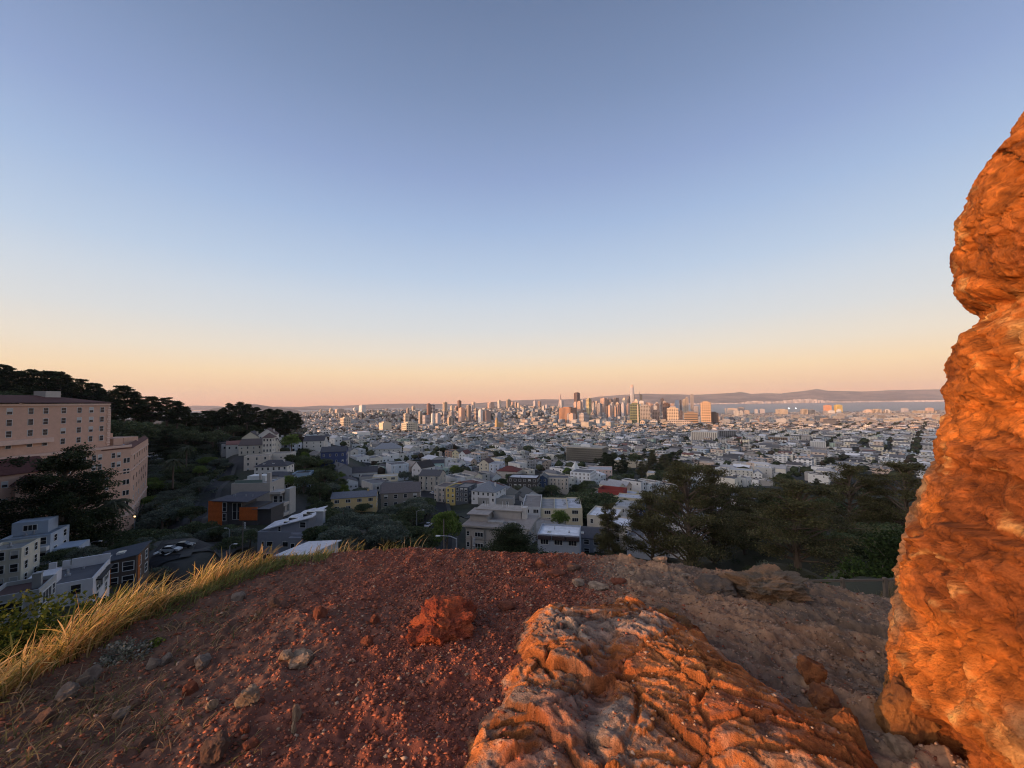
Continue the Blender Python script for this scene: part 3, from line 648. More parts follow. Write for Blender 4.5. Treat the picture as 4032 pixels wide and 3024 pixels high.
# ------------------------------------------------------------------ grass
def blades(name, label, pts, hmin, hmax, lean, cols, mat_, seed, width=0.0035, seedhead=0.3, cat='grass'):
    """pts: array of (x, y, z, size factor)"""
    rng = np.random.RandomState(seed); n = len(pts); S = 6
    h = (hmin + (hmax - hmin) * rng.rand(n) ** 1.4) * pts[:, 3]
    az = rng.normal(lean[0], lean[2], n); ln = np.abs(rng.normal(lean[1], 0.25, n))
    t = np.linspace(0, 1, S)[None]
    curve = t ** 1.8 * ln[:, None] * h[:, None]
    cx = pts[:, 0:1] + curve * np.cos(az)[:, None]; cy = pts[:, 1:2] + curve * np.sin(az)[:, None]
    cz = pts[:, 2:3] + h[:, None] * (t - 0.32 * np.minimum(ln, 1.3)[:, None] * t ** 2.2)
    wd = width * (0.7 + 0.7 * rng.rand(n))[:, None] * (1 - t ** 2 * 0.85)
    head = (rng.rand(n) < seedhead)[:, None]
    wd = np.where(head & (t > 0.72), width * 1.5 * np.sin((t - 0.68) / 0.32 * 3.0).clip(0.15, 1), wd)
    fa = rng.rand(n) * 3.14; ox, oy = np.cos(fa)[:, None] * wd, np.sin(fa)[:, None] * wd
    V = np.stack([np.stack([cx - ox, cy - oy, cz], -1), np.stack([cx + ox, cy + oy, cz], -1)], 2)      # n,S,2,3
    b = np.arange(n)[:, None] * S * 2; i = np.arange(S - 1)[None] * 2
    Q = np.stack([b + i, b + i + 1, b + i + 3, b + i + 2], -1).reshape(-1, 4)
    me = bpy.data.meshes.new(name); fast_mesh(me, V.reshape(-1, 3), Q); me.materials.append(mat_)
    pick = rng.randint(0, len(cols), n); cc = np.array(cols)[pick] * (0.7 + 0.6 * rng.rand(n, 1))
    cc = cc[:, None, None] * (np.ones((1, S, 2, 1))) * (1 + (t[0][None, :, None, None] - 0.5) * 0.3)
    vcol(me, cc.reshape(-1, 3))
    return tag(link(name, me), label, cat, kind='stuff')
M_grass = mat('grass_blade', None, src='attr', var=0.1, scale=20, rough=0.6, spec=0.2, trans=0.35)
def crest_pts(n, u0, u1, off0, off1, seed, dens=None):
    rng = np.random.RandomState(seed); cu = np.array([c_[0] for c_ in CR], float)
    us = rng.uniform(u0, u1, n)
    if dens is not None: us = us[rng.rand(n) < np.interp(us, dens[0], dens[1])]
    n = len(us); x = np.interp(us, cu, CX[1:-1]); y = np.interp(us, cu, CY[1:-1])
    # outward normal of the crest
    x2 = np.interp(us + 12, cu, CX[1:-1]); y2 = np.interp(us + 12, cu, CY[1:-1]); tx, ty = x2 - x, y2 - y; L = np.hypot(tx, ty); nx, ny = -ty / L, tx / L
    o = rng.uniform(off0, off1, n)
    x = x + nx * o + rng.normal(0, 0.03, n); y = y + ny * o + rng.normal(0, 0.03, n)
    z = Gz(x, y)[0] - 0.01
    return np.stack([x, y, z, np.ones(n)], -1), us, o
GOLD = [(0.48, 0.32, 0.10), (0.26, 0.22, 0.06), (0.58, 0.40, 0.18), (0.40, 0.28, 0.08), (0.45, 0.25, 0.11), (0.12, 0.13, 0.035)]
p1, us, o = crest_pts(11000, -250, 1640, -0.10, 0.75, 11, dens=([-250, 700, 1050, 1150, 1350, 1640], [1, 1, 0.75, 0.4, 0.28, 0.10]))
cl = sstep(-0.35, 0.25, fbm(p1[:, 0] * 4, p1[:, 1] * 4, oct=3, seed=90)); p1[:, 3] = (0.6 + 0.6 * cl) * np.interp(us, [0, 700, 950, 1150, 1640], [1.0, 0.85, 0.62, 0.48, 0.42]); p1 = p1[np.random.RandomState(1).rand(len(p1)) < 0.35 + 0.65 * cl]
blades('grass', 'long golden grass bending along the left crest of the hilltop', p1, 0.14, 0.42, (0.35, 0.62, 1.0), GOLD, M_grass, 12, width=0.0040, seedhead=0.45)
p2, us, o = crest_pts(5000, 500, 1300, -0.28, 0.1, 13, dens=([500, 800, 1300], [0.25, 1, 0.3])); p2[:, 3] = 0.6
blades('grass', 'low green grass at the foot of the golden grass', p2, 0.06, 0.2, (0.4, 0.8, 1.2), [(0.14, 0.18, 0.05), (0.18, 0.2, 0.06), (0.25, 0.2, 0.08)], M_grass, 14, seedhead=0.05)
# dry weeds lying on the soil at the left
rng = np.random.RandomState(21); pts = []
for (u, v, r, n) in [(830,2420,0.16,110),(800,2530,0.2,90),(650,2480,0.12,60),(120,2900,0.35,330),(330,2950,0.3,220),(520,2720,0.2,70),(240,2780,0.3,160),(60,2760,0.2,160),(700,2890,0.14,60),(430,2640,0.2,90),(1000,2440,0.08,30),(1190,2620,0.05,16),(930,2990,0.1,30),(560,2850,0.25,70)]:
    x, y = gp(u, v, -1.62)
    for _ in range(n):
        a, q = rng.rand() * 6.28, r * rng.rand() ** 0.6; xx_, yy_ = x + q * math.cos(a), y + q * math.sin(a); pts.append((xx_, yy_, 0, 0.7 + 0.6 * rng.rand()))
pts = np.array(pts); pts[:, 2] = Gz(pts[:, 0], pts[:, 1])[0] - 0.004
blades('dry_weeds', 'sparse dry weeds and straw on the brown soil at lower left', pts, 0.03, 0.09, (0.6, 1.1, 1.6), [(0.26, 0.17, 0.09), (0.14, 0.12, 0.05), (0.32, 0.21, 0.12), (0.10, 0.10, 0.04)], M_grass, 22, seedhead=0.05, width=0.0028, cat='weeds')
# tufts on the crest in the middle and on the right
def tuft(name, label, u, v, n, r, h0, h1, cols, seed, D=None, wd=0.003, head=0.2):
    if D is None:
        x, y = gp(u, v, -1.85)
        for _ in range(4): x, y = gp(u, v, float(G0(np.array([x]), np.array([y]))[0][0]))
    else: q = P(u, v, D); x, y = q.x, q.y
    rng = np.random.RandomState(seed); a = rng.rand(n) * 6.28; q = r * rng.rand(n) ** 0.7
    X_, Y_ = x + q * np.cos(a), y + q * np.sin(a); Z_ = Gz(X_, Y_)[0]
    cz = Z_.mean(); V = np.stack([X_, Y_, Z_ - 0.01, np.ones(n)], -1)
    o = blades(name, label, V, h0, h1, (0.5, 0.45, 1.8), cols, M_grass, seed, seedhead=head, width=wd, cat='grass tuft')
    if o.get('kind'): del o['kind']
    return o
GRN = [(0.10, 0.13, 0.05), (0.15, 0.16, 0.06), (0.2, 0.17, 0.08)]
tuft('grass_tuft', 'sparse stalks with seed heads on the crest before the blue-grey house', 2215, 2178, 40, 0.16, 0.12, 0.34, GRN + GOLD[:2], 31)
tuft('grass_tuft', 'small green weed clump on the crest right of the sparse stalks', 2290, 2178, 90, 0.16, 0.06, 0.18, GRN, 32, head=0)
tuft('grass_tuft', 'green weed clump on the crest under the cream house', 2360, 2180, 110, 0.20, 0.06, 0.2, GRN, 33, head=0)
tuft('grass_tuft', 'small clump of pale stalks on the crest before the pines', 2470, 2192, 60, 0.14, 0.06, 0.17, GRN, 34)
tuft('grass_tuft', 'dry brown stalks on the crest left of the pine trunks', 2650, 2212, 90, 0.16, 0.08, 0.28, GOLD[2:] + GRN, 35)
tuft('grass_tuft', 'dry fan of stalks on the crest beside the pine trunks', 2715, 2222, 60, 0.12, 0.08, 0.3, GOLD + GRN, 36)
# ------------------------------------------------------------------ buildings: shared pieces
M_paint = mat('painted_wall', None, src='obj', var=0.10, scale=0.7, rough=0.8)
M_shingle = mat('roof_shingle', None, src='obj', var=0.22, scale=1.6, rough=0.9, bump=0.3, bscale=8, dist=0.05)
M_deck = mat('roof_membrane', None, src='obj', var=0.25, scale=0.45, rough=0.9)
M_trim = mat('white_trim', (0.62, 0.62, 0.60), var=0.05, scale=1, rough=0.6)
M_glass = mat('window_glass', (0.018, 0.02, 0.024), rough=0.12, var=0.2, scale=0.9, spec=0.6)
M_blind = mat('window_blind', (0.45, 0.45, 0.44), rough=0.5, var=0.15, scale=2)
M_metal = mat('galvanised_metal', (0.35, 0.36, 0.38), rough=0.5, var=0.15, scale=3, metal=0.3)
M_dark = mat('dark_opening', (0.012, 0.012, 0.014), rough=0.6, var=0.2)
M_wood = mat('stained_timber', (0.42, 0.12, 0.03), rough=0.7, var=0.2, scale=2.5)
M_conc = mat('weathered_concrete', (0.33, 0.31, 0.28), rough=0.9, var=0.2, scale=0.3)
WCACHE = {}
def window_me(w, h, kind='sash'):
    """recessed-looking window: frame standing 6 cm proud of the wall, glazing behind it; faces -y"""
    key = (round(w, 1), round(h, 1), kind)
    if key in WCACHE: return WCACHE[key]
    b = MB(); t = 0.11; y0 = -0.07; w, h = key[0], key[1]
    b.box(-w / 2 - t, -w / 2, y0, 0.03, -t, h + t, 0, bottom=True); b.box(w / 2, w / 2 + t, y0, 0.03, -t, h + t, 0, bottom=True)
    b.box(-w / 2, w / 2, y0, 0.03, h, h + t, 0, bottom=True); b.box(-w / 2, w / 2, y0 - 0.04, 0.03, -t, 0, 0, bottom=True)
    if kind == 'sash': b.box(-w / 2, w / 2, y0 + 0.02, 0.0, h * 0.5 - 0.03, h * 0.5 + 0.03, 0, bottom=True)
    if kind == 'triple':
        for q in (-w / 6, w / 6): b.box(q - 0.04, q + 0.04, y0 + 0.02, 0.0, 0, h, 0, bottom=True)
    b.add([(-w / 2, -0.015, 0), (w / 2, -0.015, 0), (w / 2, -0.015, h), (-w / 2, -0.015, h)], [(0, 1, 2, 3)], 1)
    if kind == 'blind': b.add([(-w / 2, -0.022, h * 0.45), (w / 2, -0.022, h * 0.45), (w / 2, -0.022, h), (-w / 2, -0.022, h)], [(0, 1, 2, 3)], 2)
    me = b.mesh('window', [M_trim, M_glass, M_blind]); WCACHE[key] = me; return me
def roof_mb(kind, w, d, h, rise, oh=0.35):
    """roof over x in +-w/2, y in 0..d with eaves at h; returns mesh builder, gable wall faces"""
    b = MB(); g = []
    x0, x1, y0, y1 = -w / 2 - oh, w / 2 + oh, -oh, d + oh; th = 0.16
    def slab(ps):       # quad/tri panel given thickness
        n = len(ps); lo = [(x, y, z - th) for x, y, z in ps]
        b.add(list(ps) + lo, [tuple(range(n)), tuple(range(2 * n - 1, n - 1, -1))] + [(i, i + n, (i + 1) % n + n, (i + 1) % n) for i in range(n)])
    e = h + 0.06
    if kind == 'gx':      # ridge along x
        slab([(x0, y0, e), (x1, y0, e), (x1, d / 2, e + rise), (x0, d / 2, e + rise)]); slab([(x1, y1, e), (x0, y1, e), (x0, d / 2, e + rise), (x1, d / 2, e + rise)])
        for s in (-1, 1): g.append([(s * w / 2, 0, h), (s * w / 2, d, h), (s * w / 2, d / 2, h + rise * 0.93)])
    elif kind == 'gy':    # ridge along y, gable to the front
        slab([(x0, y0, e), (0, y0, e + rise), (0, y1, e + rise), (x0, y1, e)]); slab([(0, y0, e + rise), (x1, y0, e), (x1, y1, e), (0, y1, e + rise)])
        for q in (0, d): g.append([(-w / 2, q, h), (w / 2, q, h), (0, q, h + rise * 0.93)])
    elif kind == 'hip':
        k = min(w, d) / 2
        if w >= d: a, c = (-w / 2 + k, d / 2, e + rise), (w / 2 - k, d / 2, e + rise)
        else: a, c = (0, k, e + rise), (0, d - k, e + rise)
        if w >= d:
            slab([(x0, y0, e), (x1, y0, e), c, a]); slab([(x1, y1, e), (x0, y1, e), a, c]); slab([(x0, y1, e), (x0, y0, e), a]); slab([(x1, y0, e), (x1, y1, e), c])
        else:
            slab([(x0, y0, e), (x1, y0, e), a]); slab([(x1, y1, e), (x0, y1, e), c]); slab([(x0, y1, e), (x0, y0, e), a, c]); slab([(x1, y0, e), (x1, y1, e), c, a])
    elif kind == 'shed':   # rises to +x
        slab([(x0, y0, e), (x1, y0, e + rise), (x1, y1, e + rise), (x0, y1, e)])
        g.append([(-w / 2, 0, h), (w / 2, 0, h), (w / 2, 0, h + rise * 0.96)]); g.append([(-w / 2, d, h), (w / 2, d, h), (w / 2, d, h + rise * 0.96)])
        g.append([(w / 2, 0, h), (w / 2, d, h), (w / 2, d, h + rise * 0.96), (w / 2, 0, h + rise * 0.96)])
    return b, g
ZONES = []       # footprints already built on (x, y, radius)
TREEZ = []
def house(name, label, cat, u, v, D, yaw, w, d, h, roof='flat', rcol=(0.3, 0.3, 0.31), wcol=(0.55, 0.53, 0.5), floors=2, cols=3, side=2, rise=2.0, wkind='sash', ww=1.0, wh=1.5,
          chim=0, sky_=0, vents=0, bay=0, found=7, group=None, band=None, zone=True, pos=None):
    p = P(u, v, D) if pos is None else Vector(pos)
    rz = R(yaw)
    rt = thing(name, label, cat, p, rz, group)
    b = MB(); tp = h if roof != 'flat' else h - 0.35
    b.box(-w / 2, w / 2, 0, d, -found, tp)
    if roof == 'flat':
        t = 0.22; z1 = h + 0.25
        b.box(-w / 2, w / 2, 0, t, tp, z1); b.box(-w / 2, w / 2, d - t, d, tp, z1); b.box(-w / 2, -w / 2 + t, t, d - t, tp, z1); b.box(w / 2 - t, w / 2, t, d - t, tp, z1)
    rb = None; kind = roof
    if roof == 'flat':
        rb = MB(); rb.box(-w / 2 + 0.22, w / 2 - 0.22, 0.22, d - 0.22, tp - 0.05, tp + 0.06)
    else:
        rb, gs = roof_mb(roof, w, d, h, rise)
        for g in gs: b.add(g, [tuple(range(len(g)))])
    for q in range(bay):           # bay windows standing out of the front
        bx = (q + 0.5) / bay * w - w / 2
        b.prism([(bx - 1.3, 0), (bx - 0.8, -0.8), (bx + 0.8, -0.8), (bx + 1.3, 0)], 0.8 if floors > 1 else 0, h - 0.5)
    if band:
        for zb in band: b.box(-w / 2 - 0.12, w / 2 + 0.12, -0.12, d + 0.12, zb, zb + 0.28, bottom=True)
    wall = b.obj('wall', [M_paint], rt, color=wcol)
    ro = rb.obj('roof', [M_deck if roof == 'flat' else M_shingle], rt, color=rcol)
    fh = h / floors
    rng = random.Random(hash((round(u), round(v))) & 0xffff)
    for f in range(floors):
        z = f * fh + fh * 0.32
        for c in range(cols):
            x = (c + 0.5) / cols * w - w / 2
            k = wkind if rng.random() > 0.25 or wkind != 'sash' else 'blind'
            yy = -0.005
            if bay and abs(((x + w / 2) / w * bay) % 1 - 0.5) * w / bay < 0.7: yy = -0.805
            link('window', window_me(ww, min(wh, fh * 0.6), k), rt, (x, yy, z))
        for c in range(side):
            y = (c + 0.5) / side * d
            link('window', window_me(ww, min(wh, fh * 0.6), 'sash'), rt, (w / 2 + 0.005, y, z), R(90))
            if p.x > 0.1 * p.y: link('window', window_me(ww, min(wh, fh * 0.6), 'sash'), rt, (-w / 2 - 0.005, y, z), R(-90))
    for q in range(chim):
        c = MB(); x = w * (0.3 - 0.5 * q); y = d * 0.45; zc = h + (rise * 0.5 if roof != 'flat' else 0)
        c.box(x - 0.45, x + 0.45, y - 0.3, y + 0.3, h - 0.6, zc + 1.7); c.box(x - 0.52, x + 0.52, y - 0.37, y + 0.37, zc + 1.7, zc + 1.85, bottom=True)
        c.obj('chimney', [M_paint], ro, color=tuple(q_ * 0.8 for q_ in wcol))
    for q in range(sky_):
        c = MB(); x = w * (-0.25 + 0.28 * q); y = d * (0.35 + 0.1 * (q % 2))
        zt = tp if roof == 'flat' else h + rise * (0.5 if roof != 'shed' else (x + w / 2) / w) + 0.12
        if roof == 'gx' or roof == 'hip': y = d * 0.22; zt = h + rise * 0.46
        c.box(x - 0.6, x + 0.6, y - 0.8, y + 0.8, zt - 0.25, zt + 0.22); c.box(x - 0.5, x + 0.5, y - 0.7, y + 0.7, zt + 0.22, zt + 0.25, 1)
        c.obj('skylight', [M_trim, M_glass], ro)
    for q in range(vents):
        c = MB(); x = w * rng.uniform(-0.4, 0.4); y = d * rng.uniform(0.15, 0.85); r = rng.uniform(0.12, 0.35)
        zt = tp if roof == 'flat' else h
        c.tube([(x, y, zt), (x, y, zt + rng.uniform(0.5, 1.2) + (0 if roof == 'flat' else rise * 0.8))], r * 0.6, 8); c.box(x - r, x + r, y - r, y + r, zt + 0.0, zt + 0.35, bottom=True)
        c.obj('roof_vent', [M_metal], ro)
    if zone:
        cx, cy = p.x - math.sin(rz) * d / 2, p.y + math.cos(rz) * d / 2
        m = max(w, d) / 2 + 3; ZONES.append((cx, cy, m)); TREEZ.append((cx, cy, min(w, d) / 2 + 1.5))
        if abs(w - d) > 6:
            for s in (-1, 1):
                if w > d: ZONES.append((cx + s * math.cos(rz) * w / 3, cy + s * math.sin(rz) * w / 3, d / 2 + 4)); TREEZ.append((cx + s * math.cos(rz) * w / 3, cy + s * math.sin(rz) * w / 3, d / 2 + 1))
                else: ZONES.append((cx - s * math.sin(rz) * d / 3, cy + s * math.cos(rz) * d / 3, w / 2 + 4)); TREEZ.append((cx - s * math.sin(rz) * d / 3, cy + s * math.cos(rz) * d / 3, w / 2 + 1))
    return rt, ro, wall
def addbox(rt, name, m, x0, x1, y0, y1, z0, z1, color=None, **kw):
    b = MB(); b.box(x0, x1, y0, y1, z0, z1, bottom=True); o = b.obj(name, [m], rt, color=color)
    for k, v in kw.items(): o[k] = v
    return o
def win(rt, w, h, x, y, z, a=0, kind='sash'):
    return link('window', window_me(w, h, kind), rt, (x, y, z), R(a))
def arch_me(w, h):
    b = MB(); n = 10; r = w / 2
    pts = [(-r, 0), (r, 0)] + [(r * math.cos(math.pi * i / n), h - r + r * math.sin(math.pi * i / n)) for i in range(n + 1)]
    b.add([(x, -0.02, z) for x, z in pts], [tuple(range(len(pts)))], 1)
    for q in (-r / 3, r / 3): b.box(q - 0.05, q + 0.05, -0.09, -0.02, 0, h - 0.5, 0, bottom=True)
    for z in (h * 0.33, h * 0.62): b.box(-r, r, -0.08, -0.02, z - 0.05, z + 0.05, 0, bottom=True)
    return b.mesh('arched_window', [M_trim, M_glass])
# ------------------------------------------------------------------ the pink hotel on the left
PINK = (0.57, 0.36, 0.268); PINKT = (0.66, 0.47, 0.38); TILE = (0.11, 0.045, 0.038)
hb = thing('apartment_building', 'huge salmon pink stucco building with red tile roof on the left', 'building', (-166.0, 162.0, -57.0))
def seg(b, pts, z0, z1, mi=0, cap=True): b.prism(pts, z0, z1, mi, cap)
# footprints in coordinates relative to (-166, 162); the long facades face +x
b = MB()
b.prism([(-22, -95), (-3.5, -95), (-1.0, -5), (-1.0, 1.5), (-26, 1.5)], -12, 58.7)          # tall slab
b.prism([(-30, 1.5), (-8, 1.5), (-8, 9), (-30, 9)], -12, 55.5)                               # stepped end
b.prism([(-30, 9), (-14, 9), (-14, 16), (-30, 16)], -12, 45.5)
b.prism([(-3.5, -95), (-1.6, -95), (3.4, -30), (7.0, 3), (-1.0, 3), (-1, -5)], -12, 41.2)      # lower front wing
b.prism([(-1.0, 3), (7.0, 3), (-33, 54), (-46, 44), (-26, 16), (-8, 9)], -12, 39.8)            # wing running away
b.prism([(7.0, -14), (10.2, -13.5), (10.2, 2), (7.0, 3)], -12, 14.0)                            # low terrace block
hw = b.obj('wall', [M_paint], hb, color=PINK)
# pale string courses and cornices
def course(pts, z, t=0.45, o=0.35):
    b = MB()
    for (ax, ay), (bx, by) in zip(pts[:-1], pts[1:]):
        L = math.hypot(bx - ax, by - ay); nx, ny = (by - ay) / L * o, -(bx - ax) / L * o
        b.prism([(ax + nx, ay + ny), (bx + nx, by + ny), (bx - nx * 0.2, by - ny * 0.2), (ax - nx * 0.2, ay - ny * 0.2)], z, z + t)
        o2 = len(b.v) - 8; b.f.append((o2 + 3, o2 + 2, o2 + 1, o2)); b.m.append(0); b.c.append(None)
    return b.obj('cornice', [M_paint], hb, color=PINKT)
front = [(-1.6, -95), (3.4, -30), (7.0, 3)]; back = [(7.0, 3), (-33, 54)]
course(front, 40.7, 0.9); course(front, 30.6); course(back, 30.6); course(back, 36.8, 0.35); course(back, 13.5, 0.6); course([(-3.5, -95), (-1.0, -5), (-1.0, 1.5)], 58.0, 0.7, 0.5); course([(7, -14), (10.2, -13.5), (10.2, 2)], 13.4, 0.9)
# quoined corner of the tall slab
cq = MB()
for i in range(17): cq.box(-1.25, -0.75 + (0.1 if i % 2 else 0), 0.3 if i % 2 else 0.7, 1.75, 41.5 + i * 0.95, 42.2 + i * 0.95, bottom=True)
cq.obj('quoin', [M_paint], hb, color=PINKT)
# tiled roofs
rb = MB()
E0, RZ = 59.1, 62.0
rb.add([(0.2, -95, E0), (-0.2, -4, E0), (0.0, 2.3, E0), (-27, 2.3, E0), (-23, -95, E0), (-12.5, -95, RZ), (-12.8, -11, RZ)],
       [(0, 1, 6, 5), (1, 2, 6), (2, 3, 6), (3, 4, 5, 6), (4, 3, 2, 1, 0)])
rb.add([(7.4, 3.4, 40.1), (-33.2, 54.4, 40.1), (-34.6, 53.3, 41.6), (5.0, 3.4, 41.6), (5.0, -8, 41.6), (6.0, -8, 40.2)], [(0, 1, 2, 3), (0, 3, 4, 5)])
hr = rb.obj('roof', [M_shingle], hb, color=TILE)
addbox(hb, 'rooftop_plant', M_paint, -14, -9.5, -14, -9, 60, 63.6, (0.45, 0.42, 0.38)); addbox(hb, 'rooftop_plant', M_paint, -16, -9, -60, -48, 60, 63.4, (0.4, 0.38, 0.35))
addbox(hb, 'penthouse', M_paint, -9.5, -2.0, 4.5, 8.5, 39.5, 44.0, PINK); addbox(hb, 'penthouse', M_paint, -22, -12, 19, 26, 39.5, 43.2, PINK)
sk = MB(); sk.add([(-6.5, 9.5, 39.9), (-1, 9.5, 39.9), (-6, 15.5, 39.9), (-11, 14, 39.9), (-5.5, 11, 41.4), (-8, 13, 41.4)], [(0, 1, 4), (1, 2, 5, 4), (2, 3, 5), (3, 0, 4, 5)]); sk.obj('skylight', [M_metal], hb)
# balcony on the tall slab
addbox(hb, 'balcony', M_paint, -2.2, 0.2, -36, -19, 45.0, 46.6, PINKT)
rngw = random.Random(4)
nw = 0; WX = MB()
def hwin(ax, ay, bx, by, t, z, w=1.25, h=1.9, kind=None):
    """a window on the facade from a to b at parameter t"""
    global nw
    L = math.hypot(bx - ax, by - ay); dx, dy = (bx - ax) / L, (by - ay) / L
    ang = math.degrees(math.atan2(dy, dx))
    nx, ny = dy, -dx
    k = kind or ('blind' if rngw.random() < 0.35 else 'sash')
    cx_, cy_ = ax + dx * t * L, ay + dy * t * L
    if nw >= 97:            # past a hundred on one building the rest are one part
        q = lambda s, o, zz: (cx_ + dx * s + nx * o, cy_ + dy * s + ny * o, zz)
        WX.add([q(-w / 2 - .1, .04, z - .1), q(w / 2 + .1, .04, z - .1), q(w / 2 + .1, .04, z + h + .1), q(-w / 2 - .1, .04, z + h + .1)], [(0, 1, 2, 3)], 0)
        WX.add([q(-w / 2, .06, z), q(w / 2, .06, z), q(w / 2, .06, z + h), q(-w / 2, .06, z + h)], [(0, 1, 2, 3)], 1); return
    link('window', window_me(w, h, k), hb, (cx_ + nx * 0.01, cy_ + ny * 0.01, z), math.radians(ang)); nw += 1
A1, B1 = (-3.5, -95), (-1.0, -5)
yl = [-56.5, -53, -45.5, -37.8, -30.5, -24.8, -20.5, -15, -9.8, -5.6, -1.6]
for fl, z in enumerate((55.2, 51.4, 47.6, 43.8)):
    for i, yv in enumerate(yl):
        hwin(*A1, *B1, (yv + 95) / 90.0, z, 1.4, 2.0)
A2, B2 = (-1.6, -95), (3.4, -30); A3, B3 = (3.4, -30), (7.0, 3)
for z in (36.9, 33.2):
    for yv in (-58, -53, -45, -38, -33): hwin(*A2, *B2, (yv + 95) / 65.0, z)
for z in (36.9, 33.2): 
    for t in (0.28, 0.36, 0.60, 0.66, 0.80, 0.86): hwin(*A3, *B3, t, z, 1.2, 1.9)
hwin(*A3, *B3, 0.47, 36.9, 3.4, 1.9, 'triple')
for z, t in ((28.4, 0.74), (24.6, 0.74), (28.4, 0.3), (21, 0.3), (17.5, 0.5)): hwin(*A3, *B3, t, z, 1.0, 1.3)
addbox(hb, 'door', M_dark, 6.55, 6.95, -6, -3.2, 14.0, 17.6)
A4, B4 = back
for r_ in range(8):
    for t in (0.16, 0.30, 0.44, 0.58, 0.72, 0.86): 
        hwin(*A4, *B4, t, 3.5 + r_ * 4.4, 1.5, 2.1, 'sash')
for r_ in range(8):
    for t in (0.93, 0.97): hwin(*A3, *B3, t, 3.5 + r_ * 4.4, 1.0, 1.9, 'sash')
WX.obj('windows', [M_trim, M_glass], hb)['kind'] = 'stuff'
am = arch_me(3.6, 6.0)
for (x, y, a) in ((9.0 - 2.1, -9.5, 84), (10.23, -5.2, 90), (10.23, -0.6, 90)): link('arched_window', am, hb, (x + 0.02, y, 1.2), R(a))
for i, y in enumerate((-39, -32)): link('arched_window', am, hb, (2.75 + i * 0.5, y, 24.0), R(85)).scale = (0.8, 1, 0.8)
for q in [(-170, 160, 30), (-180, 120, 34), (-170, 190, 26), (-195, 205, 22), (-185, 80, 34)]: ZONES.append(q)
for q in [(-176, 150, 16), (-176, 120, 18), (-173, 172, 10), (-185, 188, 10), (-197, 203, 8), (-176, 95, 18)]: TREEZ.append(q)
# gabled pink annexe in front
an1, ro, _ = house('apartment_annexe', 'low salmon pink annexe with brown tile gables at the left edge', 'building', 70, 2070, 112, 72, 11, 11, 14.5, 'gx', TILE, PINK, 3, 2, 1, 4.0, ww=1.0, wh=1.5, band=[7.0])
addbox(an1, 'wall', M_paint, 5.52, 10.5, 0, 6, -4, 9.6, PINK)
g, _g = roof_mb('gy', 5, 5, 11.5, 2.4); g.obj('roof', [M_shingle], an1, (1, -2, 0.0), color=TILE)
addbox(an1, 'wall', M_paint, -1.5, 3.5, -2, -0.02, -4, 11.4, PINK)
# ------------------------------------------------------------------ houses at the lower left
h1, r1, _ = house('house', 'light blue-grey stepped house with white trimmed windows at the left edge', 'house', 95, 2262, 92, 28, 8.0, 8.5, 8.2, 'flat', (0.26, 0.30, 0.34), (0.36, 0.42, 0.50), 3, 3, 2, ww=1.3, wh=1.5, vents=2, group=None)
addbox(h1, 'upper_storey', M_paint, -4, 2.0, 4, 8.4, 8, 11.0, (0.36, 0.42, 0.50)); win(h1, 2.2, 1.2, -1.0, 3.99, 9.0, 0, 'triple')
addbox(h1, 'balcony', M_trim, -1.5, 3.9, -1.3, -0.02, 5.0, 5.9); addbox(h1, 'annexe', M_paint, 4.02, 8.5, 1.0, 6.5, -5, 4.6, (0.36, 0.42, 0.50)); win(h1, 1.4, 1.4, 6.2, 0.98, 2.2)
house('house', 'cream stepped stucco house cut by the left edge below the blue-grey house', 'house', -5, 2330, 78, 30, 5.5, 7, 7.6, 'flat', (0.3, 0.29, 0.27), (0.55, 0.52, 0.43), 3, 3, 2, vents=1)
h3, r3, _ = house('house', 'white stucco flat-roofed house with stepped parapets and roof terrace', 'house', 225, 2446, 63, 34, 7.6, 9.8, 5.4, 'flat', (0.13, 0.13, 0.14), (0.62, 0.61, 0.63), 2, 2, 2, vents=3, ww=1.1, wh=1.5)
addbox(h3, 'stair_tower', M_paint, -3.7, -0.9, 1.2, 4.6, 5.0, 6.9, (0.62, 0.61, 0.63)); addbox(h3, 'parapet', M_paint, -1.0, 3.8, 9.4, 9.78, 5.0, 6.7, (0.62, 0.61, 0.63))
for q in range(3): addbox(h3, 'parapet', M_paint, -3.7 + q * 1.6, -2.8 + q * 1.6, 9.45, 9.79, 5.6, 6.6, (0.62, 0.61, 0.63))
win(h3, 3.4, 1.8, 3.81, 3.6, 2.7, 90, 'triple'); win(h3, 2.4, 1.8, 3.81, 7.4, 2.7, 90, 'triple'); addbox(h3, 'awning', M_dark, 3.8, 4.5, 1.4, 9.0, 4.7, 4.88)
h4, r4, _ = house('house', 'grey house with dark brown flat roof and wide white-framed window', 'house', 40, 2452, 56, 34, 5.2, 6.2, 3.6, 'flat', (0.10, 0.06, 0.055), (0.36, 0.37, 0.37), 1, 1, 0, ww=2, wh=1.6, chim=1)
win(h4, 3.0, 1.6, 2.61, 2.6, 1.3, 90, 'triple'); win(h4, 1.0, 1.6, 2.61, 5.0, 1.3, 90)
h5, r5, _ = house('house', 'dark modern house with timber panels and two skylights under the trees', 'house', 440, 2330, 80, 30, 7, 9, 5.6, 'shed', (0.07, 0.08, 0.10), (0.09, 0.07, 0.06), 2, 3, 2, rise=1.0, ww=1.6, wh=2.0, sky_=2)
addbox(h5, 'timber_panel', M_wood, -1.0, -0.2, -0.1, -0.01, 0.5, 5.6); addbox(h5, 'timber_panel', M_wood, 3.51, 3.6, 1.0, 2.4, 0.4, 6.0)
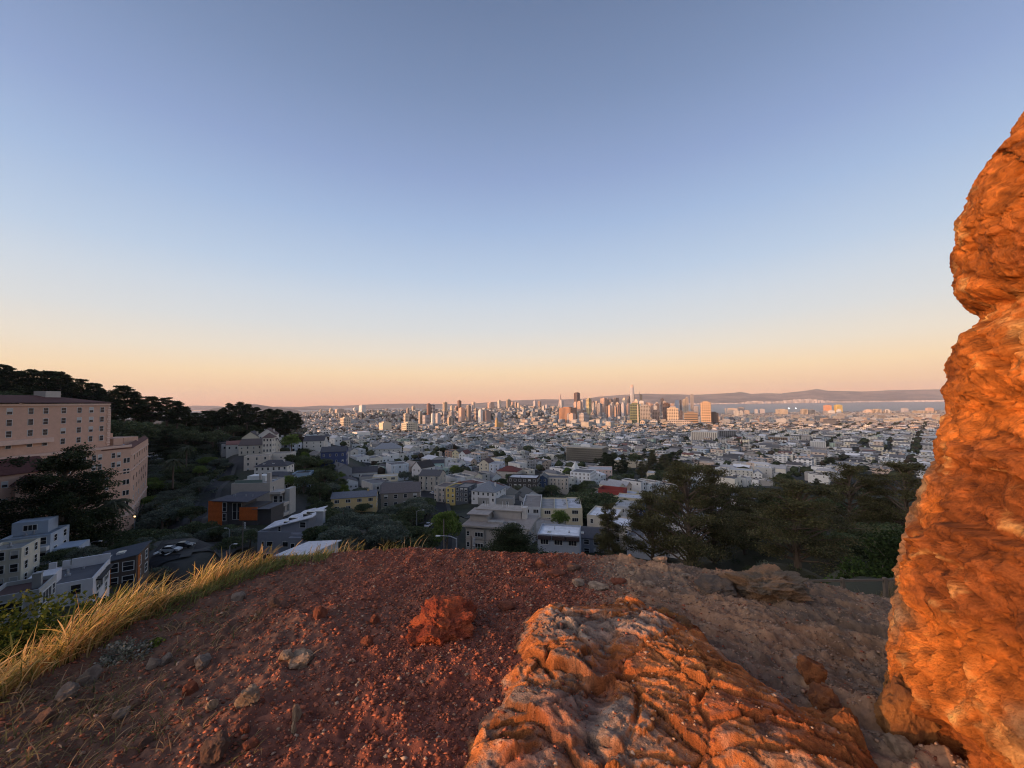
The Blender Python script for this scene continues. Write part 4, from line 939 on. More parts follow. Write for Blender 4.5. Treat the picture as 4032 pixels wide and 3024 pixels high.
# ------------------------------------------------------------------ modern houses left of centre
OR = (0.52, 0.125, 0.028)
h6 = thing('house', 'modern house clad in orange timber with tall glazing and dark roof', 'house', P(925, 2052, 150), R(-2))
b = MB(); b.box(-10.2, -3.5, 0, 9, -6, 7.6); b.box(-3.5, -1.6, 1.2, 9, -6, 7.2); b.box(1.9, 8.4, 0.2, 9, -6, 5.2); b.box(-1.6, 1.9, 1.0, 9, -6, 7.0); b.box(8.4, 13, 1.2, 9, -6, 4.4)
b.obj('wall', [M_paint], h6, color=(0.075, 0.07, 0.07))
for x0, x1, z0, z1 in ((-10.3, -4.9, -1.5, 7.5), (1.7, 8.5, 0.3, 5.1)): addbox(h6, 'timber_cladding', mat('orange_cladding', OR, rough=0.7, var=0.18, scale=1.2, stripes=(0.45, 0.12, 400.0, 1.0, (0.22, 0.05, 0.015))), x0, x1, -0.12, -0.01 if x0 < 0 else 0.18, z0, z1)
addbox(h6, 'timber_cladding', MATS['orange_cladding'], -10.4, -10.21, 0, 4, -1.5, 7.5)
for x, w_, z, hh in ((-4.1, 1.3, 3.6, 3.2), (-4.1, 1.3, 0.2, 2.6), (-0.9, 1.5, 0.4, 6.0), (0.9, 1.5, 0.4, 6.0)):
    o = win(h6, w_, hh, x, -0.02 if x < -3.4 else 0.98, z, 0, 'sash')
b = MB(); b.add([(-8.6, -0.6, 7.75), (5.4, -0.8, 7.35), (7.0, 9.5, 8.9), (-4.5, 9.5, 8.9), (-8.6, -0.6, 7.5), (5.4, -0.8, 7.1), (7.0, 9.5, 8.65), (-4.5, 9.5, 8.65)], [(0, 1, 2, 3), (7, 6, 5, 4), (0, 4, 5, 1), (1, 5, 6, 2), (2, 6, 7, 3), (3, 7, 4, 0)]); ro6 = b.obj('roof', [M_deck], h6, color=(0.085, 0.085, 0.10))
for x in (-3.6, -2.9, 1.2, 3.9): 
    c = MB(); c.tube([(x, 4, 7.5), (x, 4, 9.1)], 0.13, 8); c.obj('roof_vent', [M_metal], ro6)
addbox(h6, 'lower_roof', M_deck, 6.6, 13.2, -0.4, 9.2, 4.42, 4.6, (0.12, 0.12, 0.13))
ZONES.append((P(925, 2052, 150).x, 155, 14)); TREEZ.append((P(880, 2052, 150).x, 155, 6)); TREEZ.append((P(980, 2052, 150).x, 155, 6))
h7, r7, _ = house('apartment_house', 'beige stucco house with glazed roof terrace and stacked balconies behind the orange one', 'house', 985, 2035, 166, 4, 15.5, 12, 13.6, 'flat', (0.34, 0.34, 0.34), (0.40, 0.365, 0.325), 3, 0, 0, vents=3)
addbox(h7, 'window', M_glass, -4.2, -3.0, -0.05, -0.01, 8.8, 9.4)
addbox(h7, 'glass_balustrade', mat('green_glass', (0.16, 0.22, 0.20), rough=0.15, spec=0.6), -6.5, 4.5, 0.3, 0.4, 13.9, 15.1); addbox(h7, 'roof_pavilion', M_trim, -4.0, 3.4, 4.5, 9.5, 13.5, 16.0)
addbox(h7, 'chimney', M_paint, 5.9, 7.3, 1.0, 2.2, 13.2, 17.8, (0.42, 0.38, 0.34)); addbox(h7, 'chimney', M_paint, 2.2, 2.9, 2.0, 2.7, 13.2, 17.4, (0.42, 0.38, 0.34))
for q, (x0, x1, zt) in enumerate(((7.78, 12.5, 9.5), (7.78, 14.2, 4.6), (7.78, 14.2, 0.4))):
    addbox(h7, 'balcony', M_paint, x0, x1, -1.0 - q, 5, zt - 0.35, zt + (0.9 if q else 0.6), (0.42, 0.39, 0.36)); addbox(h7, 'wall', M_paint, x0, x1 - 1.2 + 0.4 * q, 1.0, 9, zt - 5.5, zt - 0.36, (0.34, 0.32, 0.30))
    win(h7, 1.6, 2.6, 9.6, 0.99, zt - 4.1, 0); win(h7, 1.2, 2.6, 11.7, 0.99, zt - 4.1, 0, 'sash')
addbox(h7, 'party_wall', M_paint, 12.2, 14.3, 3, 8.5, -5, 10.4, (0.37, 0.36, 0.34)); win(h7, 0.8, 2.2, 7.785, 2.5, 9.6, 90)
# grey house with the white mono-pitch roof
h8 = thing('house', 'grey three-storey house under a white sloping roof with tall chimney', 'house', P(1125, 2205, 120), R(-6))
GY = (0.27, 0.28, 0.315)
b = MB(); b.box(-9.2, 7.6, 0, 10, -6, 7.6); b.box(-9.2, -9.0, 0, 10, 7.6, 8.2); b.box(-9.0, 1.5, 0, 0.2, 7.6, 8.2)
b.add([(-6.6, 2.0, 7.6), (5.8, 2.0, 7.6), (5.8, 2.0, 11.9), (-6.6, 2.0, 8.8)], [(0, 1, 2, 3)]); b.add([(5.8, 2.0, 7.6), (5.8, 10, 7.6), (5.8, 10, 11.9), (5.8, 2.0, 11.9)], [(0, 1, 2, 3)]); b.add([(-6.6, 10, 7.6), (-6.6, 2, 7.6), (-6.6, 2, 8.8), (-6.6, 10, 8.8)], [(0, 1, 2, 3)])
b.box(1.5, 7.8, -1.2, -0.0, -6, 7.0); b.box(7.6, 9.6, 1.5, 9, -6, 5.2)
b.obj('wall', [M_paint], h8, color=GY)
b = MB(); zz_ = lambda x: 8.8 + (x + 6.6) / 12.4 * 3.1; zt_ = lambda y: (y - 1.3) * 0.17
for x0, x1, y1 in ((-8.6, -4.2, 6.5), (-4.2, -1.2, 8.4), (-1.2, 3.0, 10.2), (3.0, 7.6, 9.2)):
    b.add([(x0, 1.3, zz_(x0) + 0.12), (x1, 1.3, zz_(x1) + 0.12), (x1, y1, zz_(x1) + 0.12 + zt_(y1)), (x0, y1, zz_(x0) + 0.12 + zt_(y1)), (x0, 1.3, zz_(x0) - 0.15), (x1, 1.3, zz_(x1) - 0.15), (x1, y1, zz_(x1) - 0.15 + zt_(y1)), (x0, y1, zz_(x0) - 0.15 + zt_(y1))], [(0, 1, 2, 3), (7, 6, 5, 4), (0, 4, 5, 1), (1, 5, 6, 2), (2, 6, 7, 3), (3, 7, 4, 0)])
ro8 = b.obj('roof', [M_deck], h8, color=(0.66, 0.67, 0.70))
for x, y, w_ in ((-0.2, 4.0, 1.5), (4.6, 5.6, 1.6), (4.4, 4.2, 1.6), (-1.6, 2.4, 0.7)):
    c = MB(); c.box(x - w_, x + w_, y - 0.35, y + 0.35, zz_(x) + zt_(y) - 0.3, zz_(x) + zt_(y) + 0.42); c.obj('skylight', [M_glass], ro8)
addbox(h8, 'chimney', M_paint, 7.9, 10.0, 2.6, 4.0, -4, 13.6, (0.33, 0.34, 0.37)); addbox(h8, 'chimney_cap', M_trim, 7.7, 10.2, 2.4, 4.2, 13.6, 13.95)
for z in (3.9, 0.3):
    for x, w_, y in ((-7.4, 0.6, -0.01), (-5.2, 1.9, -0.01), (-0.2, 1.7, -0.01), (3.0, 1.1, -1.21), (6.2, 1.9, -1.21)): win(h8, w_, 1.4, x, y, z, 0, 'blank')
win(h8, 1.8, 1.6, 4.0, 1.99, 9.0, 0, 'sash'); win(h8, 0.8, 1.4, -3.6, 1.99, 7.7); win(h8, 1.6, 1.5, 9.61, 3.5, 2.2, 90)
q8 = P(1125, 2205, 120); ZONES.append((q8.x, q8.y + 5, 13)); TREEZ.append((q8.x - 5, q8.y + 4, 5.5)); TREEZ.append((q8.x + 5, q8.y + 4, 5.5))
house('shed_roof_house', 'small white low-pitched roof poking up behind the golden grass', 'house', 1150, 2262, 62, -20, 6.5, 6, 2.5, 'shed', (0.62, 0.62, 0.65), (0.5, 0.5, 0.52), 1, 2, 1, rise=1.0)
# further houses climbing the street on the left
WH = (0.62, 0.62, 0.62); CR_ = (0.58, 0.52, 0.40); DK = (0.075, 0.075, 0.085); BL = (0.26, 0.36, 0.46); GYR = (0.20, 0.21, 0.235); TA = (0.40, 0.37, 0.32)
L5 = [
 ('pale blue house with a flat roof right of the beige terrace house', 1183, 1928, 208, 12, 8.2, 9, 8.3, 'flat', DK, (0.27, 0.36, 0.46), 2, 2, 1, {}),
 ('white house with green-glazed sunroom left of the pale blue house', 1122, 1930, 204, 8, 7.2, 9, 6.6, 'gx', DK, WH, 2, 2, 1, dict(rise=1.0, wkind='triple', ww=3.0, wh=1.6)),
 ('dark low roofed house behind the beige terrace house', 1075, 1905, 224, 4, 15, 10, 4.6, 'hip', DK, (0.3, 0.28, 0.26), 1, 4, 1, dict(rise=1.4)),
 ('white villa with a dark hip roof and roof lights on the left slope', 1066, 1878, 235, 10, 18, 11, 6.2, 'hip', DK, (0.60, 0.585, 0.55), 2, 6, 2, dict(rise=3.0, sky_=2, chim=1)),
 ('cream stucco house with terraces above the white villa', 1010, 1858, 252, 20, 14, 10, 9.8, 'flat', (0.33, 0.28, 0.24), (0.55, 0.49, 0.42), 3, 3, 1, dict(vents=2)),
 ('long cream flat house at the right end of the hillside terrace', 1085, 1836, 262, -4, 15, 10, 8.2, 'flat', (0.3, 0.26, 0.23), (0.56, 0.53, 0.48), 2, 2, 1, dict(vents=1)),
 ('large old house with brown roof and white dormers on the left slope', 1010, 1790, 275, 14, 22, 12, 6.5, 'gx', (0.11, 0.09, 0.085), (0.50, 0.47, 0.40), 2, 6, 2, dict(rise=4.2, chim=1)),
 ('corner turret house with a pointed brown roof beside the old brown-roofed house', 1052, 1785, 268, 8, 6, 6, 10.5, 'hip', (0.12, 0.085, 0.08), (0.54, 0.51, 0.45), 3, 3, 2, dict(rise=3.2)),
 ('cream gabled villa, left of two under the dark hilltop trees', 985, 1765, 300, 22, 11, 14, 8.0, 'gy', (0.13, 0.11, 0.10), (0.60, 0.55, 0.42), 2, 3, 2, dict(rise=4.5, chim=1)),
 ('white gabled villa, right of two under the dark hilltop trees', 1050, 1762, 305, 22, 12, 14, 9.5, 'gy', (0.14, 0.10, 0.09), (0.60, 0.57, 0.52), 3, 3, 2, dict(rise=5.0, chim=2)),
 ('low house with a rusty red roof left of the gabled villas', 930, 1775, 285, 30, 12, 10, 4.5, 'gx', (0.20, 0.10, 0.085), (0.48, 0.46, 0.42), 1, 3, 1, dict(rise=2.4)),
 ('dark navy blue house with white trimmed dormers', 1312, 1828, 290, 16, 17, 12, 9.0, 'gx', (0.07, 0.075, 0.09), (0.045, 0.065, 0.15), 2, 4, 2, dict(rise=3.4, chim=1, band=[8.6])),
 ('white house with dark dormered roof beside the tree mass', 1235, 1765, 330, 12, 16, 12, 6.0, 'gx', DK, (0.52, 0.51, 0.48), 2, 3, 1, dict(rise=4.0)),
 ('yellow ochre long house with grey gable roof', 1393, 2012, 198, 14, 21, 9.5, 6.6, 'gx', (0.15, 0.16, 0.185), (0.60, 0.44, 0.22), 2, 4, 2, dict(rise=2.2, chim=1, wkind='triple', ww=2.0)),
 ('taupe shingled house with broad grey-brown gable roof right of the yellow one', 1577, 2000, 212, 10, 20, 13, 8.0, 'gx', (0.135, 0.12, 0.12), (0.24, 0.21, 0.18), 2, 4, 1, dict(rise=4.2, ww=1.7, wh=1.9)),
 ('grey flat-roofed extension behind the taupe shingled house', 1560, 1955, 236, 10, 18, 10, 6.8, 'flat', (0.24, 0.25, 0.26), (0.16, 0.16, 0.17), 2, 2, 1, dict(vents=3)),
 ('small white gabled house among trees above the yellow ochre house', 1372, 1930, 258, 30, 12, 13, 5.0, 'gy', DK, WH, 1, 4, 2, dict(rise=2.4)),
 ('cream flat-roofed house right of the small white gabled house', 1515, 1914, 268, 12, 16, 10, 6.2, 'flat', (0.46, 0.44, 0.41), (0.56, 0.50, 0.36), 2, 3, 1, dict(wkind='triple', ww=2.2, vents=1)),
 ('grey stucco flat house between the white gabled and the cream house', 1442, 1908, 274, 12, 9, 10, 5.2, 'flat', DK, (0.33, 0.32, 0.30), 1, 2, 1, {}),
 ('dark roofed house with small white gabled dormers', 1430, 1882, 300, 18, 20, 12, 4.0, 'gx', (0.085, 0.08, 0.085), (0.5, 0.5, 0.5), 1, 4, 1, dict(rise=3.6)),
 ('tall white painted townhouse with dark flat roof', 1575, 1888, 318, 32, 14, 16, 12.0, 'flat', (0.13, 0.13, 0.135), (0.62, 0.64, 0.66), 3, 3, 4, dict(vents=2, bay=2)),
 ('white house with steep black gable roof beside the tall white townhouse', 1640, 1880, 308, -35, 11, 14, 7.2, 'gy', (0.05, 0.045, 0.045), (0.60, 0.60, 0.60), 2, 2, 2, dict(rise=5.0)),
 ('taupe victorian house with cross gables and white windows', 1690, 1934, 276, -10, 15, 13, 10.4, 'gx', (0.10, 0.10, 0.105), TA, 3, 4, 2, dict(rise=3.4, bay=2, chim=1, wh=1.8)),
 ('beige row house with red tiled cornice at the street corner', 1733, 1980, 238, -18, 8, 13, 9.4, 'flat', (0.14, 0.12, 0.115), (0.48, 0.42, 0.36), 3, 3, 2, dict(bay=2)),
 ('mustard yellow row house with paired windows', 1774, 1984, 234, -18, 6.0, 13, 9.2, 'flat', (0.13, 0.125, 0.12), (0.58, 0.44, 0.16), 3, 2, 0, dict(vents=1)),
 ('charcoal grey row house right of the mustard yellow one', 1818, 1978, 232, -18, 8.0, 13, 8.6, 'flat', (0.22, 0.21, 0.20), (0.085, 0.095, 0.11), 3, 3, 2, dict(ww=1.5, vents=1)),
 ('white house with big grey hip roof right of the charcoal row house', 1903, 1978, 226, -22, 15, 15, 6.0, 'hip', (0.20, 0.215, 0.235), (0.60, 0.60, 0.60), 2, 5, 3, dict(rise=4.6, chim=1)),
 ('large pale house under a long slate grey roof in the middle distance', 1522, 1792, 415, 10, 28, 16, 6.5, 'hip', (0.24, 0.255, 0.28), (0.50, 0.49, 0.46), 2, 6, 2, dict(rise=5.5, chim=1)),
 ('light teal small house under a black roof', 1712, 1845, 350, 10, 16, 10, 4.6, 'gx', (0.05, 0.05, 0.06), (0.33, 0.47, 0.46), 1, 4, 1, dict(rise=2.4)),
 ('white flat-topped building with white triangular spirelet behind', 2285, 1918, 325, -28, 17, 17, 11.8, 'flat', (0.16, 0.16, 0.165), (0.66, 0.67, 0.69), 4, 5, 6, dict(vents=2, wh=1.5, ww=0.9, band=[8.6])),
 ('pale pink stucco block with cornice behind the white flat-topped building', 2362, 1892, 362, -14, 22, 20, 9.6, 'flat', (0.40, 0.40, 0.41), (0.50, 0.38, 0.34), 3, 7, 5, dict(vents=4, band=[8.8])),
 ('black scaffold-wrapped building under a white roof', 2057, 1943, 285, -14, 21, 13, 11.0, 'flat', (0.52, 0.53, 0.55), (0.045, 0.042, 0.042), 3, 6, 3, dict(vents=2, ww=1.6)),
 ('beige row of bay-windowed flats right of the black scaffolding', 2193, 1930, 300, -10, 17, 12, 9.0, 'flat', (0.10, 0.105, 0.12), (0.46, 0.41, 0.35), 3, 6, 2, dict(bay=3)),
 ('narrow dark blue house with white trim beside the black scaffolding', 2137, 1935, 296, -10, 6.5, 12, 9.6, 'gy', (0.12, 0.13, 0.13), (0.05, 0.075, 0.14), 3, 2, 1, dict(rise=2.4)),
 ('house with dark red hip roof and white rear wall', 1995, 1880, 330, -20, 18, 14, 5.0, 'hip', (0.14, 0.045, 0.04), (0.42, 0.38, 0.34), 1, 3, 2, dict(rise=3.6)),
 ('cream gabled house with brown mansard and round window', 1905, 1865, 345, -20, 9, 13, 9.0, 'gy', (0.10, 0.065, 0.06), (0.60, 0.54, 0.42), 3, 2, 2, dict(rise=3.4)),
 ('pale blue-white bay-fronted house with flat white parapet', 1945, 1870, 338, -20, 9, 14, 9.2, 'flat', (0.30, 0.30, 0.31), (0.48, 0.52, 0.58), 3, 2, 2, dict(bay=1)),
 ('row house with terracotta-coloured front on the middle slope', 1765, 1815, 420, -18, 8, 14, 10.5, 'flat', (0.14, 0.13, 0.13), (0.40, 0.26, 0.20), 3, 2, 2, dict(bay=1)),
 ('cream bay-windowed row house right of the terracotta-coloured one', 1793, 1818, 416, -18, 7.5, 14, 10.0, 'gy', (0.10, 0.10, 0.10), (0.56, 0.50, 0.34), 3, 2, 2, dict(rise=2.6)),
 ('white row house with dark red gable right of the cream bay-windowed one', 1820, 1822, 410, -18, 8, 14, 8.6, 'gy', (0.13, 0.055, 0.05), (0.58, 0.60, 0.60), 3, 2, 2, dict(rise=3.6)),
 ('charcoal gabled house behind the flat grey apartment roofs', 2045, 1985, 246, 24, 12, 13, 4.2, 'gy', (0.10, 0.105, 0.10), (0.22, 0.22, 0.21), 1, 2, 1, dict(rise=3.6)),
 ('dark gabled house with white porch behind the yellow apartments', 2098, 1990, 240, 18, 12, 14, 5.0, 'gy', (0.09, 0.095, 0.095), (0.55, 0.55, 0.55), 1, 2, 1, dict(rise=3.8)),
 ('low grey garage roof beyond the hedge of the beige apartment block', 1950, 1992, 224, -10, 20, 8, 4.0, 'flat', (0.20, 0.195, 0.18), (0.30, 0.29, 0.27), 1, 3, 1, {}),
 ('deep blue narrow house with white bay near the pines', 2501, 2058, 186, -30, 6, 10, 7.0, 'flat', (0.14, 0.15, 0.17), (0.05, 0.085, 0.18), 2, 2, 2, dict(bay=1)),
 ('pale grey house with terraces left of the deep blue one', 2455, 2060, 184, -30, 9, 12, 7.4, 'flat', (0.36, 0.37, 0.38), (0.40, 0.42, 0.44), 2, 3, 3, dict(vents=1, chim=1)),
 ('cream two-storey house with pale roof left of the tall pine', 2586, 1898, 398, -26, 19, 14, 8.4, 'flat', (0.48, 0.48, 0.50), (0.55, 0.49, 0.40), 2, 4, 2, dict(vents=1)),
 ('pale grey terrace with white gabled ends right of the tall pine', 2920, 1885, 430, -30, 22, 13, 9.0, 'flat', (0.44, 0.45, 0.47), (0.50, 0.49, 0.44), 3, 6, 2, dict(bay=2)),
 ('white gabled victorian at the end of the pale grey terrace', 2985, 1898, 420, -30, 8, 13, 8.5, 'gy', (0.30, 0.31, 0.33), (0.62, 0.62, 0.60), 3, 2, 2, dict(rise=3.6)),
 ('long white apartment row with brick end at the foot of the tall rock', 3556, 1862, 545, -14, 46, 13, 11.0, 'flat', (0.30, 0.30, 0.31), (0.55, 0.53, 0.46), 3, 12, 2, dict(vents=2)),
 ('pale house with grey hip roof seen through the pines', 2950, 2030, 150, -20, 9, 10, 5.5, 'hip', (0.13, 0.14, 0.16), (0.48, 0.44, 0.40), 2, 3, 2, dict(rise=2.2)),
 ('white steep-roofed house at the foot of the pines', 2815, 2245, 88, -25, 8, 8, 5.0, 'hip', (0.56, 0.57, 0.62), (0.56, 0.57, 0.6), 1, 2, 1, dict(rise=2.0)),
 ('white flat-roofed garage row seen between pine branches', 2665, 2110, 125, -28, 20, 9, 3.4, 'flat', (0.66, 0.67, 0.70), (0.45, 0.45, 0.45), 1, 4, 2, {}),
 ('pale house with grey roof half hidden behind pine trunks', 2775, 2120, 120, -28, 12, 10, 6.5, 'gx', (0.30, 0.31, 0.33), (0.44, 0.43, 0.42), 2, 3, 2, dict(rise=2.4)),
 ('low grey house with white trimmed windows behind the crest plants', 2545, 2190, 128, -24, 12, 9, 5.6, 'flat', (0.13, 0.13, 0.14), (0.30, 0.32, 0.35), 1, 4, 2, dict(vents=2)),
]
for lb, u, v, D, yaw, w, d, h, rf, rc, wc, fl, co, si, kw in L5:
    house('house', lb, 'house', u, v, D, yaw, w, d, h, rf, rc, wc, fl, co, si, **kw)
# ------------------------------------------------------------------ bigger blocks below the crest
TB = (0.40, 0.36, 0.32)
h9, r9, _ = house('apartment_building', 'beige concrete apartment block with broad overhanging roof and roof decks', 'building', 1955, 2215, 136, -14, 22, 15, 11.8, 'flat', (0.31, 0.27, 0.24), TB, 3, 0, 0, vents=6)
addbox(h9, 'eaves', M_paint, -12.2, 12.0, -1.1, 16, 11.5, 12.02, (0.36, 0.32, 0.28))
addbox(h9, 'roof', M_deck, -12.0, 11.8, -0.9, 15.8, 12.03, 12.12, (0.31, 0.27, 0.24))
addbox(h9, 'penthouse', M_paint, -11, -4.5, 4.5, 11, 12.1, 14.5, TB); addbox(h9, 'penthouse_roof', M_deck, -11.9, -3.8, 3.4, 12, 14.5, 14.75, (0.34, 0.30, 0.27)); addbox(h9, 'penthouse', M_paint, -3.5, 6.5, 9.5, 15.5, 12.1, 14.8, TB); addbox(h9, 'penthouse_roof', M_deck, -10.5, 7.2, 9.0, 16.4, 14.8, 15.1, (0.36, 0.32, 0.28))
addbox(h9, 'stair_tower', M_paint, 6.8, 8.6, 9.5, 12, 12.1, 16.2, (0.5, 0.47, 0.43))
for z in (8.4, 4.7, 1.0):
    for x in (-6.0, 3.6): addbox(h9, 'bay', M_paint, x - 1.9, x + 1.9, -0.55, -0.01, z - 0.9, z + 2.4, (0.36, 0.33, 0.29)); win(h9, 2.8, 1.4, x, -0.57, z, 0, 'triple')
    win(h9, 0.9, 1.4, -10.2, -0.01, z)
    addbox(h9, 'string_course', M_paint, -11.08, 11.08, -0.08, -0.005, z - 1.3, z - 1.1, (0.30, 0.27, 0.24))
    for y in (4, 9): win(h9, 1.6, 1.4, 11.01, y, z, 90, 'triple')
addbox(h9, 'balcony_screen', M_paint, 9.2, 11.0, -1.3, -1.1, 8.0, 11.6, (0.46, 0.42, 0.38)); 
for x in (-2.5, 0.4, 4.8): 
    c = MB(); c.box(x - 1.4, x + 1.4, 2.4, 4.6, 12.12, 12.75); c.obj('roof_hatch', [M_conc], r9)
for x in (-8, -7, -1.2, 0.2, 1.1, 6.0): 
    c = MB(); c.tube([(x, 13, 15), (x, 13, 17.2)], 0.09, 6); c.obj('antenna', [M_trim], r9)
house('apartment_wing', 'low beige wing with flat roof right of the beige apartment block', 'building', 2090, 2190, 150, -30, 12, 20, 8.2, 'flat', (0.27, 0.245, 0.22), (0.34, 0.31, 0.28), 2, 2, 2, vents=3)
YE = (0.55, 0.49, 0.35)
A = [('white rendered flat with blue-grey trim, left end of the row of flats', 2093, 2090, 178, -6, 8.2, 24, 10.2, (0.22, 0.20, 0.185), (0.50, 0.51, 0.52), 3, 2, 3, dict(wkind='triple', ww=2.2, vents=3)),
     ('cream flat, second from the left in the row of flats', 2157, 2091, 178, -6, 6.3, 20, 9.7, (0.26, 0.255, 0.25), YE, 3, 1, 0, dict(wkind='triple', ww=2.6, vents=2)),
     ('cream flat, second from the right in the row of flats', 2211, 2092, 178, -6, 6.2, 20, 9.7, (0.42, 0.43, 0.46), YE, 3, 1, 0, dict(wkind='triple', ww=2.6, vents=3)),
     ('cream flat, right end of the row of flats', 2266, 2093, 177, -6, 6.4, 20, 10.0, (0.46, 0.47, 0.51), YE, 3, 1, 0, dict(wkind='triple', ww=2.6, vents=2))]
for lb, u, v, D, yaw, w, d, h, rc, wc, fl, co, si, kw in A:
    house('apartment_house', lb, 'building', u, v, D, yaw, w, d, h, 'flat', rc, wc, fl, co, si, **kw)
h10, r10, _ = house('apartment_house', 'blue-grey house with bright white flat roof and brown awnings', 'house', 2200, 2215, 122, -12, 12.8, 10.5, 8.0, 'flat', (0.70, 0.71, 0.74), (0.33, 0.36, 0.41), 2, 3, 0, wkind='triple', ww=2.4, wh=1.7, vents=2, sky_=1)
for x in (-4.2, 0.2, 4.4): addbox(h10, 'awning', mat('brown_awning', (0.05, 0.035, 0.035), rough=0.9), x - 2.0, x + 2.0, -0.9, -0.02, 6.9, 7.9)
h11, r11, _ = house('house', 'slate grey terrace house with dark roof right of the blue-grey house', 'house', 2330, 2190, 133, -16, 13, 12, 5.8, 'gx', (0.075, 0.075, 0.085), (0.21, 0.22, 0.25), 2, 4, 1, rise=1.6, ww=1.6, sky_=1)
house('house', 'cream house with white domed flat roof behind a small cypress', 'house', 2370, 2120, 150, -25, 11, 14, 8.0, 'flat', (0.66, 0.67, 0.70), (0.50, 0.46, 0.38), 2, 3, 3, vents=2)
house('house', 'cream stucco house with white flat roof right of the small cypress', 'house', 2435, 2180, 136, -22, 8.6, 11, 9.2, 'flat', (0.68, 0.69, 0.72), (0.44, 0.40, 0.34), 3, 3, 2, vents=1)
# school with red wall
h12, r12, _ = house('school_building', 'low school with red parapet wall around a roof court and pale roofs', 'school', 2410, 1985, 262, -30, 26, 20, 5.6, 'flat', (0.44, 0.45, 0.48), (0.48, 0.44, 0.30), 1, 6, 3, vents=6)
b = MB()
for i in range(4): b.prism([(-10, 4), (6, 4), (6, 4.5), (-10, 4.5)] if i == 0 else [(-10, 14), (6, 14), (6, 14.4), (-10, 14.4)] if i == 1 else [(-10.4, 4), (-10, 4), (-10, 14.4), (-10.4, 14.4)] if i == 2 else [(6, 4), (6.4, 4), (6.4, 14.4), (6, 14.4)], 5.3, 8.6 - 0.5 * (i == 0))
b.obj('parapet', [M_paint], h12, color=(0.22, 0.04, 0.033))
house('school_wing', 'cream angular school wing in front of the red parapet wall', 'school', 2480, 1998, 246, -22, 15, 12, 5.6, 'flat', (0.46, 0.47, 0.50), (0.46, 0.41, 0.30), 1, 3, 2, vents=2)
# grey concrete office block
def finned(label, u0, v0, D, yaw, w, d, h, wc, fins, cap=(0.35, 0.32, 0.27), name='office_building', found=4, fw=0.45, dark=(0.03, 0.03, 0.032)):
    p = P(u0, v0, D); rt = thing(name, label, 'building', p, R(yaw))
    b = MB(); b.box(-w / 2, w / 2, 0, d, 2.8, h); b.box(-w / 2 + 3, w / 2 - 3, 3, d - 3, -found, 2.8); b.obj('wall', [M_paint], rt, color=dark)
    b = MB(); b.box(-w / 2 - 0.8, w / 2 + 0.8, -0.8, d + 0.8, h, h + 1.1, bottom=True); b.obj('roof', [M_paint], rt, color=cap)
    k = int(w / fins); b = MB()
    for i in range(k + 1): x = -w / 2 + i * w / k; b.box(x - fw / 2, x + fw / 2, -0.7, 0.0, 2.6, h)
    k2 = int(d / fins)
    for i in range(k2 + 1):
        y = i * d / k2
        b.box(w / 2, w / 2 + 0.7, y - fw / 2, y + fw / 2, 2.6, h); b.box(-w / 2 - 0.7, -w / 2, y - fw / 2, y + fw / 2, 2.6, h)
    nfl = int(round(h / 3.6))
    for f in range(nfl + 1): z = 2.6 + f * (h - 2.6) / nfl; b.box(-w / 2 - 0.25, w / 2 + 0.25, -0.25, d + 0.25, z - 0.45, z, bottom=True)
    b.obj('facade_fins', [M_paint], rt, color=wc)
    b = MB(); b.box(-w * 0.15, w * 0.12, d * 0.35, d * 0.7, h + 1.1, h + 5); b.obj('rooftop_plant', [M_paint], rt, color=(0.55, 0.56, 0.57))
    c = p + Vector((-math.sin(R(yaw)) * d / 2, math.cos(R(yaw)) * d / 2, 0))
    for s in (-0.33, 0, 0.33): ZONES.append((c.x + s * w * math.cos(R(yaw)), c.y + s * w * math.sin(R(yaw)), d / 2 + 14)); TREEZ.append((c.x + s * w * math.cos(R(yaw)), c.y + s * w * math.sin(R(yaw)), d / 2 + 3))
    return rt
finned('grey-brown concrete office block with close vertical fins in the middle distance', 2300, 1822, 590, -28, 54, 30, 21.5, (0.25, 0.23, 0.19), 1.5)
finned('white colonnaded stone building on a rise below downtown', 2772, 1737, 1080, -32, 62, 52, 24, (0.62, 0.56, 0.49), 4.6, cap=(0.60, 0.55, 0.49), fw=2.2, dark=(0.20, 0.17, 0.15))
finned('dark glass block with pale frames right of the colonnaded stone building', 2862, 1733, 1130, -30, 46, 26, 26, (0.30, 0.31, 0.33), 5.0, cap=(0.3, 0.3, 0.31), fw=0.7)
finned('pale concrete apartment slab on the right of the city floor', 3225, 1773, 950, -26, 26, 16, 20, (0.62, 0.61, 0.58), 4.0, cap=(0.6, 0.6, 0.58), fw=1.6, dark=(0.4, 0.4, 0.4))
finned('brown brick block with tall windows right of the trees', 3065, 1757, 900, -30, 34, 18, 20, (0.26, 0.18, 0.13), 4.2, cap=(0.4, 0.38, 0.33), fw=1.8)
house('supermarket', 'supermarket with pale tower sign seen beyond the right-hand trees', 'shop', 2968, 1756, 900, -20, 20, 30, 9, 'flat', (0.5, 0.5, 0.5), (0.45, 0.36, 0.28), 1, 3, 1)
sg = addbox(bpy.data.objects['supermarket'], 'sign_tower', M_trim, -11, 11, -1.6, -0.2, 0, 16); addbox(bpy.data.objects['supermarket'], 'sign_panel', mat('rose_sign', (0.50, 0.30, 0.32), rough=0.6), -8, 8, -1.75, -1.61, 11, 14.5)
house('warehouse', 'long low warehouse with bright white roof near the right rock', 'warehouse', 3490, 1742, 1060, -12, 88, 40, 6, 'hip', (0.66, 0.70, 0.76), (0.34, 0.2, 0.18), 1, 10, 2, rise=4)
house('market_hall', 'long low hall with a white roof in front of the dark park trees', 'hall', 2478, 1832, 520, -26, 40, 26, 6, 'flat', (0.66, 0.67, 0.68), (0.40, 0.36, 0.28), 1, 8, 3, vents=4)
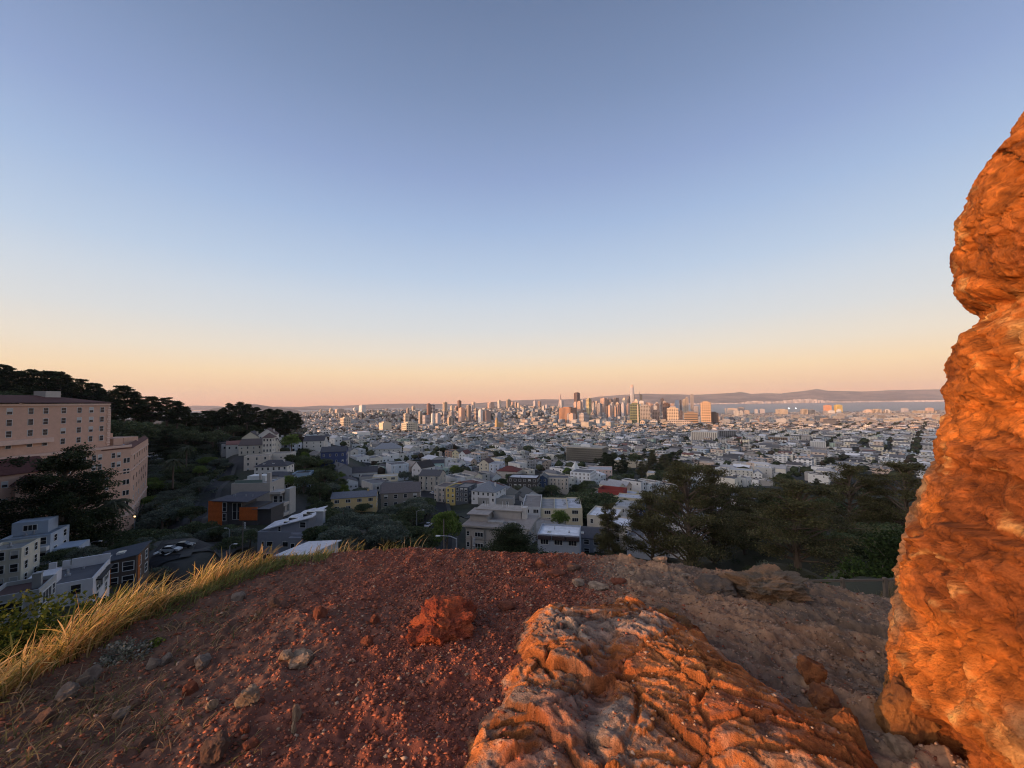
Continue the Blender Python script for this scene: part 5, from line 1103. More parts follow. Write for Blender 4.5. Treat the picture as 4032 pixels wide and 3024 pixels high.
house('hall', 'wide building with pale brown barrel-like roof and dark red steeple beside it', 'hall', 2870, 1775, 860, -18, 52, 30, 8, 'gx', (0.36, 0.31, 0.27), (0.4, 0.36, 0.3), 1, 8, 2, rise=4)
stp_ = thing('church_steeple', 'dark reddish church steeple standing among the low roofs on the right', 'church', P(2925, 1780, 840), 0.3)
b = MB(); b.box(-2.6, 2.6, 0, 5.2, -4, 15); b.obj('tower', [M_paint], stp_, color=(0.16, 0.075, 0.06)); b = MB(); b.add([(-2.9, -0.3, 15), (2.9, -0.3, 15), (2.9, 5.5, 15), (-2.9, 5.5, 15), (0, 2.6, 26)], [(0, 1, 4), (1, 2, 4), (2, 3, 4), (3, 0, 4)]); b.obj('spire', [M_paint], stp_, color=(0.12, 0.06, 0.055))
cs = thing('church_steeple', 'small white four-sided spirelet behind the white flat-topped building', 'church', P(2266, 1862, 352), 0.4)
b = MB(); b.box(-2.4, 2.4, -2.4, 2.4, -6, 4); b.obj('tower', [M_paint], cs, color=(0.55, 0.56, 0.56)); b = MB(); b.add([(-2.6, -2.6, 4), (2.6, -2.6, 4), (2.6, 2.6, 4), (-2.6, 2.6, 4), (0, 0, 10.5)], [(0, 1, 4), (1, 2, 4), (2, 3, 4), (3, 0, 4)]); b.obj('spire', [M_paint], cs, color=(0.62, 0.64, 0.62))
# ------------------------------------------------------------------ naming help: say which one by what stands next to it
LAND = [('the pink building', 300, 1800), ('the orange timber house', 925, 2000), ('the white sloping roof', 1120, 2080), ('the navy blue house', 1312, 1790), ('the yellow ochre house', 1393, 1975), ('the taupe gabled house', 1577, 1950),
        ('the mustard yellow row house', 1774, 1950), ('the slate-roofed long house', 1522, 1770), ('the terracotta-coloured front', 1765, 1795), ('the grey-brown office block', 2285, 1790), ('the white flat-topped building', 2285, 1885),
        ('the red-walled school', 2410, 1960), ('the row of cream flats', 2170, 2030), ('the white market hall roof', 2478, 1805), ('the tall pine', 2740, 1850), ('the dark red steeple', 2925, 1755), ('the colonnaded building', 2772, 1715),
        ('the brown brick block', 3065, 1735), ('the pale concrete slab block', 3225, 1750), ('the white warehouse roof', 3490, 1725), ('the long white apartment row', 3556, 1830), ('the big grey hip roof', 1903, 1945), ('the tall white townhouse', 1575, 1850), ('the light blue-green church hall', 2130, 1735)]
TLAND = [('the slab on the left horizon', 1426, 1605), ('the two-tone brown tower', 1696, 1610), ('the pointed pyramid tower', 2206, 1600), ('the dark slab skyscraper', 2272, 1600), ('the cream tower', 2320, 1600), ('the domed hall', 2335, 1640),
         ('the tallest tower', 2490, 1580), ('the green glass tower', 2501, 1630), ('the broad cream grid tower', 2650, 1630), ('the slim pale tower', 2726, 1590), ('the leaning-sided tower', 2780, 1620), ('the gold-lit twin blocks', 3303, 1610), ('the right-hand tall rock', 3560, 1620)]
ORD = ['nearest', 'second', 'third', 'fourth', 'fifth', 'sixth', 'seventh', 'eighth', 'ninth', 'tenth', 'eleventh', 'twelfth', 'thirteenth', 'fourteenth', 'fifteenth', 'sixteenth', 'seventeenth', 'eighteenth', 'nineteenth', 'twentieth']
def relabel(items, lands, noun):
    """items: (object, look words, u, v); gives every object a label that no other carries"""
    groups = {}
    for o, look, u, v in items:
        ds = [math.hypot(u - a, (v - b) * 3) for _, a, b in lands]; i = min(range(len(ds)), key=lambda q: ds[q]); nm, a, b = lands[i]
        if abs(u - a) > abs(v - b) * 1.6: side = 'left of' if u < a else 'right of'
        else: side = 'behind' if v < b else 'in front of'
        groups.setdefault((look, side, nm), []).append((ds[i], o))
    for (look, side, nm), L in groups.items():
        L.sort(key=lambda q: q[0])
        for r_, (_, o) in enumerate(L):
            wd = '' if len(L) == 1 else (ORD[r_] if r_ < len(ORD) else 'number %d' % (r_ + 1)) + (' one ' if r_ else ' ')
            o['label'] = ('%s %s, %s%s %s' % (look, noun, wd, side, nm)).replace('  ', ' ')
def cname(c):
    r, g, b = c
    if max(c) < 0.12: return 'navy' if b > r * 1.4 else 'charcoal'
    if b > r * 1.12: return 'pale blue' if max(c) > 0.3 else 'slate blue'
    if r > b * 1.9: return 'ochre' if max(c) > 0.45 else 'rust brown'
    if r > b * 1.22: return ('cream' if g > r * 0.86 else 'pink') if max(c) > 0.42 else 'tan'
    return 'white' if max(c) > 0.56 else 'light grey' if max(c) > 0.42 else 'grey'
# ------------------------------------------------------------------ towers
def tmat(nm, st): return mat(nm, None, src='obj', rough=0.7, var=0.06, scale=0.02, stripes=st)
M_grid = tmat('tower_grid', (8.0, 0.5, 9.0, 0.6, (0.06, 0.055, 0.055)))
M_band = tmat('tower_bands', (9.0, 0.45, 9999.0, 1.0, (0.05, 0.05, 0.055)))
M_vert = tmat('tower_fins', (9999.0, 1.0, 9.0, 0.5, (0.07, 0.06, 0.055)))
M_plain = mat('tower_plain', None, src='obj', rough=0.6, var=0.08, scale=0.02)
M_tglass = mat('tower_glass', None, src='obj', rough=0.2, var=0.15, scale=0.03, spec=0.8, stripes=(9.0, 0.6, 12.0, 0.9, (0.05, 0.07, 0.06)))
TM = dict(g=M_grid, b=M_band, v=M_vert, p=M_plain, t=M_tglass)
TOWERS = []; titems = []
C_ = dict(cr=(0.60, 0.50, 0.38), wh=(0.62, 0.60, 0.56), br=(0.34, 0.24, 0.20), dk=(0.13, 0.11, 0.11), rd=(0.52, 0.36, 0.28), gy=(0.42, 0.40, 0.40), tn=(0.54, 0.44, 0.36), bl=(0.28, 0.33, 0.40), yl=(0.55, 0.46, 0.25))
def tower(u0, u1, vt, vb, D, col, st='g', yaw=45, label=None, taper=1.0, asp=1.0, cap=True, name='tower', step=None):
    uc = (u0 + u1) / 2; p = P(uc, vb, D); top = P(uc, vt, D); h = top.z - p.z; W = (u1 - u0) * D / F
    a = R(yaw); k = p.x / p.y; sec = math.sqrt(1 + k * k)
    w = W / (abs(math.cos(a) + k * 0 ) + asp * abs(math.sin(a)) ); d = w * asp
    col = tuple(min(0.78, q * 1.18) for q in C_.get(col, col))
    rt = thing(name, label, 'tower', p, a, 'towers of the skyline')
    b = MB(); hb_ = h * (1 if step is None else step)
    y0 = -d / 2; vs = [(-w / 2, y0), (w / 2, y0), (w / 2, -y0), (-w / 2, -y0)]
    def frus(b, s0, s1, z0, z1):
        b.add([(x * s0, y * s0, z0) for x, y in vs] + [(x * s1, y * s1, z1) for x, y in vs], [(0, 1, 5, 4), (1, 2, 6, 5), (2, 3, 7, 6), (3, 0, 4, 7), (4, 5, 6, 7)])
    frus(b, 1, 1 if step else taper, -30, hb_)
    if step: frus(b, 0.72, 0.72 * taper, hb_ - 0.1, h)
    b.obj('wall', [TM[st]], rt, color=col)
    if cap and h > 25:
        b = MB(); q = (0.72 if step else 1) * taper * 0.55; b.add([(x * q, y * q, h) for x, y in vs] + [(x * q, y * q, h + 4 + h * 0.015) for x, y in vs], [(0, 1, 5, 4), (1, 2, 6, 5), (2, 3, 7, 6), (3, 0, 4, 7), (4, 5, 6, 7)])
        b.obj('rooftop_plant', [M_plain], rt, color=tuple(c * 0.8 for c in col))
    ZONES.append((p.x, p.y, max(w, d) * 0.7 + 6))
    if label is None: titems.append((rt, cname(col) + (' stepped' if step else ''), uc, (vt + vb) / 2))
    return rt
TL = [(1412,1441,1596,1627,2900,'wh','p',None,'pale slab high-rise alone on the left horizon',1.5),(1680,1696,1591,1635,2500,(0.20,0.12,0.10),'p',None,'dark brown half of the two-tone tower left of downtown',1),(1696,1713,1595,1632,2510,'gy','b',None,'grey half of the two-tone tower left of downtown',1),
 (1743,1762,1584,1612,3000,'cr','v',None,'pale cream ribbed tower, first tall one right of the two-tone pair',1),(1801,1817,1578,1612,3100,(0.26,0.16,0.13),'v',None,'tall brown tower with flat top in the left skyline',1),(1835,1856,1597,1641,2500,'tn','v',None,'tan ribbed tower in front of the tall brown tower',1),
 (2201,2271,1605,1655,2450,(0.42,0.23,0.14),'v',None,'broad reddish ribbed government block with black right side',1.4),(2309,2330,1571,1628,2500,'yl','g',None,'tall cream tower with finely gridded facade',0.6),
 (2480,2522,1590,1669,2200,(0.22,0.24,0.12),'t',-17,'green glass tower with a pale vertical strip',0.5),(2516,2562,1597,1660,2350,(0.40,0.38,0.35),'g',-17,'tower with a big coppery window field in a pale frame',0.5),
 (2566,2597,1616,1650,2400,'rd','g',-17,'red brick tower block right of the coppery window tower',0.6),(2610,2641,1589,1652,2350,(0.14,0.09,0.07),'g',-17,'dark brown tower under construction behind the cream grid tower',0.8),
 (2627,2672,1607,1653,2150,(0.62,0.50,0.36),'g',-17,'broad cream tower with a strong window grid',0.5),(2694,2748,1624,1674,2000,(0.40,0.29,0.20),'b',-17,'tan banded office slab left of the leaning-sided tower',0.7),
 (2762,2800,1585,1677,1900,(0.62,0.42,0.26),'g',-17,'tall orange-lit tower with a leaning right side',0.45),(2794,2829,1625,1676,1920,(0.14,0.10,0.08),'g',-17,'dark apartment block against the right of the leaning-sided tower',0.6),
 (2626,2718,1657,1682,1780,(0.50,0.44,0.38),'g',-17,'long low civic building with dense windows before the cream grid tower',0.5),
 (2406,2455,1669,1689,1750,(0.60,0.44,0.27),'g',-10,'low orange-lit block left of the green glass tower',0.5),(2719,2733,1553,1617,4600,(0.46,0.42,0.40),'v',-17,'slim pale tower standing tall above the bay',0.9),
 (2260,2285,1547,1590,4400,(0.115,0.06,0.05),'v',45,'dark brown slab skyscraper with a flat top',0.75)]
for u0, u1, vt, vb, D, c, st, yw, lb, asp in TL:
    tower(u0, u1, vt, vb, D, c, st, 45 if yw is None else yw, lb, asp=asp)
# pale strip on the green glass tower
gt = [o for o in bpy.data.objects if o.get('label') == 'green glass tower with a pale vertical strip'][0]
addbox(gt, 'lift_strip', M_plain, 12, 19, -19.6, -18.6, 0, 108, (0.62, 0.55, 0.42))
G_ = [(1258,1270,1613,1625,3000,'cr'),(1296,1312,1609,1622,3100,'cr'),(1320,1355,1611,1624,3000,'tn'),(1390,1410,1606,1620,3200,'wh'),(1341,1381,1645,1688,1900,'cr'),(1305,1316,1620,1634,2900,'wh'),(1453,1462,1615,1624,2900,'gy'),
 (1589,1611,1630,1660,2200,'cr'),(1600,1612,1608,1632,2700,'tn'),(1621,1634,1600,1615,3300,'cr'),(1648,1663,1622,1648,2400,'cr'),(1664,1692,1634,1646,2380,'gy'),(1697,1711,1629,1655,2300,'wh'),(1715,1735,1628,1650,2350,'gy'),
 (1759,1787,1641,1672,2000,'cr'),(1773,1786,1598,1612,3300,'cr'),(1791,1806,1600,1615,3100,'rd'),(1806,1831,1607,1640,2500,(0.55,0.38,0.30)),(1857,1872,1584,1607,3400,'tn'),(1868,1882,1609,1636,2600,'tn'),(1883,1902,1613,1645,2400,'wh'),
 (1902,1932,1618,1650,2420,'br'),(1745,1760,1620,1640,2600,'gy'),(1770,1790,1620,1640,2650,'gy'),(1920,1946,1585,1600,3500,'rd'),(1959,1974,1577,1594,3600,'cr'),(1959,1973,1590,1606,3450,'wh'),(1993,2011,1574,1607,3400,'cr'),(2013,2024,1583,1608,3450,'rd'),
 (2027,2037,1585,1610,3500,'tn'),(2037,2047,1588,1612,3400,'cr'),(2000,2015,1606,1622,3000,'gy'),(1950,1975,1626,1643,2500,'bl'),(2100,2113,1579,1600,3900,'gy'),(2118,2131,1581,1612,3700,'rd'),(2146,2160,1595,1628,3300,'gy'),
 (2160,2172,1610,1630,3200,'rd'),(2186,2204,1615,1632,2900,'gy'),(2203,2220,1578,1606,3900,'wh'),(2231,2250,1630,1650,2350,'gy'),(2240,2268,1629,1651,2330,'rd'),(2272,2322,1628,1652,2350,'gy'),
 (2258,2275,1583,1606,3700,'rd'),(2272,2295,1581,1617,3400,'rd'),(2288,2304,1575,1600,3900,'gy'),(2330,2345,1580,1610,3800,'dk'),(2343,2357,1580,1608,3900,'tn'),(2364,2392,1569,1610,3900,'rd'),(2385,2403,1570,1600,3950,'rd'),
 (2395,2415,1573,1606,3900,'dk'),(2415,2438,1568,1598,4000,'br'),(2451,2468,1567,1592,4000,'cr'),(2469,2482,1561,1588,4100,'dk'),(2422,2444,1585,1618,3500,'tn'),(2446,2464,1585,1622,3400,'gy'),(2468,2482,1590,1618,3500,'rd'),
 (2393,2410,1598,1640,3000,'rd'),(2419,2432,1604,1640,2900,'rd'),(2350,2372,1590,1640,3100,'gy'),(2385,2392,1598,1630,3000,'dk'),(2496,2515,1573,1602,3900,'cr'),(2516,2536,1579,1604,3800,'wh'),
 (2552,2562,1586,1606,3800,'rd'),(2572,2590,1599,1614,3300,'wh'),(2580,2598,1590,1610,3500,'dk'),(2602,2616,1570,1606,4100,'dk'),(2610,2624,1581,1610,3600,'tn'),(2641,2655,1590,1610,3400,'rd'),(2658,2674,1576,1604,4200,'bl'),
 (2675,2686,1577,1604,4200,'dk'),(2686,2703,1574,1612,3900,'cr'),(2698,2712,1566,1613,4100,'tn'),(2674,2690,1618,1650,2300,'dk'),(2730,2752,1600,1618,3600,'gy'),(2640,2660,1600,1612,3300,'gy'),
 (2858,2900,1608,1622,4000,'tn'),(2890,2910,1617,1638,3300,'wh'),(2913,2926,1618,1637,3250,'wh'),(2904,2930,1604,1612,4100,'gy'),(2930,2950,1616,1626,3700,'tn'),(2970,2984,1612,1624,3900,'gy'),(2990,3010,1611,1624,3900,'gy'),
 (3058,3098,1612,1632,3600,'cr'),(3155,3180,1612,1634,3500,'cr'),(3183,3208,1614,1635,3550,'tn'),(3232,3256,1619,1636,3600,'gy'),(3266,3284,1617,1634,3550,'wh'),(3295,3312,1612,1633,3650,'wh'),(3402,3434,1613,1635,3600,'tn'),(3435,3467,1612,1634,3550,'cr'),
 (3481,3507,1613,1636,3500,'wh'),(3553,3573,1608,1632,3700,'gy'),(3613,3670,1619,1642,3300,'cr'),(3650,3672,1607,1625,3700,'rd'),(3566,3580,1660,1680,2300,'cr'),(2520,2540,1657,1680,2000,'cr'),(2560,2590,1655,1672,2100,'wh'),
 (2110,2150,1695,1720,1500,'gy'),(2098,2141,1720,1748,1150,(0.50,0.50,0.33)),(1490,1543,1664,1688,1650,(0.62,0.52,0.38)),(1580,1645,1665,1692,1600,(0.56,0.50,0.38)),(1250,1298,1693,1712,1300,'wh'),(1385,1460,1700,1716,1300,'wh'),
 (3132,3160,1695,1716,1500,'wh'),(3640,3700,1690,1712,1700,'rd'),(3178,3222,1672,1690,1900,'cr'),(2980,3010,1695,1712,1700,'gy'),(3010,3070,1692,1712,1650,'wh'),(2905,2960,1692,1708,1750,'tn'),(2745,2795,1685,1700,1700,'cr')]
rnd = random.Random(8)
for (u0, u1, vt, vb, D, c) in G_:
    st = rnd.choice('ggbvp') if D < 3300 else rnd.choice('gvpp')
    tower(u0, u1, vt, vb + 3, D, c, st, (-17 if u0 > 2480 else 45) + rnd.choice((0, 0, -6, 5)), asp=rnd.uniform(0.6, 1.2), step=rnd.choice((None, None, 0.85)) if vb - vt > 20 else None)
rnd = random.Random(17)
for i in range(46):                                            # denser heart of downtown
    u = rnd.gauss(2420, 75); 
    if not 2265 < u < 2600: continue
    D = rnd.uniform(3300, 4300); w = rnd.uniform(9, 17); vt = 1578 + rnd.uniform(2, 24) + abs(u - 2430) * 0.03; 
    tower(u, u + w, vt, vt + 40, D, rnd.choice(['rd', 'tn', 'gy', 'cr', 'br', 'tn', 'rd', 'wh']), rnd.choice('gvp'), 45 if u < 2480 else -17, asp=rnd.uniform(0.6, 1.1), name='tower')
for i in range(7):
    u = rnd.uniform(1840, 2190); D = rnd.uniform(2900, 3700); w = rnd.uniform(8, 15); vt = 1600 + rnd.uniform(-6, 8)
    tower(u, u + w, vt, vt + 24, D, rnd.choice(['rd', 'tn', 'gy', 'cr', 'wh']), rnd.choice('gvp'), 45, asp=rnd.uniform(0.6, 1.1))
relabel(titems, TLAND, 'high-rise')
# the tapered tallest tower: rounded square plan narrowing to an open crown
p = P(2490.5, 1592, 4500); top = P(2490.5, 1515.5, 4500); H_ = top.z - p.z
st_ = thing('tower', 'tallest tower, tapering and rounded with a glowing crown', 'tower', p, R(-17), 'towers of the skyline')
b = MB(); rings = []; nseg = 20
for i in range(17):
    t = i / 16; r_ = 29.5 * (1 - 0.10 * t - 0.42 * t ** 3.2)
    ring = []
    for q in range(nseg):
        a = 2 * math.pi * q / nseg; c, s = math.cos(a), math.sin(a); m_ = (abs(c) ** 4 + abs(s) ** 4) ** -0.25
        ring.append((r_ * m_ * c * 0.94, r_ * m_ * s * 0.94, -20 + (H_ + 20) * t))
    rings.append(ring)
vsx = [q for r_ in rings[:15] for q in r_]; b.add(vsx, [(i * nseg + q, i * nseg + (q + 1) % nseg, (i + 1) * nseg + (q + 1) % nseg, (i + 1) * nseg + q) for i in range(14) for q in range(nseg)] + [tuple(14 * nseg + q for q in range(nseg))])
b.obj('wall', [mat('pearly_glass', None, src='obj', rough=0.3, var=0.05, scale=0.02, spec=0.8, metal=0.25, stripes=(4.3, 0.45, 9999.0, 1.0, (0.25, 0.24, 0.25)))], st_, color=(0.66, 0.62, 0.60))
b = MB(); vsx = [q for r_ in rings[14:] for q in r_]; b.add(vsx, [(i * nseg + q, i * nseg + (q + 1) % nseg, (i + 1) * nseg + (q + 1) % nseg, (i + 1) * nseg + q) for i in range(2) for q in range(nseg)]); b.obj('crown', [M_plain], st_, color=(0.66, 0.50, 0.40))
# pyramid tower with spire
p = P(2206.5, 1600, 4550); top = P(2206.5, 1547, 4550); H_ = top.z - p.z
pt = thing('tower', 'slender pyramid tower ending in a needle spire', 'tower', p, R(45), 'towers of the skyline')
b = MB(); s = 22; b.add([(-s, -s, -40), (s, -s, -40), (s, s, -40), (-s, s, -40), (-6, -6, H_ * 0.72), (6, -6, H_ * 0.72), (6, 6, H_ * 0.72), (-6, 6, H_ * 0.72)], [(0, 1, 5, 4), (1, 2, 6, 5), (2, 3, 7, 6), (3, 0, 4, 7)]); b.obj('wall', [M_plain], pt, color=(0.50, 0.40, 0.36))
b = MB(); b.add([(-6, -6, H_ * 0.72), (6, -6, H_ * 0.72), (6, 6, H_ * 0.72), (-6, 6, H_ * 0.72), (0, 0, H_)], [(0, 1, 4), (1, 2, 4), (2, 3, 4), (3, 0, 4)]); b.obj('spire', [M_plain], pt, color=(0.5, 0.33, 0.28))
# slanted blade tower beside the tallest
p = P(2524, 1585, 4450); top = P(2524, 1549, 4450); H_ = top.z - p.z
bt = thing('tower', 'dark faceted glass tower with a needle, right of the tallest tower', 'tower', p, R(-17), 'towers of the skyline')
b = MB(); s = 15; b.add([(-s, -s, -30), (s, -s, -30), (s, s, -30), (-s, s, -30), (-s, -s, H_), (s, -s, H_ - 16), (s, s, H_ - 16), (-s, s, H_)], [(0, 1, 5, 4), (1, 2, 6, 5), (2, 3, 7, 6), (3, 0, 4, 7), (4, 5, 6, 7)]); b.obj('wall', [M_plain], bt, color=(0.10, 0.11, 0.11)); b = MB(); b.tube([(-s + 2, -s + 2, H_ - 2), (-s + 2, -s + 2, H_ + 28)], 1.2, 5); b.obj('needle', [M_metal], bt)
# leaning side of the tower at 2780: slanted dark slab
# domed hall
p = P(2335, 1660, 2430); dh = thing('domed_hall', 'grand hall with a tall ribbed dome and lantern', 'landmark', p, R(45))
b = MB(); b.box(-38, 38, -22, 22, -10, 17); b.obj('wall', [M_grid], dh, color=(0.5, 0.43, 0.38))
b = MB(); pr = [(15.5, 17), (15.5, 34), (17, 35), (17, 36), (15.8, 37), (14.8, 46), (12.2, 53), (8, 58.5), (3.6, 61), (3.4, 69), (2.2, 71), (0.3, 84)]; n = 24
vs_ = [(r_ * math.cos(2 * math.pi * q / n), r_ * math.sin(2 * math.pi * q / n), z) for r_, z in pr for q in range(n)]
b.add(vs_, [(i * n + q, i * n + (q + 1) % n, (i + 1) * n + (q + 1) % n, (i + 1) * n + q) for i in range(len(pr) - 1) for q in range(n)]); b.obj('dome', [M_vert], dh, color=(0.46, 0.38, 0.34))
# small church with yellow tower in the left middle distance
p = P(1956, 1678, 1650); ch = thing('church', 'small ochre church with a square bell tower before dark trees', 'church', p, R(40)); b = MB(); b.box(-5, 5, -5, 5, -6, 26); b.obj('tower', [M_plain], ch, color=(0.50, 0.36, 0.18)); b = MB(); b.box(3, 32, -7, 7, -6, 9); b.add([(3, -7, 9), (32, -7, 9), (32, 7, 9), (3, 7, 9), (3, 0, 16), (32, 0, 16)], [(0, 1, 5, 4), (2, 3, 4, 5), (3, 0, 4), (1, 2, 5)]); b.obj('nave', [M_plain], ch, color=(0.42, 0.28, 0.15))
b = MB(); b.box(-3, 3, -3, 3, 26, 32); b.add([(-3.4, -3.4, 32), (3.4, -3.4, 32), (3.4, 3.4, 32), (-3.4, 3.4, 32), (0, 0, 38)], [(0, 1, 4), (1, 2, 4), (2, 3, 4), (3, 0, 4)]); b.obj('belfry', [M_plain], ch, color=(0.46, 0.32, 0.18))
# blue-white gold-lit twin blocks by the water
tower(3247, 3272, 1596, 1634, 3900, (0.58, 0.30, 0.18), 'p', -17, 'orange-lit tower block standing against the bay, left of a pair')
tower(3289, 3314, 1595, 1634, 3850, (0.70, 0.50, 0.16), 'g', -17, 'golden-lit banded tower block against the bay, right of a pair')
# lit stadium lamps
em = bpy.data.materials.new('lamp_glow'); em.use_nodes = True; et = em.node_tree; et.nodes.clear(); eo = N(et, 'ShaderNodeOutputMaterial'); ee = N(et, 'ShaderNodeEmission'); ee.inputs['Color'].default_value = (0.95, 0.97, 1, 1); ee.inputs['Strength'].default_value = 9; et.links.new(ee.outputs[0], eo.inputs[0])
for i, (u, v) in enumerate(((3106, 1608), (3133, 1608))):
    p = P(u, v, 4000); lt = thing('floodlight', ('left' if i == 0 else 'right') + ' one of two bright white stadium floodlights by the bay', 'floodlight', (p.x, p.y, p.z - 45))
    b = MB(); b.tube([(0, 0, -5), (0, 0, 45)], 1.0, 6); b.obj('mast', [M_metal], lt); b = MB(); b.box(-4.5, 4.5, -0.6, 0.4, 42, 49, bottom=True); b.obj('lamp_bank', [em], lt)
# ------------------------------------------------------------------ the mass of houses on the city floor
GA = R(43.0); ga, gb = math.cos(GA), math.sin(GA)
def pip(u, v, poly):
    c = False; n = len(poly)
    for i in range(n):
        (a, b_), (a2, b2) = poly[i], poly[(i + 1) % n]
        if (b_ > v) != (b2 > v) and u < (a2 - a) * (v - b_) / (b2 - b_) + a: c = not c
    return c
FOREST = {
 'hill': [(-200,1500),(400,1600),(800,1620),(1180,1640),(1215,1700),(1170,1740),(900,1740),(850,1775),(600,1800),(590,1700),(440,1700),(-200,1720)],
 'slope': [(600,1800),(720,1770),(850,1780),(895,1850),(830,1900),(770,1950),(700,2060),(600,2110),(560,2140),(585,1960)],
 'park': [(2295,1845),(2560,1808),(2660,1835),(2680,1875),(2640,1905),(2500,1905),(2450,1885),(2300,1850)],
 'low': [(1235,2200),(1225,2080),(1290,2025),(1480,2025),(1660,2005),(1730,1995),(1700,2060),(1690,2200)],
 'gard': [(1200,1760),(1250,1835),(1340,1850),(1345,1925),(1310,2010),(1240,2050),(1215,2010),(1225,1950),(1120,1945),(1150,1850),(1130,1790)],
 'mid': [(2100,1945),(2240,1925),(2320,1935),(2395,2000),(2480,2070),(2450,2100),(2330,2060),(2290,2000),(2120,1975)],
 'right': [(2490,1935),(2860,1905),(3120,1905),(3420,1860),(3700,1880),(3600,2400),(3300,2330),(3000,2300),(2700,2260),(2480,2230),(2500,2150),(2520,2070)],
 'hedge': [(150,2330),(560,2210),(620,2140),(500,2090),(420,2200),(230,2210)],
 'road': [(600,2220),(560,2140),(700,2070),(780,1990),(850,1900),(900,1840),(930,1870),(880,1960),(800,2080),(1010,2130),(1020,2220)],
 'road2': [(1660,2080),(1720,1990),(1650,1960),(1640,1925),(1690,1915),(1760,1985),(1830,2010),(1760,2050),(1770,2180),(1690,2200)],
}
def in_forest(u, v): return any(pip(u, v, q) for q in FOREST.values())
rng = np.random.RandomState(77)
WALLC = np.array([(0.60,0.60,0.59),(0.56,0.53,0.46),(0.50,0.48,0.44),(0.58,0.52,0.40),(0.40,0.39,0.37),(0.46,0.48,0.50),(0.36,0.42,0.46),(0.50,0.40,0.33),(0.30,0.29,0.28),(0.62,0.61,0.58),(0.44,0.34,0.27),(0.17,0.18,0.2),(0.38,0.46,0.38)])
WALLP = np.array([.17,.10,.12,.08,.12,.08,.05,.06,.09,.03,.05,.04,.01])
ROOFC = np.array([(0.50,0.50,0.51),(0.34,0.34,0.35),(0.22,0.22,0.225),(0.13,0.13,0.135),(0.08,0.08,0.085),(0.27,0.24,0.21),(0.16,0.08,0.07),(0.62,0.63,0.66)])
ROOFP = np.array([.08,.15,.21,.23,.19,.07,.03,.04])
near_h = []; rows = []; yards = []
BL, BW, ST_ = 118.0, 62.0, 17.0
Z_ = np.array(ZONES)
for bi in range(-45, 45):
    for bj in range(-8, 70):
        if True:
            ox, oy = bi * (BL + ST_) + 7 * (bj % 3), bj * (BW + ST_)
            cx = ox * ga - oy * gb; cy = ox * gb + oy * ga
            if cy < 120 or cy > 2000 or abs(cx / cy) > 1.42: 
                continue
            for side in (0, 1):
                x = 0.0
                while x < BL - 6:
                    w = rng.choice([7.2, 7.6, 7.6, 8.2, 9.5, 12, 15], p=[.25, .25, .15, .12, .1, .08, .05]); dp = rng.uniform(14, 21) ; 
                    lx = ox + x + w / 2; ly = oy + (dp / 2 + 1 if side == 0 else BW - dp / 2 - 1)
                    x += w + (0 if rng.rand() < 0.75 else rng.uniform(0.5, 3))
                    wx = lx * ga - ly * gb; wy = lx * gb + ly * ga
                    if wy < 150: continue
                    D = math.hypot(wx, wy)
                    if abs(wx / wy) > 1.36 or wy > 1750: continue
                    if rng.rand() < 0.04: continue
                    rows.append((wx, wy, w, dp, side))
            for q in range(12):
                lx = ox + rng.uniform(5, BL - 5); ly = oy + BW / 2 + rng.uniform(-6, 6); yards.append((lx * ga - ly * gb, lx * gb + ly * ga))
            for q in range(8):
                lx = ox + rng.uniform(0, BL); ly = oy - 4 - 9 * (rng.rand() < 0.5); yards.append((lx * ga - ly * gb, lx * gb + ly * ga))
rows = np.array(rows)
if len(Z_):
    ok = np.ones(len(rows), bool)
    for zx, zy, zr in Z_: ok &= np.hypot(rows[:, 0] - zx, rows[:, 1] - zy) > zr + rows[:, 2] * 0.35
    rows = rows[ok]
rz_ = T(rows[:, 0], rows[:, 1])
ok = []
for (x, y, w, dp, sd_), z in zip(rows, rz_):
    u, v = proj(x, y, z + 3); ok.append(not in_forest(u, v) and y > (250 if x < 0 else 200))
ok = np.array(ok); rows = rows[ok]; rz_ = rz_[ok]
farr = np.hypot(rows[:, 0], rows[:, 1]) > 520
hh = np.where((rows[:, 2] > 11) & farr, rng.uniform(8, 14, len(rows)), rng.uniform(5.6, 9.2, len(rows)))
kk_ = rows[:, 0] / rows[:, 1] > 0.42; rows[:, 0] += rng.normal(0, 7, len(rows)) * kk_; rows[:, 1] += rng.normal(0, 7, len(rows)) * kk_
wc = WALLC[rng.choice(len(WALLC), len(rows), p=WALLP)] * rng.uniform(0.95, 1.22, (len(rows), 1)); rc = ROOFC[rng.choice(len(ROOFC), len(rows), p=ROOFP)] * rng.uniform(0.85, 1.1, (len(rows), 1))
gab = rng.rand(len(rows)) < np.where(rows[:, 2] > 11, 0.1, 0.30)
order = np.argsort(np.hypot(rows[:, 0], rows[:, 1])); NI = 285
ind, rest = order[:NI], order[NI:]
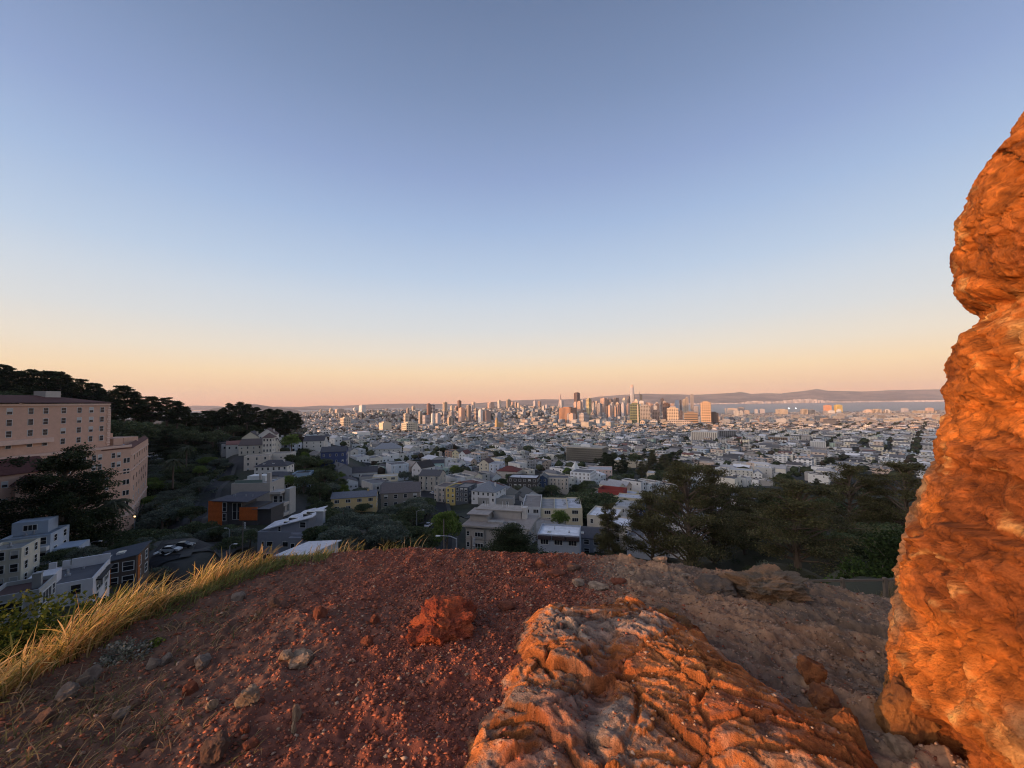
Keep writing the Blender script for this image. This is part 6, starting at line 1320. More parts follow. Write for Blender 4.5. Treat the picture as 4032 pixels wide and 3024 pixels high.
# a few shared house meshes for the individual ones
def proto(w, d, h, kind, seed):
    r = random.Random(seed); b = MB(); b.box(-w / 2, w / 2, -d / 2, d / 2, -5, h if kind != 'flat' else h - 0.3)
    if kind == 'flat':
        for bx in ((-w / 2, w / 2, -d / 2, -d / 2 + 0.25), (-w / 2, w / 2, d / 2 - 0.25, d / 2), (-w / 2, -w / 2 + 0.25, -d / 2 + 0.25, d / 2 - 0.25), (w / 2 - 0.25, w / 2, -d / 2 + 0.25, d / 2 - 0.25)): b.box(*bx, h - 0.3, h + 0.35)
    nb = 2 if w > 9 else 1
    for q in range(nb):
        bx = (q + 0.5) / nb * w - w / 2
        if r.random() < 0.7: b.prism([(bx - 1.5, -d / 2), (bx - 0.9, -d / 2 - 0.9), (bx + 0.9, -d / 2 - 0.9), (bx + 1.5, -d / 2)], 2.5, h - 0.8); yo = -0.93
        else: yo = -0.03
        for f in range(1, int(h / 3.0)):
            b.add([(bx - 0.6, -d / 2 + yo, f * 3.0 + 0.7), (bx + 0.6, -d / 2 + yo, f * 3.0 + 0.7), (bx + 0.6, -d / 2 + yo, f * 3.0 + 2.3), (bx - 0.6, -d / 2 + yo, f * 3.0 + 2.3)], [(0, 1, 2, 3)], 1)
        b.add([(bx - 1.1, -d / 2 - 0.03, 0.1), (bx + 1.1, -d / 2 - 0.03, 0.1), (bx + 1.1, -d / 2 - 0.03, 2.2), (bx - 1.1, -d / 2 - 0.03, 2.2)], [(0, 1, 2, 3)], 1)
    for f in range(0, int(h / 3.0)):
        for q in range(int(w / 3)):
            x = -w / 2 + (q + 0.5) * w / int(w / 3)
            if r.random() < 0.8: b.add([(x + 0.6, d / 2 + 0.03, f * 3 + 0.8), (x - 0.6, d / 2 + 0.03, f * 3 + 0.8), (x - 0.6, d / 2 + 0.03, f * 3 + 2.2), (x + 0.6, d / 2 + 0.03, f * 3 + 2.2)], [(0, 1, 2, 3)], 1)
        for s in (-1, 1):
            for q in range(2):
                y = -d / 3 + q * d * 0.5 + r.uniform(-1, 1); x = s * (w / 2 + 0.03)
                if r.random() < 0.5: b.add([(x, y - 0.5 * s, f * 3 + 0.9), (x, y + 0.5 * s, f * 3 + 0.9), (x, y + 0.5 * s, f * 3 + 2.1), (x, y - 0.5 * s, f * 3 + 2.1)], [(0, 1, 2, 3)], 1)
    if kind == 'flat':
        rb = MB(); rb.box(-w / 2 + 0.25, w / 2 - 0.25, -d / 2 + 0.25, d / 2 - 0.25, h - 0.35, h - 0.22)
        for q in range(3): x, y, s = r.uniform(-w / 2 + 1.2, w / 2 - 1.2), r.uniform(-d / 2 + 2, d / 2 - 2), r.uniform(0.3, 0.9); rb.box(x - s, x + s, y - s, y + s, h - 0.2, h + r.uniform(0.2, 1.4))
    else:
        rb, gs = roof_mb('gy' if kind == 'gable' else 'hip', w, d, h, r.uniform(2.2, 3.6) if kind == 'gable' else 2.4); rb.v = [(x, y - d / 2, z) for x, y, z in rb.v]
        for g in gs: b.add([(x, y - d / 2, z) for x, y, z in g], [tuple(range(len(g)))])
        if r.random() < 0.6: rb.box(w * 0.2, w * 0.2 + 0.7, d * 0.1, d * 0.1 + 0.7, h, h + 3.6)
    return b.mesh('house_wall', [M_paint, M_glass]), rb.mesh('house_roof', [M_shingle if kind != 'flat' else M_deck])
PR = {}
hitems = []
for i in ind:
    x, y, w, dp, sd_ = rows[i]; kind = ('gable' if rng.rand() < 0.65 else 'hip') if gab[i] else 'flat'
    key = (kind, round(w), int(hh[i] / 2), rng.randint(2))
    if key not in PR: PR[key] = proto(w, 17.0, float(int(hh[i] / 2) * 2 + 1), kind, hash(key[1:]) & 0xfff)
    rt = thing('row_house', None, 'house', (x, y, rz_[i] - 0.3), GA + (0 if sd_ == 0 else math.pi), 'row houses on the city floor')
    link('wall', PR[key][0], rt, color=wc[i]); link('roof', PR[key][1], rt, color=rc[i])
    rn = {'flat': 'flat', 'gable': 'gabled', 'hip': 'hip'}[kind]; rcn = 'pale' if rc[i].max() > 0.4 else 'grey' if rc[i].max() > 0.18 else 'dark'
    u, v = proj(x, y, rz_[i] + 5); hitems.append((rt, cname(wc[i]) + ' ' + rcn + '-roofed ' + rn, u, v))
relabel(hitems, LAND, 'house')
# everything beyond reads as one mass
def mass(name, label, X, Y, Z, W, Dp, H, yaw, wcol, rcol, gabm, m):
    n = len(X); c, s = np.cos(yaw), np.sin(yaw)
    lx = np.array([-1, 1, 1, -1, -1, 1, 1, -1]) / 2; ly = np.array([-1, -1, 1, 1, -1, -1, 1, 1]) / 2; up = np.array([0, 0, 0, 0, 1, 1, 1, 1])
    px = lx[None] * W[:, None]; py = ly[None] * Dp[:, None]; pz = np.where(up[None] == 1, H[:, None], -6.0)
    V = np.stack([X[:, None] + px * c[:, None] - py * s[:, None], Y[:, None] + px * s[:, None] + py * c[:, None], Z[:, None] + pz], -1)
    q = np.array([(0, 1, 5, 4), (1, 2, 6, 5), (2, 3, 7, 6), (3, 0, 4, 7), (4, 5, 6, 7)])
    Q = (q[None] + (np.arange(n) * 8)[:, None, None]).reshape(-1, 4)
    FC = np.repeat(wcol[:, None], 5, 1); FC[:, 4] = rcol
    # gable roofs and roof sheds
    gi = np.where(gabm)[0]; k = len(gi)
    gx = np.array([-1, 1, 1, -1, 0, 0]) * 0.54; gy = np.array([-1, -1, 1, 1, -1, 1]) * 0.53; gz_ = np.array([0.02, 0.02, 0.02, 0.02, 1, 1])
    px = gx[None] * W[gi][:, None]; py = gy[None] * Dp[gi][:, None]; pz = H[gi][:, None] + gz_[None] * np.minimum(W[gi], 9)[:, None] * 0.42
    V2 = np.stack([X[gi][:, None] + px * c[gi][:, None] - py * s[gi][:, None], Y[gi][:, None] + px * s[gi][:, None] + py * c[gi][:, None], Z[gi][:, None] + pz], -1)
    q2 = np.array([(0, 4, 5, 3), (4, 1, 2, 5), (0, 1, 4, 4), (2, 3, 5, 5)])
    o = n * 8; Q2 = (q2[None] + (np.arange(k) * 6)[:, None, None] + o).reshape(-1, 4)
    FC2 = np.repeat(rcol[gi][:, None], 4, 1); FC2[:, 2:] = wcol[gi][:, None]
    fi = np.where(~gabm)[0]; k3 = len(fi)
    rs = np.random.RandomState(3); sx_ = rs.uniform(-0.3, 0.3, k3) * W[fi]; sy_ = rs.uniform(-0.35, 0.35, k3) * Dp[fi]; ss = rs.uniform(0.8, 2.0, k3)
    px = lx[None] * 2 * ss[:, None] + sx_[:, None]; py = ly[None] * 2 * ss[:, None] + sy_[:, None]; pz = H[fi][:, None] - 0.2 + up[None] * rs.uniform(1.2, 3.4, k3)[:, None]
    V3 = np.stack([X[fi][:, None] + px * c[fi][:, None] - py * s[fi][:, None], Y[fi][:, None] + px * s[fi][:, None] + py * c[fi][:, None], Z[fi][:, None] + pz], -1)
    o3 = o + k * 6; Q3 = (q[None] + (np.arange(k3) * 8)[:, None, None] + o3).reshape(-1, 4); FC3 = np.repeat(wcol[fi][:, None] * 0.95, 5, 1)
    me = bpy.data.meshes.new(name); me.from_pydata(np.vstack([V.reshape(-1, 3), V2.reshape(-1, 3), V3.reshape(-1, 3)]).tolist(), [], [tuple(dict.fromkeys(f)) for f in np.vstack([Q, Q2, Q3]).tolist()])
    allc = np.vstack([FC.reshape(-1, 3), FC2.reshape(-1, 3), FC3.reshape(-1, 3)])
    cnt = np.array([p.loop_total for p in me.polygons]); at = me.color_attributes.new('Col', 'FLOAT_COLOR', 'CORNER')
    arr = np.repeat(allc, cnt, axis=0); at.data.foreach_set('color', np.hstack([arr, np.ones((len(arr), 1))]).astype(np.float32).ravel())
    me.materials.append(m); return tag(link(name, me), label, 'houses', kind='stuff')
M_mass = mat('distant_facades', None, src='attr', var=0.12, scale=0.08, rough=0.8)
tt = M_mass.node_tree; bs = tt.nodes['Principled BSDF']; lk = bs.inputs['Base Color'].links[0].from_socket
tc = N(tt, 'ShaderNodeTexCoord'); sp = N(tt, 'ShaderNodeSeparateXYZ'); tt.links.new(tc.outputs['Object'], sp.inputs[0])
sn = N(tt, 'ShaderNodeSeparateXYZ'); tt.links.new(tc.outputs['Normal'], sn.inputs[0])
def mth(op, a, b=None):
    n = N(tt, 'ShaderNodeMath', operation=op)
    for i, q in enumerate((a, b)):
        if q is None: continue
        if isinstance(q, (int, float)): n.inputs[i].default_value = q
        else: tt.links.new(q, n.inputs[i])
    return n.outputs[0]
wz = mth('LESS_THAN', mth('FRACT', mth('DIVIDE', sp.outputs['Z'], 3.1)), 0.5)
wx_ = mth('LESS_THAN', mth('FRACT', mth('DIVIDE', mth('ADD', sp.outputs['X'], mth('MULTIPLY', sp.outputs['Y'], 0.37)), 2.3)), 0.5)
wall_f = mth('LESS_THAN', mth('ABSOLUTE', sn.outputs['Z']), 0.5)
wf = mth('MULTIPLY', mth('MULTIPLY', wz, wx_), mth('MULTIPLY', wall_f, 0.85))
mm = N(tt, 'ShaderNodeMixRGB'); mm.inputs[2].default_value = (0.04, 0.04, 0.045, 1); tt.links.new(wf, mm.inputs[0]); tt.links.new(lk, mm.inputs[1]); tt.links.new(mm.outputs[0], bs.inputs['Base Color'])
Rr = rows[rest]
mass('distant_houses', 'pale close-packed houses covering the middle of the city floor', Rr[:, 0], Rr[:, 1], rz_[rest], Rr[:, 2], Rr[:, 3], hh[rest], np.full(len(rest), GA), wc[rest], rc[rest], gab[rest], M_mass)
# farther districts, coarser lots
n = 21000; D = 1600 + 3000 * rng.rand(n) ** 0.72; k = rng.uniform(-0.72, 1.3, n); X = k * D; Y = D
a_ = np.where(k > 0.30, R(-17), GA)
c, s = np.cos(a_), np.sin(a_); lx = X * c + Y * s; ly = -X * s + Y * c
per, stw = 74.0, 18.0
lx = np.floor(lx / per) * per + (lx % per) * (per - stw) / per; ly = np.floor(ly / per) * per + (ly % per) * (per - stw) / per; lx = lx + rng.normal(0, 3, n); ly = ly + rng.normal(0, 5, n)
X = lx * c - ly * s; Y = lx * s + ly * c
Zt = T(X, Y); wet = (Y > 4150) & (X / Y > 0.37); 
W_ = rng.uniform(8, 20, n); Dp_ = rng.uniform(12, 26, n); H_ = rng.uniform(8, 14, n)
big = rng.rand(n) < 0.06 + 0.10 * ((k > 0.02) & (k < 0.45) & (D > 2300)); W_ = np.where(big, W_ * 1.6, W_); Dp_ = np.where(big, Dp_ * 1.5, Dp_); H_ = np.where(big, rng.uniform(13, 22, n) + 14 * (k > 0.02) * rng.rand(n), H_)
flat_ind = (k > 0.5) & (D > 2600); H_ = np.where(flat_ind, np.minimum(H_, 12), H_); W_ = np.where(flat_ind, W_ * 1.6, W_)
okm = ~wet & (Y < 4700)
for zx, zy, zr in np.array([z for z in ZONES if z[1] > 1400]): okm &= np.hypot(X - zx, Y - zy) > zr
okm &= ~((np.hypot(X + 60, (Y - 1750) * 0.7) < 75) | (np.hypot(X + 330, Y - 2950) < 60))
X, Y, Zt, W_, Dp_, H_, a_ = [q[okm] for q in (X, Y, Zt, W_, Dp_, H_, a_)]; n = len(X)
wc2 = WALLC[rng.choice(len(WALLC), n, p=WALLP)] * rng.uniform(0.9, 1.05, (n, 1)); rc2 = ROOFC[rng.choice(len(ROOFC), n, p=ROOFP)] * rng.uniform(0.85, 1.1, (n, 1))
mass('distant_buildings', 'dense far districts of pale buildings stretching to downtown and the bay', X, Y, Zt, W_, Dp_, H_, a_, wc2, rc2, rng.rand(n) < 0.12, M_mass)
# the city across the bay
n = 3800; k = rng.uniform(0.36, 1.25, n); Y = 13120 + 2600 * rng.rand(n) ** 2.2; X = k * Y; W_ = rng.uniform(20, 90, n); Dp_ = rng.uniform(20, 60, n)
H_ = rng.uniform(8, 40, n) + np.exp(-((k - 0.74) / 0.06) ** 2) * rng.uniform(0, 110, n) + np.exp(-((k - 0.62) / 0.03) ** 2) * rng.uniform(0, 70, n)
wc3 = np.array([(0.75, 0.66, 0.60)]) * rng.uniform(0.5, 1.1, (n, 1))
mass('far_shore_town', 'sunlit town and harbour buildings along the far shore of the bay', X, Y, np.full(n, -156.0) + np.maximum(0, Y - 13400) * 0.012, W_, Dp_, H_, np.full(n, R(-17)), wc3, wc3 * 0.8, np.zeros(n, bool), M_plain if False else mat('far_town', None, src='attr', var=0.05, scale=0.01))
# ------------------------------------------------------------------ trees
def leafmesh(name, C3, size, rng, m, cols, flat=0.0, clumpcol=None):
    """one small quad per centre in C3"""
    n = len(C3); a = rng.normal(size=(n, 3)); a[:, 2] *= (1 - flat); a /= np.linalg.norm(a, axis=1)[:, None] + 1e-9
    if flat > 0: a = np.cross(a, np.cross(a, np.array([0, 0, 1.0])) + 1e-6); a /= np.linalg.norm(a, axis=1)[:, None] + 1e-9; a = a * (1 - 0) + rng.normal(0, 0.25, (n, 3))
    t = rng.normal(size=(n, 3)); u = np.cross(a, t); u /= np.linalg.norm(u, axis=1)[:, None] + 1e-9; w = np.cross(a, u); w /= np.linalg.norm(w, axis=1)[:, None] + 1e-9
    s = size * (0.6 + 0.8 * rng.rand(n))[:, None]
    V = np.stack([C3 - u * s, C3 - w * s * 0.7, C3 + u * s, C3 + w * s * 0.7], 1).reshape(-1, 3)
    me = bpy.data.meshes.new(name); fast_mesh(me, V, np.arange(n * 4).reshape(-1, 4)); me.materials.append(m)
    cc = np.array(cols)[rng.randint(0, len(cols), n)] * (0.75 + 0.5 * rng.rand(n, 1))
    if clumpcol is not None: cc = cc * clumpcol[:, None]
    vcol(me, np.repeat(cc, 4, 0)); return me
M_leaf = mat('foliage', None, src='attr', var=0.0, rough=0.75, spec=0.1, trans=0.35)
M_bark = mat('bark', (0.12, 0.09, 0.07), rough=0.95, var=0.3, scale=4)
SH = 1.9
COLS = dict(dome=[(0.046, 0.058, 0.027), (0.062, 0.070, 0.036), (0.032, 0.044, 0.021)], grey=[(0.065, 0.075, 0.058), (0.05, 0.062, 0.045), (0.085, 0.095, 0.07)],
            cyp=[(0.022, 0.030, 0.014), (0.030, 0.036, 0.015), (0.018, 0.025, 0.012)], pine=[(0.105, 0.098, 0.044), (0.08, 0.084, 0.036), (0.13, 0.11, 0.055)], green=[(0.07, 0.10, 0.022), (0.055, 0.085, 0.02), (0.09, 0.11, 0.03)])
for k_ in ('dome', 'grey', 'cyp', 'green'): COLS[k_] = [tuple(q * SH for q in c_) for c_ in COLS[k_]]
def crown_dome(seed, n, size, cols, sq=0.75, clumps=46):
    rng = np.random.RandomState(seed); d = rng.normal(size=(clumps, 3)); d /= np.linalg.norm(d, axis=1)[:, None]; d[:, 2] = np.abs(d[:, 2]) * 1.15 - 0.35
    cen = d * rng.uniform(0.45, 0.88, (clumps, 1)) * np.array([0.5, 0.5, 0.5 * sq]) * np.array([1 + 0.25 * math.sin(seed), 1, 1]); rad = rng.uniform(0.09, 0.20, clumps); lum = rng.uniform(0.65, 1.35, clumps)
    ci = rng.randint(0, clumps, n); q = rng.normal(size=(n, 3)); q /= np.linalg.norm(q, axis=1)[:, None]; q[:, 2] = np.where(rng.rand(n) < 0.6, np.abs(q[:, 2]), q[:, 2])
    C3 = cen[ci] + q * (rad[ci] * rng.uniform(0.6, 1.05, n))[:, None] * np.array([1, 1, 0.75]); C3[:, 2] += 0.5 * sq * 0.9 + 0.24
    C3 = np.clip(C3, [-1, -1, 0.08], [1, 1, 2]); return leafmesh('crown', C3, size, rng, M_leaf, cols, 0, lum[ci])
def crown_cyp(seed, n, size, cols, tiers=9, spread=0.5, z0=0.3, thick=0.34, shape='flat'):
    """wind-swept crown of flat layered pads; returns crown mesh and the limb paths"""
    rng = np.random.RandomState(seed); cen = []; rad = []; limbs = []
    for t in range(tiers):
        f = t / (tiers - 1); z = z0 + (0.97 - z0) * f; R_ = spread * ((1 - f ** 2.4) * 0.75 + 0.25) * (0.6 + 0.55 * min(1, f * 3 + 0.3)); k = rng.randint(3, 6)
        if shape == 'cone': R_ = spread * (1.02 - f) ** 0.8
        a0 = rng.rand() * 6.28
        for q in range(k):
            a = a0 + q * 6.28 / k + rng.normal(0, 0.35); r = R_ * rng.uniform(0.55, 1.0); e = np.array([math.cos(a) * r, math.sin(a) * r, z + rng.normal(0, 0.025) + (0.04 if f < 0.5 else 0)])
            limbs.append([(0.0, 0.0, z - 0.10 - 0.05 * f), tuple(e * [0.5, 0.5, 1] + np.array([0, 0, -0.05])), tuple(e)])
            for m_ in range(rng.randint(2, 4)):
                g = rng.uniform(0.45, 1.05); cen.append(e * [g, g, 1] + rng.normal(0, [0.04, 0.04, 0.012])); rad.append(rng.uniform(0.07, 0.13) * (1.15 - 0.4 * f) * spread / 0.5)
    cen.append(np.array([0, 0, 0.96])); rad.append(0.08)
    cen = np.array(cen); rad = np.array(rad); ci = rng.choice(len(cen), n, p=rad ** 1.5 / (rad ** 1.5).sum()); lum = rng.uniform(0.6, 1.4, len(cen))
    q = rng.normal(size=(n, 3)); q /= np.linalg.norm(q, axis=1)[:, None]; C3 = cen[ci] + q * (rad[ci] * rng.uniform(0.3, 1.1, n))[:, None] * np.array([1.15, 1.15, thick])
    return leafmesh('crown', C3, size, rng, M_leaf, cols, 0.3, lum[ci]), limbs
def trunk_mesh(seed, limbs=None, r=0.028, top=0.9, lean=0.04, forks=5):
    rng = random.Random(seed); b = MB(); a, c = rng.uniform(-lean, lean), rng.uniform(-lean, lean)
    pth = [(0, 0, -0.12), (a * 0.3, c * 0.3, 0.2), (a, c, 0.45), (a * 0.5, c * 0.6, 0.7), (0, 0, top)]
    b.tube(pth, [r * 1.25, r, r * 0.75, r * 0.5, r * 0.15], 7)
    if limbs:
        for L in limbs: b.tube(L, [r * 0.38, r * 0.26, r * 0.06], 4, cap=False)
    else:
        for q in range(forks):
            an_ = q * 6.28 / forks + rng.random(); z = rng.uniform(0.25, 0.5); b.tube([(a * 0.6, c * 0.6, z), (math.cos(an_) * 0.16, math.sin(an_) * 0.16, z + 0.13), (math.cos(an_) * 0.32, math.sin(an_) * 0.32, z + 0.2)], [r * 0.5, r * 0.35, r * 0.1], 5, cap=False)
    return b.mesh('trunk', [M_bark])
PT = {}
for i in range(4): PT['dome', i] = (crown_dome(200 + i, 7000, 0.021, COLS['dome']), trunk_mesh(i))
for i in range(3): PT['grey', i] = (crown_dome(220 + i, 7000, 0.020, COLS['grey'], 0.65), trunk_mesh(10 + i))
for i in range(2): PT['green', i] = (crown_dome(230 + i, 8000, 0.018, COLS['green'], 0.9), trunk_mesh(20 + i))
for i in range(4):
    cm, lm = crown_cyp(240 + i, 14000, 0.019, COLS['cyp'], 11, 0.46, 0.12, thick=0.5); PT['cyp', i] = (cm, trunk_mesh(30 + i, lm))
for i in range(3):
    cm, lm = crown_cyp(250 + i, 24000, 0.0105, COLS['pine'], 11, 0.44, 0.22, thick=0.48); PT['pine', i] = (cm, trunk_mesh(40 + i, lm, 0.022))
for i in range(2):
    cm, lm = crown_cyp(260 + i, 34000, 0.0072, COLS['pine'], 12, 0.46, 0.34, thick=0.36); PT['bigpine', i] = (cm, trunk_mesh(50 + i, lm, 0.026))
cm, lm = crown_cyp(270, 60000, 0.0095, COLS['cyp'], 16, 0.44, 0.04, thick=0.62); PT['bigcyp', 0] = (cm, trunk_mesh(60, lm, 0.03))
cm, lm = crown_cyp(271, 26000, 0.010, COLS['cyp'], 10, 0.62, 0.10, thick=0.5, shape='cone'); PT['conecyp', 0] = (cm, trunk_mesh(61, lm, 0.03))
titem = []
KN = dict(dome='round dark green tree', grey='grey-green bushy tree', green='fresh green leafy tree', cyp='flat-topped dark cypress', pine='olive brown pine', bigpine='large spreading pine', bigcyp='huge dark cypress', conecyp='low dense cypress')
def tree(kind, x, y, z, H, W=None, label=None, i=None, rz=None, name='tree', r=random.Random(99)):
    ks = [k for k in PT if k[0] == kind]; k = ks[r.randrange(len(ks))] if i is None else (kind, i)
    rt = thing(name, label, 'tree', (x, y, z), r.uniform(0, 6.28) if rz is None else rz, 'trees')
    cr = link('crown', PT[k][0], rt); tk = link('trunk', PT[k][1], rt)
    natural = 0.9 if kind not in ('conecyp',) else 1.2
    sxy = H if W is None else W / natural
    rt.scale = (sxy, sxy, H)
    if label is None: titem.append((rt, KN[kind], *proj(x, y, z + H * 0.6)))
    return rt
def ptree(kind, u, vt, D, H, W=None, label=None, i=None, rz=None, name='tree'):
    """tree whose top is seen at (u, vt), standing at depth D with height H"""
    p = P(u, vt, D); return tree(kind, p.x, p.y, p.z - H, H, W, label, i, rz, name)
# custom ones
ptree('bigcyp', 255, 1775, 108, 30, 26, 'huge dark cypress towering before the pink building', 0, 0.5, 'cypress_tree')
ptree('bigpine', 2700, 1838, 56, 18, 12.5, 'tallest dark pine rising right of the centre beyond the crest', 0, 2.0, 'pine_tree')
ptree('bigpine', 2800, 1850, 60, 18, 11, 'tall twin pine immediately right of the tallest pine', 1, 1.0, 'pine_tree')
ptree('bigpine', 2560, 1945, 62, 13, 10, 'dark pine on the left side of the tallest pine', 1, 3.4, 'pine_tree')
ptree('bigpine', 3130, 1905, 38, 9.5, 11, 'wide low olive pine nearest the crest on the right', 0, 4.4, 'pine_tree')
ptree('bigpine', 3340, 1835, 82, 18, 14, 'tall umbrella pine close to the left of the tall rock', 1, 0.3, 'pine_tree')
ptree('bigpine', 3560, 1830, 76, 18, 15, 'tall pine partly hidden by the tall rock', 0, 5.2, 'pine_tree')
ptree('conecyp', 2005, 2072, 60, 6.5, 15.0, 'low dense cypress in front of the beige apartment block', 0, 0.7, 'cypress_tree')
ptree('pine', 2395, 1990, 62, 9, 5.2, 'small brownish cypress in front of the cream houses', 0, 0.7, 'cypress_tree')
ptree('green', 1757, 2012, 105, 12.5, 9.2, 'bright round green tree left of the beige apartment block', 0, 0.2)
ptree('green', 1150, 1712, 300, 14, 16, 'fresh green tree right of the white gabled villa', 1, 0.2)
ptree('dome', 2330, 1925, 205, 17, 30, 'broad round tree beyond the cream flats', 0, 0.2)
ptree('dome', 2290, 1950, 190, 14, 20, 'wide dark tree just right of the cream flats', 1, 1.2)
ptree('green', 2200, 2012, 150, 7.5, 8, 'small green tree before the cream flats', 1, 2.2)
ptree('dome', 490, 1640, 235, 24, 27, 'large rounded dark tree right of the pink building', 2, 1.0)
ptree('cyp', 3270, 1800, 520, 18, 16, 'lone dark round tree among pale roofs on the right', 1)
tree('grey', *P(600, 2150, 92)[:2], P(600, 2330, 92).z, 6.5, 7.5, 'small grey-green tree above the golden grass beside the street', 0, 0)
# skyline cypresses on the wooded hill: (u, v top, depth, height)
for u, vt, D, H, W in [(-60,1425,270,24,26),(15,1436,268,24,22),(75,1462,275,22,22),(130,1458,280,22,22),(185,1462,280,24,24),(230,1468,282,24,20),(262,1475,285,22,18),(325,1494,285,21,20),(370,1508,288,20,20),(405,1535,290,18,16),
                       (455,1545,278,22,18),(490,1520,285,23,24),(530,1545,290,21,16),(600,1562,300,20,22),(660,1566,310,20,20),(700,1580,315,20,18),(735,1600,320,14,10),(810,1618,340,14,14),(835,1616,345,15,16),(880,1608,350,18,18),(905,1590,352,21,16),
                       (945,1582,355,22,16),(975,1590,357,21,15),(1010,1604,360,18,16),(1055,1612,365,18,22),(1100,1614,368,20,22),(1140,1618,372,19,18),(1170,1628,378,16,12),(560,1580,300,18,16),(430,1560,295,16,16),(770,1625,330,14,16),(860,1622,350,14,16),(1080,1618,350,16,18)]:
    ptree('cyp', u, vt, D, H, W, None, name='cypress_tree')
# palms
def palm(u, vt, D, H, R_, label):
    p = P(u, vt, D); rt = thing('palm_tree', label, 'tree', (p.x, p.y, p.z - H), 0, 'trees'); rng = random.Random(int(u)); b = MB(); b.tube([(0, 0, -3), (0.1, 0, H * 0.4), (0, 0, H - R_ * 0.35)], [0.45, 0.36, 0.42], 8); b.obj('trunk', [M_bark], rt)
    b = MB()
    for q in range(46):
        a = q * 2.399; el = rng.uniform(-0.5, 1.2); L = R_ * rng.uniform(0.85, 1.1); pts = []
        for s in range(7):
            t = s / 6; r_ = L * t * math.cos(el * (1 - 0.5 * t)); z = H - R_ * 0.35 + L * t * math.sin(el) * 0.8 - 0.75 * L * t * t; pts.append(Vector((math.cos(a) * r_, math.sin(a) * r_, z)))
        for s in range(6):
            for m_ in range(3):
                c = pts[s].lerp(pts[s + 1], m_ / 3); dr = (pts[s + 1] - pts[s]).normalized(); sd_ = dr.cross(Vector((0, 0, 1))).normalized()
                for g in (-1, 1):
                    e = c + sd_ * g * L * 0.17 * (1.1 - s / 7) + dr * 0.1 * L + Vector((0, 0, -0.10 * L * rng.uniform(0.3, 1.3))); b.add([c - dr * 0.05 * R_, c + dr * 0.05 * R_, e], [(0, 1, 2)])
    b.obj('fronds', [mat('palm_frond', (0.055, 0.06, 0.03), rough=0.7, var=0.3, scale=0.8)], rt)
palm(447, 1955, 118, 13, 5.2, 'palm in front of the pink building beside the huge cypress')
palm(683, 1800, 205, 13, 5.5, 'tall palm on the slope right of the pink building'); palm(735, 1752, 245, 11, 5.0, 'palm further up the slope behind the tall palm'); palm(2037, 1906, 262, 10, 5, 'palm before the black scaffolding'); palm(2203, 1785, 530, 20, 8, 'pair-topped tall palm left of the grey-brown office block')
for u, v, D, H, W, k_ in [(640,1985,150,9,12,'grey'),(700,1955,168,9,12,'grey'),(752,1985,152,8,10,'dome'),(618,2075,122,8,11,'dome'),(770,2050,138,7,10,'dome'),(835,2062,134,7,10,'grey'),(885,2060,132,6,9,'dome'),(940,2068,128,6,8,'grey'),
  (1255,2055,118,9,10,'dome'),(985,2085,124,6,7,'dome'),(690,2085,118,6,8,'grey'),(905,2110,108,5,7,'dome'),(1300,2090,112,8,10,'dome'),(870,1905,215,9,11,'grey'),(900,1865,235,9,11,'dome'),(560,2120,120,7,9,'dome')]: ptree(k_, u, v, D, H, W)
# fill the wooded parts
TZ_ = [(z[0], z[1], z[2]) for z in TREEZ]
cand = []
def fill(key, n, kinds, hr, wr, dmin, seed, dlo=18):
    rng = random.Random(seed); poly = FOREST[key]; us = [p[0] for p in poly]; vs = [p[1] for p in poly]; got = 0; tries = 0; pl = []
    while got < n and tries < n * 60:
        tries += 1; u, v = rng.uniform(min(us), max(us)), rng.uniform(min(vs), max(vs))
        if not pip(u, v, poly): continue
        h = hit(u, v, dlo)
        if h is None or h[1] > 900: continue
        if any(math.hypot(h[0] - a, h[1] - b) < c for a, b, c in TZ_): continue
        if any(math.hypot(h[0] - a, h[1] - b) < dmin for a, b in pl): continue
        pl.append((h[0], h[1])); got += 1
        H = rng.uniform(*hr); tree(rng.choice(kinds), h[0], h[1], h[2] - 0.5, H, H * rng.uniform(*wr))
fill('hill', 60, ['dome', 'cyp', 'dome', 'dome', 'cyp'], (11, 17), (1.0, 1.4), 9, 1)
fill('slope', 46, ['grey', 'grey', 'dome', 'grey', 'green'], (5, 9), (1.1, 1.6), 6, 2)
fill('park', 26, ['cyp', 'dome', 'pine', 'cyp'], (14, 22), (0.7, 1.0), 12, 3)
fill('low', 30, ['dome', 'grey', 'grey', 'dome'], (6, 10), (1.0, 1.4), 6, 4)
fill('gard', 30, ['dome', 'green', 'grey', 'dome', 'dome'], (6, 12), (0.9, 1.3), 7, 5)
fill('mid', 12, ['grey', 'dome'], (7, 11), (1.0, 1.4), 8, 6)
FOREST['right2'] = [(2900,1960),(3120,1925),(3420,1880),(3700,1900),(3600,2400),(3300,2330),(3000,2300),(2860,2270),(2850,2180)]
FOREST['right3'] = [(2480,2080),(2560,1960),(2600,1990),(2620,2240),(2480,2230)]
fill('right3', 5, ['pine', 'cyp'], (5, 8), (0.9, 1.2), 6, 17, 30)
fill('right2', 17, ['dome', 'pine', 'pine', 'cyp', 'dome'], (5, 9), (0.9, 1.3), 6.5, 7, 30)
fill('hedge', 14, ['dome', 'grey'], (3, 5.5), (1.1, 1.6), 4, 8)
